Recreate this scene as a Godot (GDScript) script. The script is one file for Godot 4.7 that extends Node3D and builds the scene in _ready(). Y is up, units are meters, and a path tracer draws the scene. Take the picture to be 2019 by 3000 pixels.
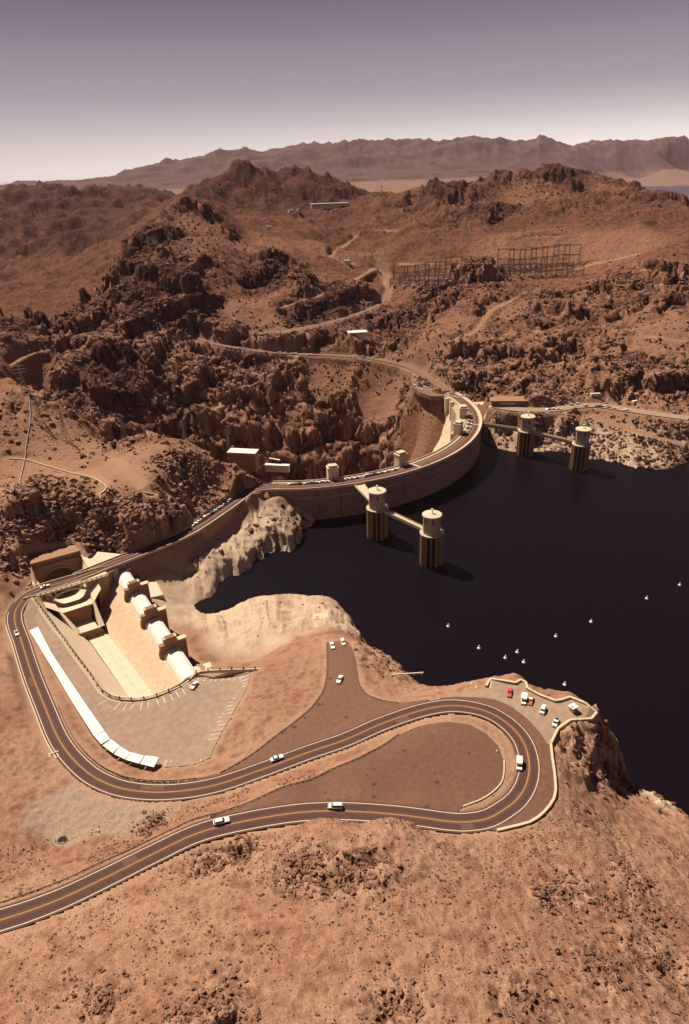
extends Node3D
# An arch dam, its lake and the hairpin road above it, seen from the air. y is up, metres; the dam's crest road is y = 0 and the lake lies at y = LAKE.

const LAKE := -27.0
const DAM_CENTRE := Vector2(-42.0, -674.0)
const DAM_RADIUS := 183.0
var GROUND_A := [0,20,-0.006231, -4.2,-95,-0.012017, 40.6,-96.8,-0.057526, -44.2,-96.3,-0.079652, 54.5,-104.8,0.044472, 33.5,-114.3,-0.030915, 10.4,-119.8,-0.007569, -37.1,-115.5,0.032199, -13.7,-120.7,-0.059182, -59.4,-110.5,0.033155, -80.7,-105.7,0.002735, 86.4,-105,0.186929, 25,-136.8,0.11352, 72.8,-120.4,-0.106375, -53,-131.2,-0.094933, -75.3,-121.1,-0.062685, -14.8,-141.9,0.362091, 38.6,-138.4,-0.062342, -35,-140.4,-0.000293, -91.2,-118,-0.221172, 66.5,-139.5,-0.009823, -74.1,-141.1,0.359941, -94.2,-128.6,0.532389, 0,160,-0.031794, -30.3,-158.5,-0.147516, 6.5,-162.5,-2.108151, -18.6,-161.8,-1.881693, -6.7,-162.9,-1.248261, 21.2,-161.7,-2.816002, 24.2,-163.1,3.624075, -50.2,-157.2,0.352412, -89.1,-139.3,0.022523, 36.1,-161.4,-2.545831, 2.4,-165.7,3.258622, -78,-146.8,0.300382, -97.3,-134.9,0.20754, 39.4,-161.6,2.550861, -20.6,-165.1,2.570784, -102.8,-132.5,0.015007, 46.8,-161.5,-0.82561, -66.2,-155.1,-0.180983, 83.8,-146.9,-0.07012, 160,-60,-0.248115, -160,-60,0.03673, 49.2,-164.7,0.495947, -53.3,-163.5,0.281245, 25.3,-170.1,-0.333769, 32,-169,0.125274, -115.6,-127.6,-0.112807, 14.8,-171.6,0.61101, 2.8,-172.7,-0.491849, -39.1,-168.3,0.097457, 38.8,-168.6,0.024425, -100.4,-141.1,-1.376523, -82,-152.6,-1.36753, -9.2,-173.1,0.236124, -21.7,-172,-0.347455, 65.2,-162.5,-0.039027, 55.5,-166.2,0.020258, 46.8,-170.1,-0.167459, -50.1,-170.4,0.062537, 57.8,-168.3,0.123323, -56.4,-169.8,-1.381382, 26.3,-177,-0.500561, 62.1,-168.1,0.021637, -105.2,-145.7,0.741689, 3.3,-179.7,-0.474711, 39.3,-175.4,-0.110291, -22.8,-178.9,-0.486978, 107.8,-145.4,0.046916, -95,-154.3,0.505137, -40.3,-177.1,-0.363235, -82.9,-162,0.664221, 53.8,-174.1,-0.051962, 76.3,-168.1,-0.036359, -8.8,-185.3,0.427084, 47.9,-179.4,-0.009487, -29.6,-183.8,0.031028, 32,-183.6,0.279786, 15.9,-186.3,0.249015, 69.2,-173.8,-0.098726, -72.2,-172.8,0.313665, -17.1,-187.7,1.091945, 60.1,-179.3,0.050204, -57.8,-180.2,0.793999, -19,-189.6,-1.165754, -106.6,-159.3,-0.225881, 55.1,-185.7,-0.025487, 78,-178.3,0.371714, 74.1,-180.5,-0.705524, -8,-195.6,-0.618392, 94.6,-171.8,0.212279, 71.4,-183.5,0.322151, -50.6,-191,0.414513, 65.2,-186.7,0.112012, -116.3,-160.4,0.184332, 54.8,-190.9,0.017383, 57.7,-191.4,-0.040331, 2.8,-201.2,-0.064565, 8.5,-201.8,0.012574, -79.3,-185.9,-0.123684, -106.2,-172.2,0.090341, 110.5,-169.6,-0.056736, -52.5,-197.8,0.078333, -79.1,-189.1,0.102128, -15.5,-204.4,0.78772, 76.9,-190.7,-0.427036, 59.1,-197.5,-0.055561, -65.2,-195.7,0.084429, -35.6,-203.9,0.352153, 68.5,-195.6,0.316463, 11.8,-207.7,-0.18744, -94.8,-187.3,-0.010435, -53.3,-203.4,-0.271145, 77.7,-195.4,-0.28178, -61.8,-201.4,-0.567911, -78.3,-196,0.249616, 83.1,-194.4,0.506795, -18,-210.9,-0.241776, -72.4,-199.6,-0.192536, -115.1,-178.5,0.517039, 93.4,-191.7,-0.138417, 52.9,-206.8,-0.022063, 78.4,-199,-0.360893, 58.7,-205.8,-0.177735, -43.3,-210.4,-0.32138, 19.3,-214,-0.694415, -105.2,-188,-0.131332, 62.4,-206.8,0.287082, -2.8,-216.5,0.087478, -121.5,-180.1,-0.572016, -77.4,-203,-0.89516, -68.7,-206.9,0.624829, 15.5,-217.6,1.050387, -20.6,-217.4,-0.04951, 69.4,-207.3,0.067396, -91.2,-198.8,-0.096375, 55.3,-212.8,-0.046914, 36.7,-217.4,-0.276659, 28.7,-218.7,0.073569, 78.7,-206.6,-0.25592, 76.4,-207.9,0.09357, -34.6,-219.1,-0.092023, 127.4,-181.8,-0.242398, -104.3,-197.2,-0.003384, 50,-218.4,-0.235912, 41.3,-220.5,-0.132214, 12.8,-224.1,-0.198094, -83.6,-208.4,0.547467, 93.9,-204.1,0.383403, -67.6,-214.6,0.071354, 106.1,-198.8,0.39522, 77.6,-212.7,0.066649, -118.9,-193,0.233494, 66.8,-216.7,-0.058491, -100.9,-203.3,0.277527, 56.3,-220,0.330445, -52.7,-221.8,0.293614, -7.3,-229.1,0.076324, 43,-225.5,0.570434, 90.2,-211.2,0.689331, -59.6,-222,0.688641, -25.4,-228.5,-0.039856, 10,-230.5,-0.136373, -97.4,-209.4,-1.366833, 116.6,-200.1,-0.189136, 85.7,-215.6,-0.547385, 30.2,-230.6,0.138086, 75.2,-220.3,0.061758, -95.6,-212.5,0.950261, 61.3,-224.9,-0.050004, 124.8,-197.1,0.168865, -90,-216.1,0.024359, -57.3,-227.1,-0.81977, 101.9,-212.3,-2.147559, -108.9,-208.8,-0.047661, 53.8,-229.9,-0.025704, 43.2,-232.5,-0.000615, 21.7,-237.3,-0.119495, 92,-220,0.079961, 66.3,-229.8,-0.105079, -17.1,-238.6,-0.013853, 86.1,-223.3,0.232385, -126.3,-203.6,-0.046836, 15,-239.2,0.04705, 70.1,-229.4,0.058165, 35.2,-237.8,-0.354882, 12.5,-240.8,0.019498, 40,-237.8,0.244176, -86.1,-225.8,-0.20362, 32.1,-239.6,0.264437, -1.3,-242.7,0.200706, 47.7,-238.3,-0.126993, 110.8,-216.6,5.577043, 43.4,-239.5,-0.649761, 63.8,-234.9,0.090274, -52.9,-237.7,0.416225, 56.5,-236.9,-0.039519, -13.2,-243.3,-0.200407, 8.3,-243.9,-0.081852, 101.9,-222.2,-1.586996, -102.8,-222.6,0.372894, 101.7,-225.2,0.775608, 77.8,-234.6,-0.063536, -31.5,-245.3,0.119588, -124.8,-214.2,0.217825, 48.4,-243.2,0.587331, -69.1,-238.4,0.018926, 89,-232,0.086447, 98.9,-228,0.760034, -12.5,-248.5,0.001584, -39.6,-245.7,0.101484, 138.2,-207.4,-0.260357, 105.5,-226,-1.640351, -119.6,-219,0.141494, 114,-222.8,-4.430161, 92.2,-232.7,0.210791, -47.7,-246.1,-1.181642, 61.4,-243.2,0.035845, 83.4,-236.7,0.284549, -114.5,-223.7,-0.792384, 101.3,-230.2,0.819877, 4.6,-252.1,-0.05653, 110,-227.2,2.214102, -88.6,-236.5,-0.036894, 66.3,-243.9,-0.132928, 132.4,-216.1,-1.729978, 79.4,-240.8,0.121941, 96.7,-234.9,0.555554, 108.5,-230.5,-3.128997, 74.9,-244.3,0.270508, 69.7,-246,0.486949]
var GROUND_B := [125.3,-224,4.224685, 64.5,-248.7,0.431005, 87.2,-242.2,-0.849208, -51.6,-252.2,1.017717, 79.8,-245.4,-0.120006, 34.2,-256.4,0.008602, -114.3,-232.6,0.498631, 78.1,-247.4,0.618128, 98.3,-240.2,-1.695271, -10.7,-259.8,0.049764, 123.2,-230,-5.245065, -28.4,-259.6,0.369474, -5.1,-261.3,-0.162826, 3.8,-261.5,0.021558, 52.8,-256.2,-0.40435, 17.9,-261.2,0.113541, -138.8,-222.2,-0.155287, 65.1,-253.8,-1.515128, 119.3,-236,4.705763, -129.3,-231,-0.09799, -78,-253.2,-0.00556, -100.4,-246.3,-0.016108, 80.2,-253.6,-2.493347, 90.7,-251.7,2.08056, -240,-120,0.029429, 101.8,-249.7,-1.361831, 147.4,-227.9,1.274888, -46,-267.5,-0.395576, -89,-256.6,0.053062, 68.6,-263.3,0.514238, -63.1,-264.9,-0.270806, -54.9,-267.7,0.037088, -93.8,-257.8,-0.102495, -10.5,-274.4,0.078461, 12.3,-274.8,0.003322, -37.9,-273.1,-0.314273, -73.6,-265.8,0.193956, 83.7,-263.1,-2.250097, 2.4,-276.8,-0.009016, 250,-120,0.356183, 94.7,-260.7,2.760341, -82,-265.3,0.0749, -48.9,-273.5,-0.123535, -106.9,-256.7,-0.201918, -113.7,-255,0.071005, 105.8,-258.7,-0.283773, -44,-276.1,0.353926, 51.5,-276.2,0.890599, -131.9,-248.2,0.231268, 72.6,-272.3,3.133711, 24.9,-281.5,-0.732728, -65.8,-276.2,0.41358, -76.1,-274.9,-0.916562, 66.6,-277.7,-2.225131, 87.7,-272.1,-0.42405, -10.6,-286.5,0.367566, -147.6,-246.2,0.668867, -1.6,-287.1,0.627036, -141.7,-250,-0.067722, 37.5,-285.1,0.626988, -135.9,-253.8,-0.379169, -11,-289.2,-0.557644, -0.8,-289.5,-0.995964, -120.6,-264.1,-0.249712, -4.3,-290.7,-0.751932, -0.4,-293,0.650406, -154,-250.2,-0.518579, -110.4,-272.9,0.443205, -7.3,-294.5,0.486636, -300,0,-0.068912, 300,0,0.07078, -33.3,-298.5,-0.313235, 159.6,-255.1,-0.300877, 12.4,-301.3,-0.580169, -134.4,-270.3,0.381182, 27.7,-301.4,0.057408, -71.8,-296,0.798328, -21.8,-305.6,0.265626, -131.5,-278.3,-0.402695, 146.7,-271.4,0.089211, -60.6,-302.9,-1.165892, -260,-170,0.084307, -54.6,-306.2,1.607179, -11.1,-311,-0.251467, -149.6,-274.1,-0.308896, 19.2,-312,0.348393, 62.9,-307.6,0.57183, -156.8,-273.6,0.432732, 98.2,-301.9,0.21819, -151,-282.3,0.40088, -72,-315.2,-0.313378, -47.9,-323.4,-0.47227, -169,-282,-0.548559, -30.8,-331,0.17491, -130.9,-307.3,0.052124, -148.1,-299.9,-0.063866, 54.1,-332.5,-0.204976, -15.6,-339,-0.031767, -230,-250,0.004969, 300,160,-0.157172, -300,160,-0.021917, 7,-340.4,-1.120739, -92.2,-330.3,-0.044898, -153.2,-308.9,-0.160859, 105.3,-329.6,-0.190859, 146.5,-314.9,-0.067231, -71.1,-340.1,0.415951, -173.6,-301.9,0.05593, -179.6,-298.4,0.322769, -167.5,-305.4,-0.480152, 18.6,-347.9,3.128648, -70.8,-343.1,-0.142081, 10.6,-350.6,-0.877309, -165.2,-310.1,0.415364, -87.4,-343.3,0.017232, 2.7,-355.8,-0.628425, -61.8,-351.8,-0.139209, 30,-356.6,-0.677556, -27.1,-359.3,0.382805, -46.1,-358,0.080177, 330,-150,-0.000704, -4,-370.8,-1.026783, -111.8,-355.1,0.199581, -180.8,-325.5,0.04329, 3.1,-372.9,1.337725, -151.4,-341.7,-0.07704, -90.2,-363.6,-0.059786, -78.2,-367.8,-0.142604, -189.1,-329.2,-0.055757, -112.7,-364.7,-0.815432, -12.5,-383.2,-0.914235, -98.5,-371.5,0.220647, -25.6,-384,0.146698, -65.6,-379.7,-0.372498, -101.8,-374.2,0.843843, -54.5,-384.2,-0.357764, -40.1,-386,-0.277903, -189.1,-342.5,-0.240772, -91.8,-382.3,2.057368, -187.6,-346.8,0.290647, 190.2,-347.1,-0.031665, -100.7,-383.5,-4.317136, -187.2,-350.2,-0.248924, -118.7,-379.5,-1.26615, -75.6,-390.9,0.172832, -14.1,-398,-0.015747, -37.8,-396.7,-0.714948, -110.9,-384,5.19246, -67.2,-394.1,0.462345, -168.5,-366.4,0.085259, -50,-400.2,1.438543, -59,-400.8,-0.565516, -201.4,-351.9,1.081186, -125.5,-386.2,0.970999, -112.1,-390.4,-4.118197, -126.6,-389.8,-1.579027, -103.1,-396.9,5.894498, 280,-300,-0.081626, 10.1,-410.7,-0.013913, -96.3,-399.4,-4.971146, -207.2,-357.3,-1.639658, -26.5,-413.1,1.705353, -130.8,-394.1,2.303037, -86.7,-406.6,2.503731, -117,-399.6,-1.983246, -44.9,-414.3,-0.850049, -203.6,-368.7,0.685182, -121.2,-403.8,2.324211, 138.8,-402.3,-0.028324, -104.3,-412.6,-2.389499, -81.2,-419.2,-1.689132, -260,-340,0.249538, -147.8,-402,0.943011, -108.6,-416.7,4.450483, -119.3,-413.8,2.901327, -96.4,-421.1,-0.945138, -67.9,-428,0.640306, -139.5,-410.9,-7.88072, -164.9,-403.4,0.181167, -196.2,-389.5,-0.816188, -100.9,-425,1.681468, -121.6,-420.4,-10.589552, -179,-399.7,0.008993, -205.4,-387.4,1.243626, -320,-300,-0.042758, -27.3,-437.9,-0.360157, -189.5,-395.8,-1.247539, -108.8,-425.4,-2.335988, -88.1,-431.1,-0.583362, -130.3,-420.3,8.779755, -150,-415.3,2.954797, -177.6,-405.2,-0.849279, -59.4,-438.8,0.827876, 68.8,-437.8,-0.071649, -156,-415.8,3.881461, -93.2,-434.3,1.460844, -210.9,-394.7,-2.53194, -204,-398.8,3.226482, -162.5,-417.5,-5.111715, -113.8,-433.5,2.767726, -192.5,-406.8,1.250131, -183.4,-411,2.836539, -71.8,-444.3,-0.483404, -135.8,-431.3,-2.089679, -80.6,-446.6,-0.971184, -97.1,-444.5,-2.512449, -8,-456.7,1.35962, -86,-449.2,2.473101, -43.3,-455.5,-1.559725, -205,-412.1,-1.147856, -111.4,-446.7,0.968334, -131.8,-441.2,-0.341776, -181.7,-423.7,0.778948, -192.1,-419.8,-2.530567, -200.2,-419.7,0.354471, -72.9,-461.9,-1.347367, -14.7,-467.8,-1.405602, -162.7,-440.7,0.457083, -78.3,-464.6,2.165528, -60.7,-467.7,0.881988, -123.4,-457.2,-0.374994, -88.9,-467.2,-2.47392, 39.8,-474.8,-0.37947, -31.9,-476.3,1.702278, -82.4,-473.3,0.187652, -47.8,-479.4,-1.06935, -205,-436.8,-0.173902, -1,-485.3,0.972533, -63.2,-481.5,-1.614849, -102.9,-475.4,1.263624, 236.4,-426.2,-0.046168, -67.8,-485.3,8.118874]
var GROUND_C := [-87.8,-483,2.947392, -22,-493.1,-0.910084, -114.9,-480.6,-0.73478, -73.3,-489.2,-15.306974, -71.4,-494.4,8.451392, -50,-499.7,-1.352587, -188.7,-474.4,0.385862, -76.5,-504.9,2.675455, -95.3,-502,0.562718, -81,-506.3,-3.107006, -67.3,-513.6,-2.030409, -96.7,-511.4,-1.030016, 150,-505.6,-0.028003, -86.1,-531.9,1.465065, -116.9,-526.9,-0.882091, 219.8,-500.2,0.065211, -226.1,-504.3,0.128468, 267.9,-496.4,0.106658, -90.1,-565.9,2.055136, -122.7,-564.3,-1.485326, -258.7,-516.5,0.366475, -166.5,-553.3,-0.59891, -188,-550.1,0.378385, -450,-380,0.034556, 520,-300,-0.035419, 131.2,-592.3,-0.144432, -126.7,-598.3,1.010599, 420,-450,-0.036541, -173.2,-591.2,-1.108012, -206.4,-599.8,1.628738, -224,-598,-2.914751, -60,-640,-0.134615, 271.4,-585.1,0.07068, 95,-640,0.354155, 247.7,-598.2,-0.109839, -177.2,-625.2,-0.056978, 0,-650,-0.047638, 236.9,-615.1,0.253785, 310.7,-582.7,0.235563, 223.7,-626.9,0.246708, -210.4,-633.8,2.723015, 278,-607.9,-0.369535, 100,-665,-0.152352, -450,-500,0.105085, 185.1,-648.6,-3.029379, 256.5,-628.4,-0.033761, 200,-650.1,3.659952, 313.7,-604.4,-0.016493, 227.4,-644.2,-0.551011, 158.1,-666.8,-4.535674, 172.7,-665.7,5.59862, 305.1,-626,0.36789, 214,-662.7,-1.303537, 189.6,-670.7,-2.311187, 269.2,-643,0.024183, 148.8,-681.5,1.931272, -110,-690,-0.110407, 40,-700,0.948311, -262.6,-653.1,-1.420841, 324.9,-625.7,-0.662384, 85,-702,1.074279, 293,-650.9,-0.244755, 239.4,-673.2,0.495367, 164.7,-700,-1.073121, 268.7,-667.8,0.042311, -30,-720,0.86538, 60,-735,-0.950258, -160,-720,1.309642, 104.5,-733.5,-1.221925, 115,-732,1.550743, 315.4,-673.4,0.370402, 218.7,-715,-0.064742, -271.7,-696.7,0.117499, 100,-741.9,-10.983068, 500,-560,0.140743, 80.3,-748,5.618769, 344.7,-669.7,0.23097, 259.4,-712,-0.08455, 95.4,-752,15.314486, 191.6,-735,0.842881, 88.5,-760.9,-14.814656, 100.7,-760,-0.850091, 53.4,-765,0.803765, 169.9,-748,0.11758, -11.4,-770,-0.734798, 97.1,-765.5,0.800819, -67.5,-770,-0.400635, 87.1,-769.5,1.205537, 113.8,-766.6,2.92657, -275.7,-728.7,0.545737, -310.2,-715.1,-0.665255, 315.4,-715,-0.120083, 114.7,-775,-3.381333, 196.4,-760,-0.014058, 92.6,-780.3,2.31643, -113.6,-780,-0.854575, 154.9,-775,0.691612, 65.8,-790,1.172464, 230,-760,-0.126915, 174.4,-775,-0.68389, 89,-791,-3.262645, 104.8,-794.1,2.039915, 357.4,-720,-0.196974, -167.4,-790,-0.222269, -9.8,-810,-0.039473, -67.5,-810,0.318651, -115.1,-815,0.087255, -320.9,-762.1,0.168809, 279.7,-780,0.069846, 95.1,-823.7,3.438609, 310.9,-770,0.314364, -225.8,-800,0.511136, -173.3,-815,-0.273329, 100.7,-830,-3.864637, 141.9,-825,0.093954, -8.5,-848,-0.3703, -600,-600,0.031609, 560,-640,0.366249, 43,-850,0.594125, -67.7,-850,0.005078, 81.5,-849.4,1.074451, -298.6,-800,-1.978087, 92.3,-850,-0.515017, 375.9,-770,-0.059965, -324.9,-794.1,2.949535, -122.3,-850,0.086824, -226.6,-830,-0.608401, -364.9,-780.9,-1.20945, 349.7,-790,-0.280248, 202.6,-840,0.211604, -277.6,-820,0.449726, -176.5,-850,0.202677, 60.9,-866.5,-1.039704, 126.8,-870,0.027526, 260.1,-840,-0.107062, 5.2,-880,0.885678, 39.3,-879.6,-0.14525, 11.3,-886.8,-0.662549, 67.9,-885,0.576939, -68.1,-885,0.913475, -17,-891.7,0.186967, -51,-890.8,-0.477963, -84.6,-888.3,-0.637272, -332.2,-830,-0.544495, 85.2,-890,0.446252, -130.2,-890,0.528594, -118.7,-893.2,-0.360068, -180.6,-890,-0.167105, -376.3,-828.2,1.083803, -234.2,-880,-0.032174, 81.3,-910,-0.802744, 158.5,-900,-0.287916, -153.4,-901.4,-0.336089, -16.4,-915,-0.176143, 29.7,-915,-0.343337, -286.4,-870,-0.120875, -68.5,-915,-0.064446, -321.1,-860,0.821019, 700,-600,0.36838, 600,-700,-0.549396, -97.3,-920.5,-0.1452, -347,-860,-3.590683, -120.4,-920,0.072272, 65.4,-930,0.939914, -184.1,-917.3,0.451557, -19.1,-937.2,-0.453933, -407,-844.8,-1.896489, -380.3,-860.2,4.44577, -40.2,-945,0.754598, 347.4,-880,0.227551, -75.6,-950,0.014429, -157.1,-940,0.35527, 413.1,-860,0.094113, -4.2,-955,-0.009501, 102.5,-950,-0.075694, 221.4,-930,0.224645, -214.5,-935,0.468946, 281.4,-920,-0.136891, -186,-945,-0.437277, 19.9,-966,0.01807, -254.7,-935,0.103487, 403.5,-890,-0.17036, -135.7,-970,-0.786723, -89.1,-980,1.222443, -76.5,-985,-1.133849, -418.2,-900,-0.803077, -304.8,-945,0.310828, 130.3,-985,0.103398, 51.8,-998.4,0.388789, -210.9,-980,-0.650056, -162.2,-990,1.01504, -40,-1010,-0.24734, -247.7,-985,-0.248412, 250.9,-985,0.014655, -350.7,-960,0.116799, 157.7,-1010,-0.172352, -180.6,-1010,-0.485968, -2.8,-1030,-0.052214, 60,-1030,-0.784394, 323.8,-985,0.111872, -282.7,-1000,0.119529, 41.6,-1040,-0.559989, 70.4,-1043.8,1.154296, 185.2,-1030,0.091352, 205.5,-1040,-0.832753, -208.1,-1040,0.190952, -255.4,-1030,-0.151463, 231.5,-1040,0.338326, 375.7,-1000,-0.033105, -107.9,-1065,0.4672, -356.2,-1010,-0.599008, -434.2,-980,0.591752, -186.7,-1060,-0.242411, -81.3,-1075,-0.179491, 266.2,-1050,0.121191, -134.4,-1075,0.754918, 466,-990,0.053562, 426.2,-1010,-0.109028, -147.4,-1090,-0.279807, -458.7,-1000,-0.321359, 313.9,-1060,0.00352, 111.8,-1105,-0.080145, -135.5,-1105,0.112115, 345.9,-1060,0.12442, 800,-800,-0.128371, -76.4,-1130,-0.222696, 83.2,-1130.2,0.1745, -110,-1130,-0.174238, 291,-1100,-0.084023, -700,-900,0.109979, 162.4,-1130,0.040899, -169.2,-1130,-0.186802]
var GROUND_D := [-432.4,-1060,-0.465361, -239.1,-1120,0.005264, -381.3,-1100,2.001641, 353.7,-1110,0.084533, -341.1,-1130,-1.191474, -51.9,-1190,0.213081, 502.8,-1080,-0.100725, -100.4,-1190,-0.320246, -143.7,-1200,0.528786, -466.3,-1124.3,-0.00267, 207.9,-1200,0.151826, -224.5,-1200,0.256216, 438.6,-1150,-0.08837, -318.5,-1195,-0.770655, 87.2,-1235.2,0.530096, 146.4,-1230,-0.103225, 107.2,-1250,0.000973, -280.6,-1235,0.091836, 321.8,-1230,-0.02438, 252.3,-1250,-0.191579, 392.2,-1220,0.135701, -177.9,-1270,0.088165, -363.9,-1230,1.040404, -240.2,-1265,0.099258, -212.3,-1270,-0.671107, -265.3,-1260,-1.116411, 518.7,-1180,0.025154, -478,-1220,-0.214695, 77.6,-1320,-0.652907, -17.1,-1330,-0.350967, -328.6,-1290,0.669154, -280.1,-1330,-0.6319, -240.3,-1340,0.836338, 38.8,-1367.2,0.843601, 130.5,-1380,-0.367628, -574.5,-1268.4,-0.029826, 82.1,-1400,0.300002, 276.8,-1380,-0.076953, 1000,-1000,-0.01814, 540.3,-1330,0.04315, 397.7,-1380,-0.002394, 202.9,-1430,0.359037, -60.9,-1450,-0.075456, 334,-1420,-0.000021, 478.1,-1380,-0.016177, 619,-1350,-0.105308, 259.3,-1470,-0.095042, -124,-1500,0.012076, 211.5,-1500,-0.338922, -606.5,-1400,0.101712, -538.4,-1458.4,0.090451, 291.3,-1530,1.262948, 128.9,-1560,0.266573, -182.5,-1560,-0.238545, -900,-1300,-0.148732, 419,-1530,0.06811, 290.7,-1560,-1.5274, -602.7,-1486.1,0.017395, 498.7,-1530,0.205718, 224.5,-1600,-0.798932, 358.2,-1580,-0.025926, 257.1,-1600,0.980987, 67.1,-1620,0.117328, -151.6,-1620,0.109916, 199.3,-1620,0.079896, -76.5,-1640,-0.041889, 408.4,-1600,-0.102823, 463.3,-1600,0.195648, 165.8,-1660,-0.248165, 499,-1600,-0.384617, 560.4,-1600,-0.056048, 591.7,-1590,0.074092, 539.3,-1610,-0.33197, 627.3,-1580,0.085215, 661.2,-1570,0.46251, 701.6,-1560,-0.643615, -9.1,-1720,0.061645, 900,-1500,0.344419, -722,-1602.7,-0.004956, -60.7,-1780,0.423687, -18.8,-1800,-0.109589, -295.7,-1780,-0.157008, -81.5,-1820,-0.206035, -227.2,-1810,0.552725, -165.7,-1830,0.119423, -270.7,-1850,-0.35021, -241.1,-1880,-0.29182, 179,-1900,-0.342571, -200.3,-1900,-0.47281, 250,-1900,0.678736, -159,-1910,0.153123, 350,-1900,-0.006425, -105.9,-1930,0.281992, -67.5,-1940,-0.827523, -29.6,-1950,0.604865, -644.6,-1850,0.183736, 480,-1900,-0.064395, 14.9,-1960,-0.820413, 59.3,-1960,0.6638, -539.9,-1900,0.063903, 560,-1900,0.076471, 106.3,-1990,0.108166, 153.4,-2000,-0.427614, -779,-1850,0.01058, 650,-1900,0.047908, 750,-1900,-0.026702, -1000,-1900,0.100379, 0,-2150,0.069956, -100,-2150,-0.009149, 100,-2150,0.206565, -676.7,-2050,-0.02724, 200,-2150,-0.06279, -200,-2150,-0.030827, -300,-2150,0.256758, -799.3,-2050,-0.051048, -918.7,-2250,-0.005326, -569.3,-2400,0.05226, -817.9,-2350,-0.004456, 200,-2500,0.065725, -474.1,-2500,-0.292406, 500,-2500,0.056303, -708.6,-2450,0.080126, -1012.4,-2400,-0.03724, 800,-2500,0.055573, 0,-2700,-0.013201, 200,-2700,-0.024725, -200,-2700,-0.005391, -400,-2700,0.300895, 400,-2700,-0.129393, 1100,-2500,0.002819, -1032.4,-2700,-0.169354, -1127.1,-2700,-0.122515, -962.5,-2800,0.165006, -631,-2900,-0.189969, -763.4,-2900,0.002223, -879.8,-2900,-0.128828, -1700,-2600,0.094906, -330,-3400,0.051095, -500,-3400,0.025838, -700,-3400,0.047577, -900,-3400,0.050988, -1150,-3400,0.064046, 0,-3800,-0.044443, -3500,-1500,0.000463, 1300,-3600,0.001303, 3500,-1800,-0.029924, 700,-4000,-0.019085, -800,-4200,-0.017674, 2000,-4000,0.044807, -1800,-4200,0.001818, -3000,-3500,-0.013431, 3500,-3200,-0.009744, 2300,-5000,0.016787, 0,-5600,-0.035615, 1200,-6000,-0.015348, 1900,-6000,0.0091, -219.3,-6600,0.030687, -1500,-6500,-0.005753, 3000,-6200,0.017578, 4000,-6000,-0.001807, 396.9,-7400,-0.001757, 2716.9,-6997.8,-0.088462, 2700,-7300,0.107484, -5000,-6000,0.003502, 6000,-5000,-0.014885, 3600,-7000,-0.014602, 1121,-8000,-0.00725, 3300,-8000,0.009743, 2172.6,-8500,-0.034551, -2251.5,-8600,0.021906, -1794.8,-8800,0.03046, 742.1,-9000,-0.030713, 3251.9,-8456.9,0.039643, -1340.8,-9200,-0.029376, -614.3,-9300,0.033525, 4300,-8500,-0.011159, 3189.4,-9000,-0.129304, 24,-9600,0.071728, 1599.9,-9500,0.016394, 816,-9900,0.06068, 2469.7,-9700,0.045658, -3566.6,-9500,0.197501, 3430.4,-9586.1,0.580453, -3830.8,-9500,-0.584858, -4007.9,-9500,0.381331, 1712,-10200,0.084463, 3345.3,-9800,-0.426127, 5200,-9000,0.034845, -913.4,-10500,-0.04272, -1388.8,-10500,-0.08889, 2608.7,-10300,0.022982, -1871.5,-10500,0.079936, -2051.4,-10500,-0.045243, -2353.1,-10500,-0.082339, -389.3,-10800,0.10754, -2723.9,-10500,-0.072909, -3101.4,-10500,0.214673, -208,-11000,-0.187824, 286.6,-11000,-0.069451, 720,-11000,0.114823, 1029.8,-11000,-0.14607, 1277.5,-11000,-0.00863, -3580.4,-10500,-0.060302, 4366.6,-10200,-2.073303, 4313.4,-10306.5,2.523404, 3593.8,-10600,-0.088645, -6000,-9500,0.001205, 1552.5,-11200,-0.008009, 8000,-8000,0.015212, 1930.1,-11200,-0.081385, 2246.3,-11200,-0.190808, 2502.7,-11200,0.124996, 2882.9,-11200,0.276139, 3069.4,-11200,-0.458005, 4585.5,-10800,-0.788181, 3484.6,-11500,0.081037, 4007.9,-11500,0.086758, 4266.1,-11500,-0.223657, 5134.9,-11194.3,1.844453, 4530.4,-11500,0.265631, 4789.4,-11500,-0.334259, 5181.2,-11500,-1.358667, 0,-13500,0.067806, 2000,-13500,0.076517, -2000,-13500,0.030308, 8500,-11000,-0.025575, 4000,-13500,0.101118, -4000,-13500,-0.000424, -6000,-13500,-0.012249, 6000,-13500,0.068462, 8000,-13500,-0.015625]
const GROUND_MEAN := 43.810
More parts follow.
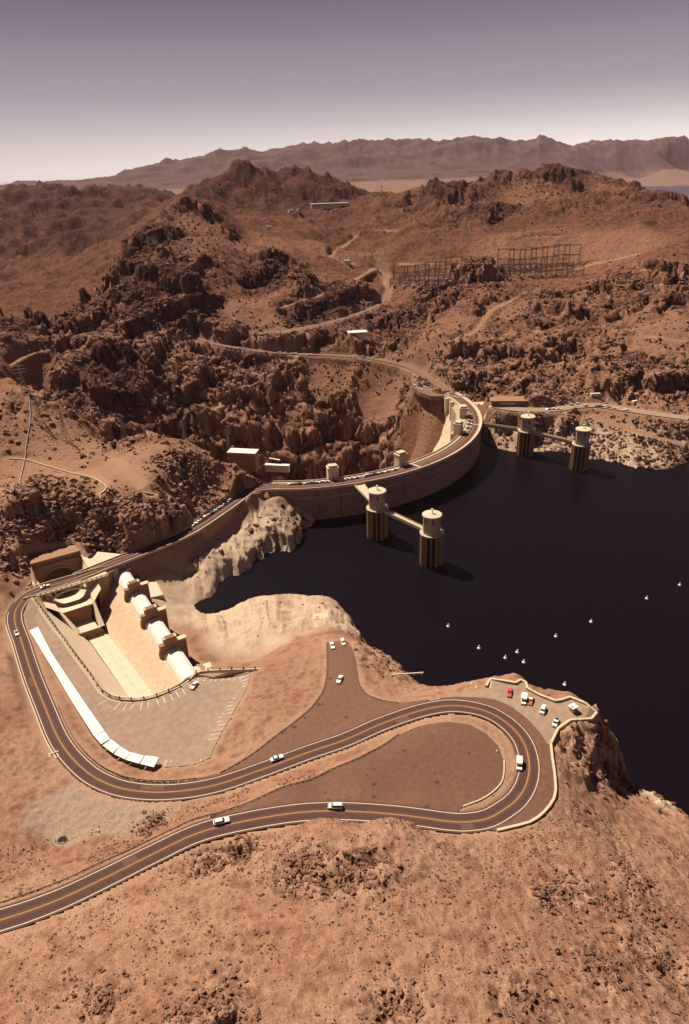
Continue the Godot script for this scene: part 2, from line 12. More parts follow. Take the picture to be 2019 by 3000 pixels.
var HIGHWAY := [-50,0,-499.7, -71.4,0,-494.4, -82.4,0,-473.3, -97.1,0,-444.5, -108.8,0,-425.4, -119.3,0,-413.8, -134.9,0,-399.8, -149.5,0,-386.9, -167.5,0,-370.1, -185.9,0,-357.1, -191.3,0,-348.4, -189.1,0.5,-329.2, -173.6,0.8,-301.9, -156.8,1.2,-273.6, -141.7,1.8,-250, -129.3,2.4,-231, -119.6,2.9,-219, -108.9,3.3,-208.8, -100.9,3.7,-203.3, -91.2,4.1,-198.8, -78.3,4.7,-196, -65.2,5.4,-195.7, -52.5,6,-197.8, -35.6,6.8,-203.9, -18,7.8,-210.9, -2.8,8.5,-216.5, 12.8,9.3,-224.1, 30.2,10,-230.6, 43.2,10.6,-232.5, 53.8,11.1,-229.9, 61.3,11.5,-224.9, 66.8,12,-216.7, 69.4,12.4,-207.3, 68.5,12.9,-195.6, 65.2,13.3,-186.7, 60.1,13.8,-179.3, 53.8,14.2,-174.1, 46.8,14.7,-170.1, 38.8,15.2,-168.6, 32,15.6,-169, 25.3,16,-170.1, 14.8,16.6,-171.6, 2.8,17.2,-172.7, -9.2,17.8,-173.1, -21.7,18.5,-172, -39.1,19.5,-168.3, -53.3,20.5,-163.5, -66.2,21.8,-155.1, -78,23,-146.8, -89.1,24.2,-139.3, -97.3,25,-134.9, -102.8,25.5,-132.5, -115.6,26.4,-127.6]
var NEVADA_ROAD := [118.7,0.3,-745.4, 113.8,0.5,-766.6, 104.8,1.5,-794.1, 95.1,3,-823.7, 81.5,4,-849.4, 60.9,6,-866.5, 39.3,7.5,-879.6, 11.3,9,-886.8, -17,10.5,-891.7, -51,13,-890.8, -84.6,17,-888.3, -118.7,21,-893.2, -153.4,26,-901.4, -184.1,31,-917.3]
var UPPER_ROAD := [-97.3,36,-920.5, -62.3,38,-919, -19.1,41,-937.2, 19.9,46,-966, 51.8,50,-998.4, 70.4,53,-1043.8, 83.2,57,-1130.2, 87.2,60,-1235.2, 69.5,63,-1324.2, 38.8,66,-1367.2]
var SHORE_ROAD := [161.6,0.2,-685.6, 174.9,0.3,-674.6, 194.3,0.4,-668.8, 214.6,0.5,-667.3, 241.1,0.7,-675.1, 261.8,0.9,-674.4, 280.8,1.1,-660.3, 301.2,1.5,-643.7, 316.3,1.8,-632.7, 330.8,2,-622.3]
var TRACK_0 := [137.2,37.5,-828.8, 165.8,44.1,-843, 180.7,52.1,-867, 197.6,59.4,-898.5, 228.4,63.2,-935.9, 262.7,69.9,-958.6]
var TRACK_1 := [113.2,78,-1258, 146.1,79,-1226.9, 179.5,82,-1202.3]
var TRACK_2 := [54.3,110.9,-1541, 98.5,112.7,-1519, 146.5,115.4,-1458.6]
var TRACK_3 := [312.3,113.7,-1220.6, 350.5,115.4,-1227.5, 384.9,114.2,-1220]
var TRACK_4 := [352.6,84.7,-1061.2, 382.5,92.7,-1057.5, 403.1,98.1,-1045.9, 431.2,105,-1039.6]
var TRACK_5 := [347.4,48.1,-769.2, 357.7,47.5,-759, 372.8,46.2,-749.2]
var TRACK_6 := [-414.3,16.5,-871.5, -403.4,21.5,-895.9, -393.2,24.1,-907.8, -379.4,24.7,-913]
var TRACK_7 := [-265.2,25.4,-516.3, -251.5,23.9,-516.2, -233.7,23.7,-505.8, -205,26.2,-483.9, -184.4,27,-471.7, -168.3,28.4,-450.9, -168.8,26.3,-439]
var TRACK_8 := [-176.6,32.8,-498.8, -155.1,33.1,-462.9, -138.3,29.8,-437.7, -132,25.4,-433.8]
var TRACK_9 := [254.1,-3.2,-655.9, 267.1,-6.2,-636.4, 284.8,-8.5,-615.8, 316.5,-14.2,-600.6]
var TRACK_10 := [-76.5,57.6,-978.5, -27.7,68.5,-992.2, 23.7,74.5,-1088.1, 65.8,71.4,-1253.4]
var TRACK_11 := [28,80.7,-1252.1, 5.4,86.3,-1246.3, -9.3,93.5,-1256.9, 7,87.7,-1437, 34.4,98.6,-1490.4, 46,104.6,-1514.7, 13.1,110.1,-1535.3]
var TRACK_12 := [-159.6,137.6,-1605.7, -118.4,130.9,-1550.6, -91.9,127.7,-1562.2]
var CRAGS := [-284,-1009,90,1, -268,-1097,80,1, -231,-1156,70,0.9, -324,-986,70,0.8, -215,-956,60,1, -255,-944,50,1, -109,-1102,45,1, -81,-1075,30,0.9, -15,-989,45,1, 21,-1009,40,1, -46,-974,40,1, -208,-1870,160,0.2, -83,-1906,130,0.2, 3,-1891,90,0.2, 96,-943,40,1, 123,-976,40,1, 73,-890,30,1, 150,-1003,40,1, 204,-1033,40,1, 147,-789,40,0.8, 171,-759,35,1, 115,-777,30,1, 217,-790,60,0.7, 277,-825,60,0.7, 354,-903,60,0.8, 406,-925,60,0.9, 268,-893,60,0.7, 317,-721,50,1, 348,-705,50,1, 399,-866,50,0.7, 218,-715,30,0.8, 267,-739,50,0.6, 226,-928,50,0.6, -332,-840,60,1, -279,-831,70,1, -227,-840,80,1, -177,-856,80,1, -122,-855,80,1, -67,-839,80,1, -13,-823,80,1, 40,-816,70,0.9, 78,-764,45,0.4, -93,-787,70,1, 12,-784,60,1, -173,-810,60,1, -235,-797,50,1, -445,-1030,60,1, -380,-933,50,1, -444,-974,50,1, -125,-766,18,1, -146,-775,16,0.8, -73,-509,10,0.5, -122,-420,20,0.9, -139,-407,18,0.9, -160,-417,20,1, -204,-408,25,0.8, -189,-416,20,0.3, -205,-389,18,1, -175,-418,15,0.4, -119,-468,14,0.6, -109,-483,12,0.5, -249,-579,40,0.7, -293,-770,30,0.8, -167,-524,25,0.7, -200,-421,30,0.4, -59,-456,26,0.8, -71,-436,26,0.8, -44,-473,16,0.7, -91,-401,16,0.6, -34,-353,26,0.3, -61,-352,26,0.3, -13,-346,14,0.5, 132,-211,12,0.6, 100,-213,13,1, 94,-205,12,0.8, 109,-225,10,1, 110,-218,10,1, 12,-279,10,0.9, 23,-274,10,0.9, 43,-326,8,0.8, 72,-337,8,0.8, 2,-325,8,0.6, 275,-599,40,0.6, 242,-622,25,0.7, 305,-592,30,0.6, 207,-647,25,0.9, 168,-667,20,0.9, 188,-662,20,0.7, 309,-614,25,0.6, 511,-1580,130,0.5, 306,-1546,90,0.6, 291,-1413,70,0.8, 222,-1582,60,0.6, 179,-1605,50,0.5, 441,-1548,80,0.4, 383,-1489,120,0.2, 680,-1508,100,0.4, 539,-1442,100,0.3, -976,-2582,260,0.3, -759,-2589,260,0.3, -952,-2346,200,0.4, -616,-2613,220,0.3, -751,-1975,160,0.2, -870,-2113,150,0.2, 2,-137,7,0.9, -3,-136,6,0.8, -47,-152,6,0.8, -38,-154,5,0.6, -34,-100,8,0.5, -34,-96,4,1, 85,-119,9,0.8, 66,-139,7,0.7, 57,-134,4,0.9, 87,-134,8,0.7, 64,-112,7,0.6, 90,-150,6,0.6, -17,-138,6,0.6, -63,-101,5,0.5, -42,-96,5,0.5, 8,-96,6,0.5, 41,-99,7,0.6, -14,-144,5,0.5, -75,-179,4,0.3]
var PALE := [-54,-470,30, -35,-481,25, -59,-447,35, -53,-454,40, -71,-432,40, -93,-399,40, -79,-360,25, -46,-361,35, -24,-364,35, -58,-328,25, -35,-332,30, -107,-365,25, -10,-339,20, -31,-423,20, 256,-601,60, 224,-629,40, 292,-589,60, 182,-635,30, 151,-654,25, 146,-247,8, 131,-210,8, 158,-238,10]
var SMOOTH := [95,-728,26, 87,-726,26, 93,-760,22, 89,-792,16, -14,-863,34, -3,-882,26, 59,-842,38, 73,-847,30, 42,-840,26, -162,-1123,50, -216,-1096,35, -213,-1171,40, -124,-978,35, -98,-946,30, -88,-1222,60, 29,-1295,80, -400,-872,40, -242,-533,50, -221,-535,35, -154,-474,30, 370,-762,45, 375,-1163,110, 312,-1188,90, 423,-1105,80, 215,-901,30, 121,-833,22, 157,-856,25, 383,-1489,90, 566,-1520,60, -106,-462,10, -100,-487,12, -134,-456,15, -181,-483,25, 276,-628,35, 257,-618,18, -47,-1281,60, -969,-2395,60]
var VARNISH := [-1011,-2515,300, -829,-2481,300, -653,-2579,260, -870,-2113,220, -676,-2050,200, -208,-1858,190, -71,-1881,190, 14,-1912,110, -260,-985,60, -215,-969,50, -268,-1097,50, -299,-1076,50, -15,-989,40, -46,-974,35, -102,-1086,40, 291,-1413,60, 96,-943,30, -420,-995,50, -444,-974,40, -279,-831,45, 511,-1580,60, 221,-1577,40]
var GRAVEL := [-113,-188,12, -105,-193,14, -93,-190,14, -83,-188,12, -74,-188,8, -107,-180,8]
var LOT := [-187.2,-1,-350.2, -171.4,-1,-330.3, -148.1,-1,-299.9, -129.6,-1,-276.3, -120.6,-1,-264.1, -114,-1,-258.8, -106.9,-1,-256.7, -100.1,-1,-256.3, -93.8,-1,-257.8, -87.9,-1,-261.2, -82,-1,-265.3, -78.6,-1,-269.6, -76.1,-1,-274.9, -67.6,-1,-276.3, -44,-1,-276.1, -44.4,-1,-274.8, -48.9,-1,-273.5, -48.9,-1,-264.3, -51.6,-1,-252.2, -55.8,-1,-235.3, -59.6,-1,-222, -60.2,-1,-218.2, -67.6,-1,-214.6, -80,-1,-213.8, -90,-1,-216.1, -96.7,-1,-218.9, -102.8,-1,-222.6, -108.8,-1,-227.4, -114.3,-1,-232.6, -129.7,-1,-253.2, -151,-1,-282.3, -169.2,-1,-306.5, -180.8,-1,-325.5, -186.1,-1,-337.8, -187.6,-1,-346.8]
var INFIELD := [-50.1,19.2,-170.4, -40.3,17.6,-177.1, -29.6,16.4,-183.8, -19,15.4,-189.6, -8,14.5,-195.6, 2.8,13.8,-201.2, 11.8,13.2,-207.7, 19.3,12.9,-214, 28.7,12.7,-218.7, 41.3,12.7,-220.5, 50,12.8,-218.4, 55.3,13,-212.8, 58.7,13.3,-205.8, 59.1,13.6,-197.5, 57.7,13.8,-191.4, 55.1,14,-185.7, 47.9,14.4,-179.4, 39.3,14.9,-175.4, 32,15.6,-169, 25.3,16,-170.1, 14.8,16.6,-171.6, 2.8,17.2,-172.7, -9.2,17.8,-173.1, -21.7,18.5,-172, -39.1,19.5,-168.3, -48.4,20.2,-165.1]
var FINGER := [-11,5.5,-289.2, -10.5,6,-274.4, -10.7,6.5,-259.8, -12.5,7,-248.5, -17.1,7.2,-238.6, -25.4,7.2,-228.5, -34.6,7,-219.1, -43.3,6.8,-210.4, -53.3,6.3,-203.4, -61.8,5.8,-201.4, -72.4,5.1,-199.6, -65.2,5.4,-195.7, -52.5,6,-197.8, -35.6,6.8,-203.9, -18,7.8,-210.9, -2.8,8.5,-216.5, 12.8,9.3,-224.1, 30.2,10,-230.6, 35.2,9.9,-237.8, 21.7,9.2,-237.3, 15,8.8,-239.2, 8.3,8.3,-243.9, 4.6,7.8,-252.1, 3.8,7.2,-261.5, 2.4,6.3,-276.8, -0.8,5.7,-289.5, -4.3,5.6,-290.7]
var OVERLOOK := [61.4,10.9,-243.2, 64.5,11,-248.7, 69.7,11,-246, 74.9,11,-244.3, 78.1,11,-247.4, 79.8,11,-245.4, 79.4,11,-240.8, 83.4,11.1,-236.7, 89,11.1,-232, 92.2,11.1,-232.7, 96.7,11.1,-234.9, 101.3,11.2,-230.2, 105.5,11.2,-226, 101.9,11.2,-222.2, 92,11.3,-220, 85.7,11.6,-215.6, 80.1,12.2,-206.8, 78.7,12.3,-206.6, 77.6,12.1,-212.7, 75.2,11.8,-220.3, 70.1,11.4,-229.4, 63.8,11.1,-234.9, 56.5,10.9,-236.9, 47.7,10.5,-238.3, 40,10.1,-237.8]
var SHOULDER := [40,10.1,-237.8, 47.7,10.5,-238.3, 56.5,10.9,-236.9, 63.8,11.1,-234.9, 70.1,11.4,-229.4, 75.2,11.8,-220.3, 77.6,12.1,-212.7, 78.7,12.3,-206.6, 79.9,12.3,-206.2, 78.4,12.7,-199, 77.7,12.9,-195.4, 76.9,13.1,-190.7, 74.1,13.5,-180.5, 69.2,13.9,-173.8, 62.1,14.3,-168.1, 55.5,14.6,-166.2, 49.2,14.9,-164.7, 38.8,15.2,-168.6, 46.8,14.7,-170.1, 53.8,14.2,-174.1, 60.1,13.8,-179.3, 65.2,13.3,-186.7, 68.5,12.9,-195.6, 69.4,12.4,-207.3, 66.8,12,-216.7, 61.3,11.5,-224.9, 53.8,11.1,-229.9, 43.2,10.6,-232.5]
var OVERLOOK_WALL := [61.4,10.9,-243.2, 64.5,11,-248.7, 69.7,11,-246, 74.9,11,-244.3, 78.1,11,-247.4, 79.8,11,-245.4, 79.4,11,-240.8, 83.4,11.1,-236.7, 89,11.1,-232, 92.2,11.1,-232.7, 96.7,11.1,-234.9, 101.3,11.2,-230.2, 105.5,11.2,-226, 101.9,11.2,-222.2, 92,11.3,-220, 85.7,11.6,-215.6, 80.1,12.2,-206.8]
var CURVE_WALL := [80.1,12.2,-206.8, 78.4,12.7,-199, 77.7,12.9,-195.4, 76.9,13.1,-190.7, 74.1,13.5,-180.5, 69.2,13.9,-173.8, 62.1,14.3,-168.1, 55.5,14.6,-166.2, 49.2,14.9,-164.7]
var PARAPET := [-187.2,-1,-350.2, -171.4,-1,-330.3, -148.1,-1,-299.9, -129.6,-1,-276.3, -120.6,-1,-264.1, -114,-1,-258.8, -106.9,-1,-256.7, -100.1,-1,-256.3, -93.8,-1,-257.8, -87.9,-1,-261.2, -82,-1,-265.3, -78.6,-1,-269.6, -76.1,-1,-274.9, -67.6,-1,-276.3, -44,-1,-276.1]
var WING_WALL := [-48.9,0,-494.5, -54.9,0,-495.6, -70.1,-0,-487.2, -80.9,-0,-466, -95.7,0,-435.8, -110.8,0,-418.8, -123.4,0,-405.9, -132.9,0,-396.2, -146.2,0,-385.4]
var DAM_TAIL := [-40,0,-491.3, -48,0,-492, -57,0,-492.6]
var LOT_RIGHT := [-48.8,-1,-273, -48.9,-1,-264.3, -51.6,-1,-252.2, -55.8,-1,-235.3, -58,-1,-226.3]
var LOT_FOOT := [-63.9,-1,-215.7, -67.6,-1,-214.6, -72.7,-1,-214, -79.1,-1,-213.8]
var CANOPY_OUT := [-173.5,2,-312, -149.1,2,-279, -128.1,2,-250.3, -113,2,-230.5]
var CANOPY_IN := [-170,2,-315.1, -153.3,2,-290.5, -136.9,2,-269, -122.3,2,-250, -109.4,2,-233.6]
var CANOPY_PANELS := [-112.9,2,-230.4, -109.2,2,-233.3, -105.3,2,-228.4, -108.3,2,-225.4, -107.5,2,-224.7, -104.7,2,-228.2, -99.9,2,-224.1, -101.7,2,-220, -101.1,2,-219.5, -99.7,2,-223.9, -94,2,-219.8, -95.6,2,-216.3, -95.2,2,-216, -93.8,2,-220.1, -87.9,2,-217.9, -88.9,2,-213.6, -88.4,2,-213.4, -87.4,2,-218.1, -81.4,2,-216.8, -82.2,2,-211.4]
var CREST_CARS := [-41,0.6,-502.8, -38,0.6,-503.6, -34.7,0.6,-504, -28.6,0.6,-504.5, -25.5,0.6,-505, -22.2,0.6,-505.4, -17.5,0.6,-506.4, -13.3,0.6,-507.1, -0.5,0.6,-506, 3.7,0.6,-507.4, 7.6,0.6,-508.1, 12.1,0.6,-509.1, 20.1,0.6,-511.6, 23.2,0.6,-512.8, 26.4,0.6,-513.6, 29.8,0.6,-514.7, 33.3,0.6,-515.9, 38.8,0.6,-517.6, 45.7,0.6,-520.6]
var BAY_CARS := [129,0.6,-660, 127.5,0.6,-651.3, 126.2,0.6,-641.6, 123.8,0.6,-632, 121.7,0.6,-622.7, 125.6,0.6,-665, 128.5,0.6,-678, 116.3,0.6,-612.1]
var CORNER_CARS := [125.3,0.8,-719.3, 96.9,0.8,-763.4, 92.3,0.8,-778.9, 89.1,0.8,-789.1, 90.6,0.8,-753.1, 88.3,0.8,-759.9, 86.9,0.8,-767.3, 90.9,0.8,-807.7, 115.1,0.8,-738.6, 133.4,0.8,-724, 137.1,0.8,-725.2, 118.3,0.8,-731.2]
var WING_CARS := [-105.7,0.6,-436.9, -103.9,0.6,-440.1, -102.2,0.6,-443.3, -100.4,0.6,-446.6, -98.6,0.6,-449.9, -96.8,0.6,-453.2, -95,0.6,-456.6, -93.1,0.6,-460.1, -91.3,0.6,-463.5, -89.4,0.6,-467.1, -87.4,0.6,-470.6, -85.5,0.6,-474.2]
var SHORE_CARS := [249.6,0.7,-673.1, 260.5,0.8,-670.1, 263.4,0.8,-668.8, 269.4,1.8,-670.1, 271,0.9,-665, 275,0.6,-660.3, 282.6,1,-655.5, 284.8,1,-653.3, 237.1,3.5,-678.3, 244.3,3.5,-681.4, 215.8,3.8,-666.3, 220.1,3.7,-666.1, 209.1,2.7,-666.9, 211.4,3,-666.4]
var NEVADA_CARS := [-127.4,19.5,-893.6, -121,20.3,-893, -76.3,14.4,-889.8, -68,11.5,-889.8, -60.1,9.5,-887.8, -54.6,10.8,-888.7, -48.1,8.1,-884.8, -43,9.2,-886.3, -36.2,9.6,-887.5, 21,11.1,-887.4, 28,9.7,-884.8, 32.7,8.2,-882.1, 44.8,8.4,-879.5, 49.2,9.8,-880.4]
var BUOYS := [75.1,-26.7,-320.5, 96,-26.7,-315.7, 97.4,-26.7,-306.5, 121.9,-26.7,-329.2, 147,-26.7,-342.3, 190,-26.7,-365.1, 217.4,-26.7,-379.5, 114.3,-26.7,-286.9, 60.8,-26.7,-342.7, 88.1,-26.7,-310.9]
var YARD_A := [95.1,59.3,-1106.8, 108.4,62,-1091.2, 120.9,65.3,-1071.1, 131.7,69.9,-1042.4, 142.2,73.9,-1017.2, 153.6,76.5,-1001.7, 165.5,78.2,-992.6, 108.8,61.4,-1207.9, 124.4,64.4,-1187.6, 139.4,67.3,-1167.7, 153.1,71,-1142.5, 157,82.5,-1056.5, 167.2,87,-1024.5]
var YARD_B := [231.3,84.3,-1008.6, 250.5,81.6,-1026.6, 269.2,79.4,-1040.6, 285.3,78.8,-1043.8, 300.6,78.5,-1043.6, 315.3,78.6,-1041.5, 329,79,-1036.7, 341.3,79.9,-1027.7, 253.8,87.9,-1082.3, 271.2,87.3,-1085.9, 287.8,87.1,-1086.6, 304.5,86.8,-1087.4, 321.2,86.6,-1087.8, 337.1,86.7,-1085.7, 351.5,87.3,-1079.5]
var PYLONS := [-275.1,49.7,-592.2, -250.5,39.9,-555.2, -227.3,30.6,-541.2, -291.3,-29.5,-770.9, -172,34.3,-520.5, -188.8,-61.1,-787.9, -135.4,-67.1,-780.8]
var FAR_PYLONS := [106,153.2,-1659.9, 132.9,131.3,-1553.1, 167.3,119.9,-1452.1, 188.4,103.2,-1268.2, 225.4,112.9,-1265.6, -12.6,65.3,-990.4, 49.2,66.2,-1223.8, 305.5,106.3,-1190.9]
const SHED := Vector3(-9.1, 141.3, -1723.7)
const FLAT_HOUSE := Vector3(25.7, 29.0, -915.1)
const HUT_A := Vector3(-94.8, 136.2, -1661.1)
const HUT_B := Vector3(-77.0, 134.3, -1652.7)
const HUT_C := Vector3(-130.8, 126.4, -1496.9)
const HUT_D := Vector3(20.2, 80.1, -1240.6)
const EXHIBIT := Vector3(175.5, 1.2, -690.0)
const HOIST := Vector3(-80.4, 12.0, -527.9)
const STORE := Vector3(-53.5, 3.0, -529.7)
var TERRACE := [135.8,0.2,-717.7, 145.8,0.2,-724.1, 155.4,0.2,-716.6, 158.9,0.2,-697.8, 170.2,0.2,-684.7, 174.5,0.2,-672.7, 161.9,0.2,-678.6, 150,0.2,-689.3, 142.1,0.2,-692.5, 138.5,0.2,-700.1]
var CORNER_LOT := [84.5,0.2,-801.1, 89.2,0.2,-819.1, 95.5,0.2,-808.9, 100.5,0.2,-776.9, 111.6,0.2,-743.7, 113,0.2,-727.8, 99.1,0.2,-729.4, 89.6,0.2,-743.7, 83.6,0.2,-766.2]
var PIPELINE := [-282.1,46.6,-622.4, -261.2,44,-561.6, -256.6,32.9,-537.7, -252.3,23.9,-516.2, -238.5,26.7,-477, -221.5,35,-436.7]
var PLATEAU_WALL := [-264.4,24.8,-514.1, -250.5,23.4,-513.4, -231.8,23.7,-501, -202.6,26.4,-477.2, -183.7,27.8,-464.8, -169.3,28.2,-449.9, -165.4,27.1,-444.6, -167.7,25.7,-433, -145.4,25.3,-432.8, -130.2,24.8,-435]
var SPOT := [-107.2,3.8,-175.9, 189.6,-52,-545.7]

func _ready() -> void:
	rng.seed = 20
	set_camera()
	set_sky()
	make_materials()
	prepare_ground()
	build_ground()
	build_water()
	build_roads()
	build_dam()
	build_intakes()
	build_spillway()
	build_roadside()
	build_canopy()
	build_buildings()
	build_power()
	build_paths()
	build_vehicles()
	build_buoys()
	build_scatter()

# ------------------------------------------------------------------ camera, sky, sun
func set_camera() -> void:
	var cam := Camera3D.new()
	cam.name = "camera"
	var p := deg_to_rad(26.11)
	var r := -0.0339
	var f := Vector3(0, -sin(p), -cos(p))
	var right := Vector3(1, 0, 0)
	var up := right.cross(f)
	var x := right * cos(r) + up * sin(r)
	cam.transform = Transform3D(Basis(x, (-f).cross(x), -f).orthonormalized(), Vector3(0, 220.5, 0))
	cam.rotate_object_local(Vector3.UP, -0.0012)
	cam.fov = 73.18
	cam.near = 1.0
	cam.far = 40000.0
	add_child(cam)

func set_sky() -> void:
	var w := 512
	var h := 512
	var im := Image.create(w, h, false, Image.FORMAT_RGBF)
	for j in h:
		var el := (0.5 - (j + 0.5) / h) * 180.0
		for i in w:
			var c: Color
			var t := clampf(el / 11.0, 0.0, 1.0)
			var horizon := Color(0.78, 0.735, 0.665).lerp(Color(0.56, 0.515, 0.475), clampf(0.5 + sin((i / float(w) - 0.5) * TAU) * 1.2, 0.0, 1.0))
			var mid := Color(0.275, 0.245, 0.272)
			var top := Color(0.100, 0.083, 0.122)
			if t < 0.45:
				c = horizon.lerp(mid, smoothstep(-0.05, 0.5, t))
			else:
				c = horizon.lerp(mid, smoothstep(-0.05, 0.5, t)).lerp(top, smoothstep(0.3, 1.15, t))
			if el > 11.0:
				c = c.lerp(Color(0.035, 0.028, 0.05), smoothstep(11.0, 55.0, el))
			if el < 0.0:
				c = horizon.lerp(Color(0.16, 0.09, 0.06), smoothstep(0.0, 12.0, -el))
			im.set_pixel(i, j, Color(c.r * 0.73, c.g * 0.73, c.b * 0.73))
	var pano := PanoramaSkyMaterial.new()
	pano.panorama = ImageTexture.create_from_image(im)
	var env := Environment.new()
	env.background_mode = Environment.BG_SKY
	env.sky = Sky.new()
	env.sky.sky_material = pano
	env.tonemap_mode = Environment.TONE_MAPPER_LINEAR
	env.tonemap_exposure = 2.0
	env.fog_enabled = true
	env.fog_density = 0.000011
	env.fog_light_color = Color(0.80, 0.70, 0.74)
	env.sdfgi_enabled = true
	env.ssao_enabled = true
	env.ssil_enabled = true
	var we := WorldEnvironment.new()
	we.name = "environment"
	we.environment = env
	add_child(we)
	var sun := DirectionalLight3D.new()
	sun.name = "sun"
	sun.light_energy = 1.6
	sun.light_color = Color(1.0, 0.94, 0.86)
	sun.light_angular_distance = 0.5
	sun.shadow_enabled = true
	var alt := deg_to_rad(54.0)
	var az := deg_to_rad(-46.0)
	var to := Vector3(sin(az) * cos(alt), sin(alt), -cos(az) * cos(alt))
	sun.look_at_from_position(Vector3.ZERO, -to)
	add_child(sun)

# ------------------------------------------------------------------ helpers
var rng := RandomNumberGenerator.new()
var taken := {}
var M := {}

func numbered(called: String) -> String:
	var n: int = taken.get(called, -1) + 1
	taken[called] = n
	return called if n == 0 else "%s_%03d" % [called, n]

func put(o: Node3D, called: String, parent: Node3D) -> void:
	o.name = numbered(called) if parent == self else called
	parent.add_child(o, true)

func tag(o: Node3D, label: String, category := "", group := "", kind := "") -> void:
	if label: o.set_meta("label", label)
	if category: o.set_meta("category", category)
	if group: o.set_meta("group", group)
	if kind: o.set_meta("kind", kind)

func mesh_of(st: SurfaceTool, flat := false) -> ArrayMesh:
	if not flat: st.index()
	st.generate_normals()
	return st.commit()

func obj(called: String, st: SurfaceTool, m: Material, parent: Node3D = self) -> MeshInstance3D:
	var o := MeshInstance3D.new()
	o.mesh = mesh_of(st)
	o.material_override = m
	put(o, called, parent)
	return o

func with_mesh(called: String, mesh: Mesh, m: Material, parent: Node3D = self, at := Transform3D()) -> MeshInstance3D:
	var o := MeshInstance3D.new()
	o.mesh = mesh
	o.material_override = m
	o.transform = at
	put(o, called, parent)
	return o

func root_at(called: String, at: Vector3, turn := 0.0) -> Node3D:
	var o := Node3D.new()
	o.name = numbered(called)
	add_child(o)
	o.position = at
	o.rotation.y = turn
	return o

func pts3(a: Array) -> PackedVector3Array:
	var r := PackedVector3Array()
	for i in range(0, a.size(), 3): r.append(Vector3(a[i], a[i + 1], a[i + 2]))
	return r

func flat2(p: PackedVector3Array) -> PackedVector2Array:
	var r := PackedVector2Array()
	for v in p: r.append(Vector2(v.x, v.z))
	return r

func smooth_line(p: PackedVector3Array, step: float) -> PackedVector3Array:
	var c := Curve3D.new()
	c.bake_interval = step
	for i in p.size():
		var t := (p[mini(i + 1, p.size() - 1)] - p[maxi(i - 1, 0)])
		var a := p[i].distance_to(p[maxi(i - 1, 0)])
		var b := p[i].distance_to(p[mini(i + 1, p.size() - 1)])
		t = t.normalized()
		c.add_point(p[i], -t * a * 0.33, t * b * 0.33)
	return c.get_baked_points()

# ------------------------------------------------------------------ the lie of the land
const FAN_Z := 150.0
const FAN_HALF := 0.611
const GU := 150
const GV := 170
const G_NEAR := 195.0
const G_FAR := 15500.0
var grid := PackedFloat32Array()
var seg_a := PackedVector3Array()
var seg_b := PackedVector3Array()
var seg_w := PackedFloat32Array()
var seg_bank := PackedFloat32Array()
var seg_kind := PackedByteArray()
var cells := {}
const CELL := 24.0
var pads: Array[PackedVector2Array] = []
var pad_box: Array[Rect2] = []
var basin := PackedVector2Array()
var basin_box := Rect2()

func prepare_ground() -> void:
	var cx := PackedFloat64Array()
	var cz := PackedFloat64Array()
	var cw := PackedFloat64Array()
	var cc := PackedFloat64Array()
	for a: Array in [GROUND_A, GROUND_B, GROUND_C, GROUND_D]:
		for i in range(0, a.size(), 3):
			cx.append(a[i]); cz.append(a[i + 1]); cw.append(a[i + 2])
			var s: float = 4.0 + 0.012 * sqrt(a[i] * a[i] + a[i + 1] * a[i + 1])
			cc.append(s * s)
	var n := cx.size()
	grid.resize(GU * GV)
	var ratio := log(G_FAR / G_NEAR)
	for j in GV:
		var rr := G_NEAR * exp(ratio * j / (GV - 1))
		for i in GU:
			var th := (i / float(GU - 1) * 2.0 - 1.0) * (FAN_HALF + 0.01)
			var x := sin(th) * rr
			var z := FAN_Z - cos(th) * rr
			var h := GROUND_MEAN
			for k in n:
				var dx := x - cx[k]
				var dz := z - cz[k]
				h += cw[k] * sqrt(dx * dx + dz * dz + cc[k])
			grid[j * GU + i] = h
	var hw := pts3(HIGHWAY)
	add_corridor(hw.slice(0, 10), 5.0, 0.9, 1)
	add_corridor(hw.slice(9), 4.6, 5.0, 1)
	add_corridor(offset_line(hw.slice(0, 10), -9.0, 0.0), 3.0, 5.0, 0)
	add_corridor(pts3(NEVADA_ROAD), 5.2, 6.0, 1)
	add_corridor(pts3(UPPER_ROAD), 3.6, 7.0, 1)
	add_corridor(pts3(SHORE_ROAD), 7.5, 6.0, 1)
	for t: Array in [TRACK_0, TRACK_1, TRACK_2, TRACK_3, TRACK_4, TRACK_5, TRACK_6, TRACK_7, TRACK_8, TRACK_9, TRACK_10, TRACK_11, TRACK_12]:
		add_corridor(pts3(t), 2.6, 6.0, 2)
	for a: Array in [LOT, INFIELD, FINGER, OVERLOOK, SHOULDER]:
		var poly := flat2(pts3(a))
		pads.append(poly)
		var box := Rect2(poly[0], Vector2.ZERO)
		for v in poly: box = box.expand(v)
		pad_box.append(box)
		var p := pts3(a)
		p.append(p[0])
		add_corridor(p, 0.4, 3.0, 0)
	for q: Vector2 in [Vector2(173.5, 40), Vector2(122, 42), Vector2(100, 41), Vector2(62, 37), Vector2(33, 33), Vector2(18, 31), Vector2(11, 28.5), Vector2(6, 24), Vector2(2.5, 19), Vector2(1, 13), Vector2(1, 6), Vector2(3, -1), Vector2(6, -5), Vector2(6, -17), Vector2(133, -17), Vector2(136, -2), Vector2(140, 8), Vector2(173.5, 12)]:
		basin.append(spill2(q.x, q.y))
	var rim := PackedVector3Array()
	for v in basin: rim.append(Vector3(v.x, 0.0, v.y))
	rim.append(rim[0])
	add_corridor(rim, 1.5, 4.0, 0)
	basin_box = Rect2(basin[0], Vector2.ZERO)
	for v in basin: basin_box = basin_box.expand(v)

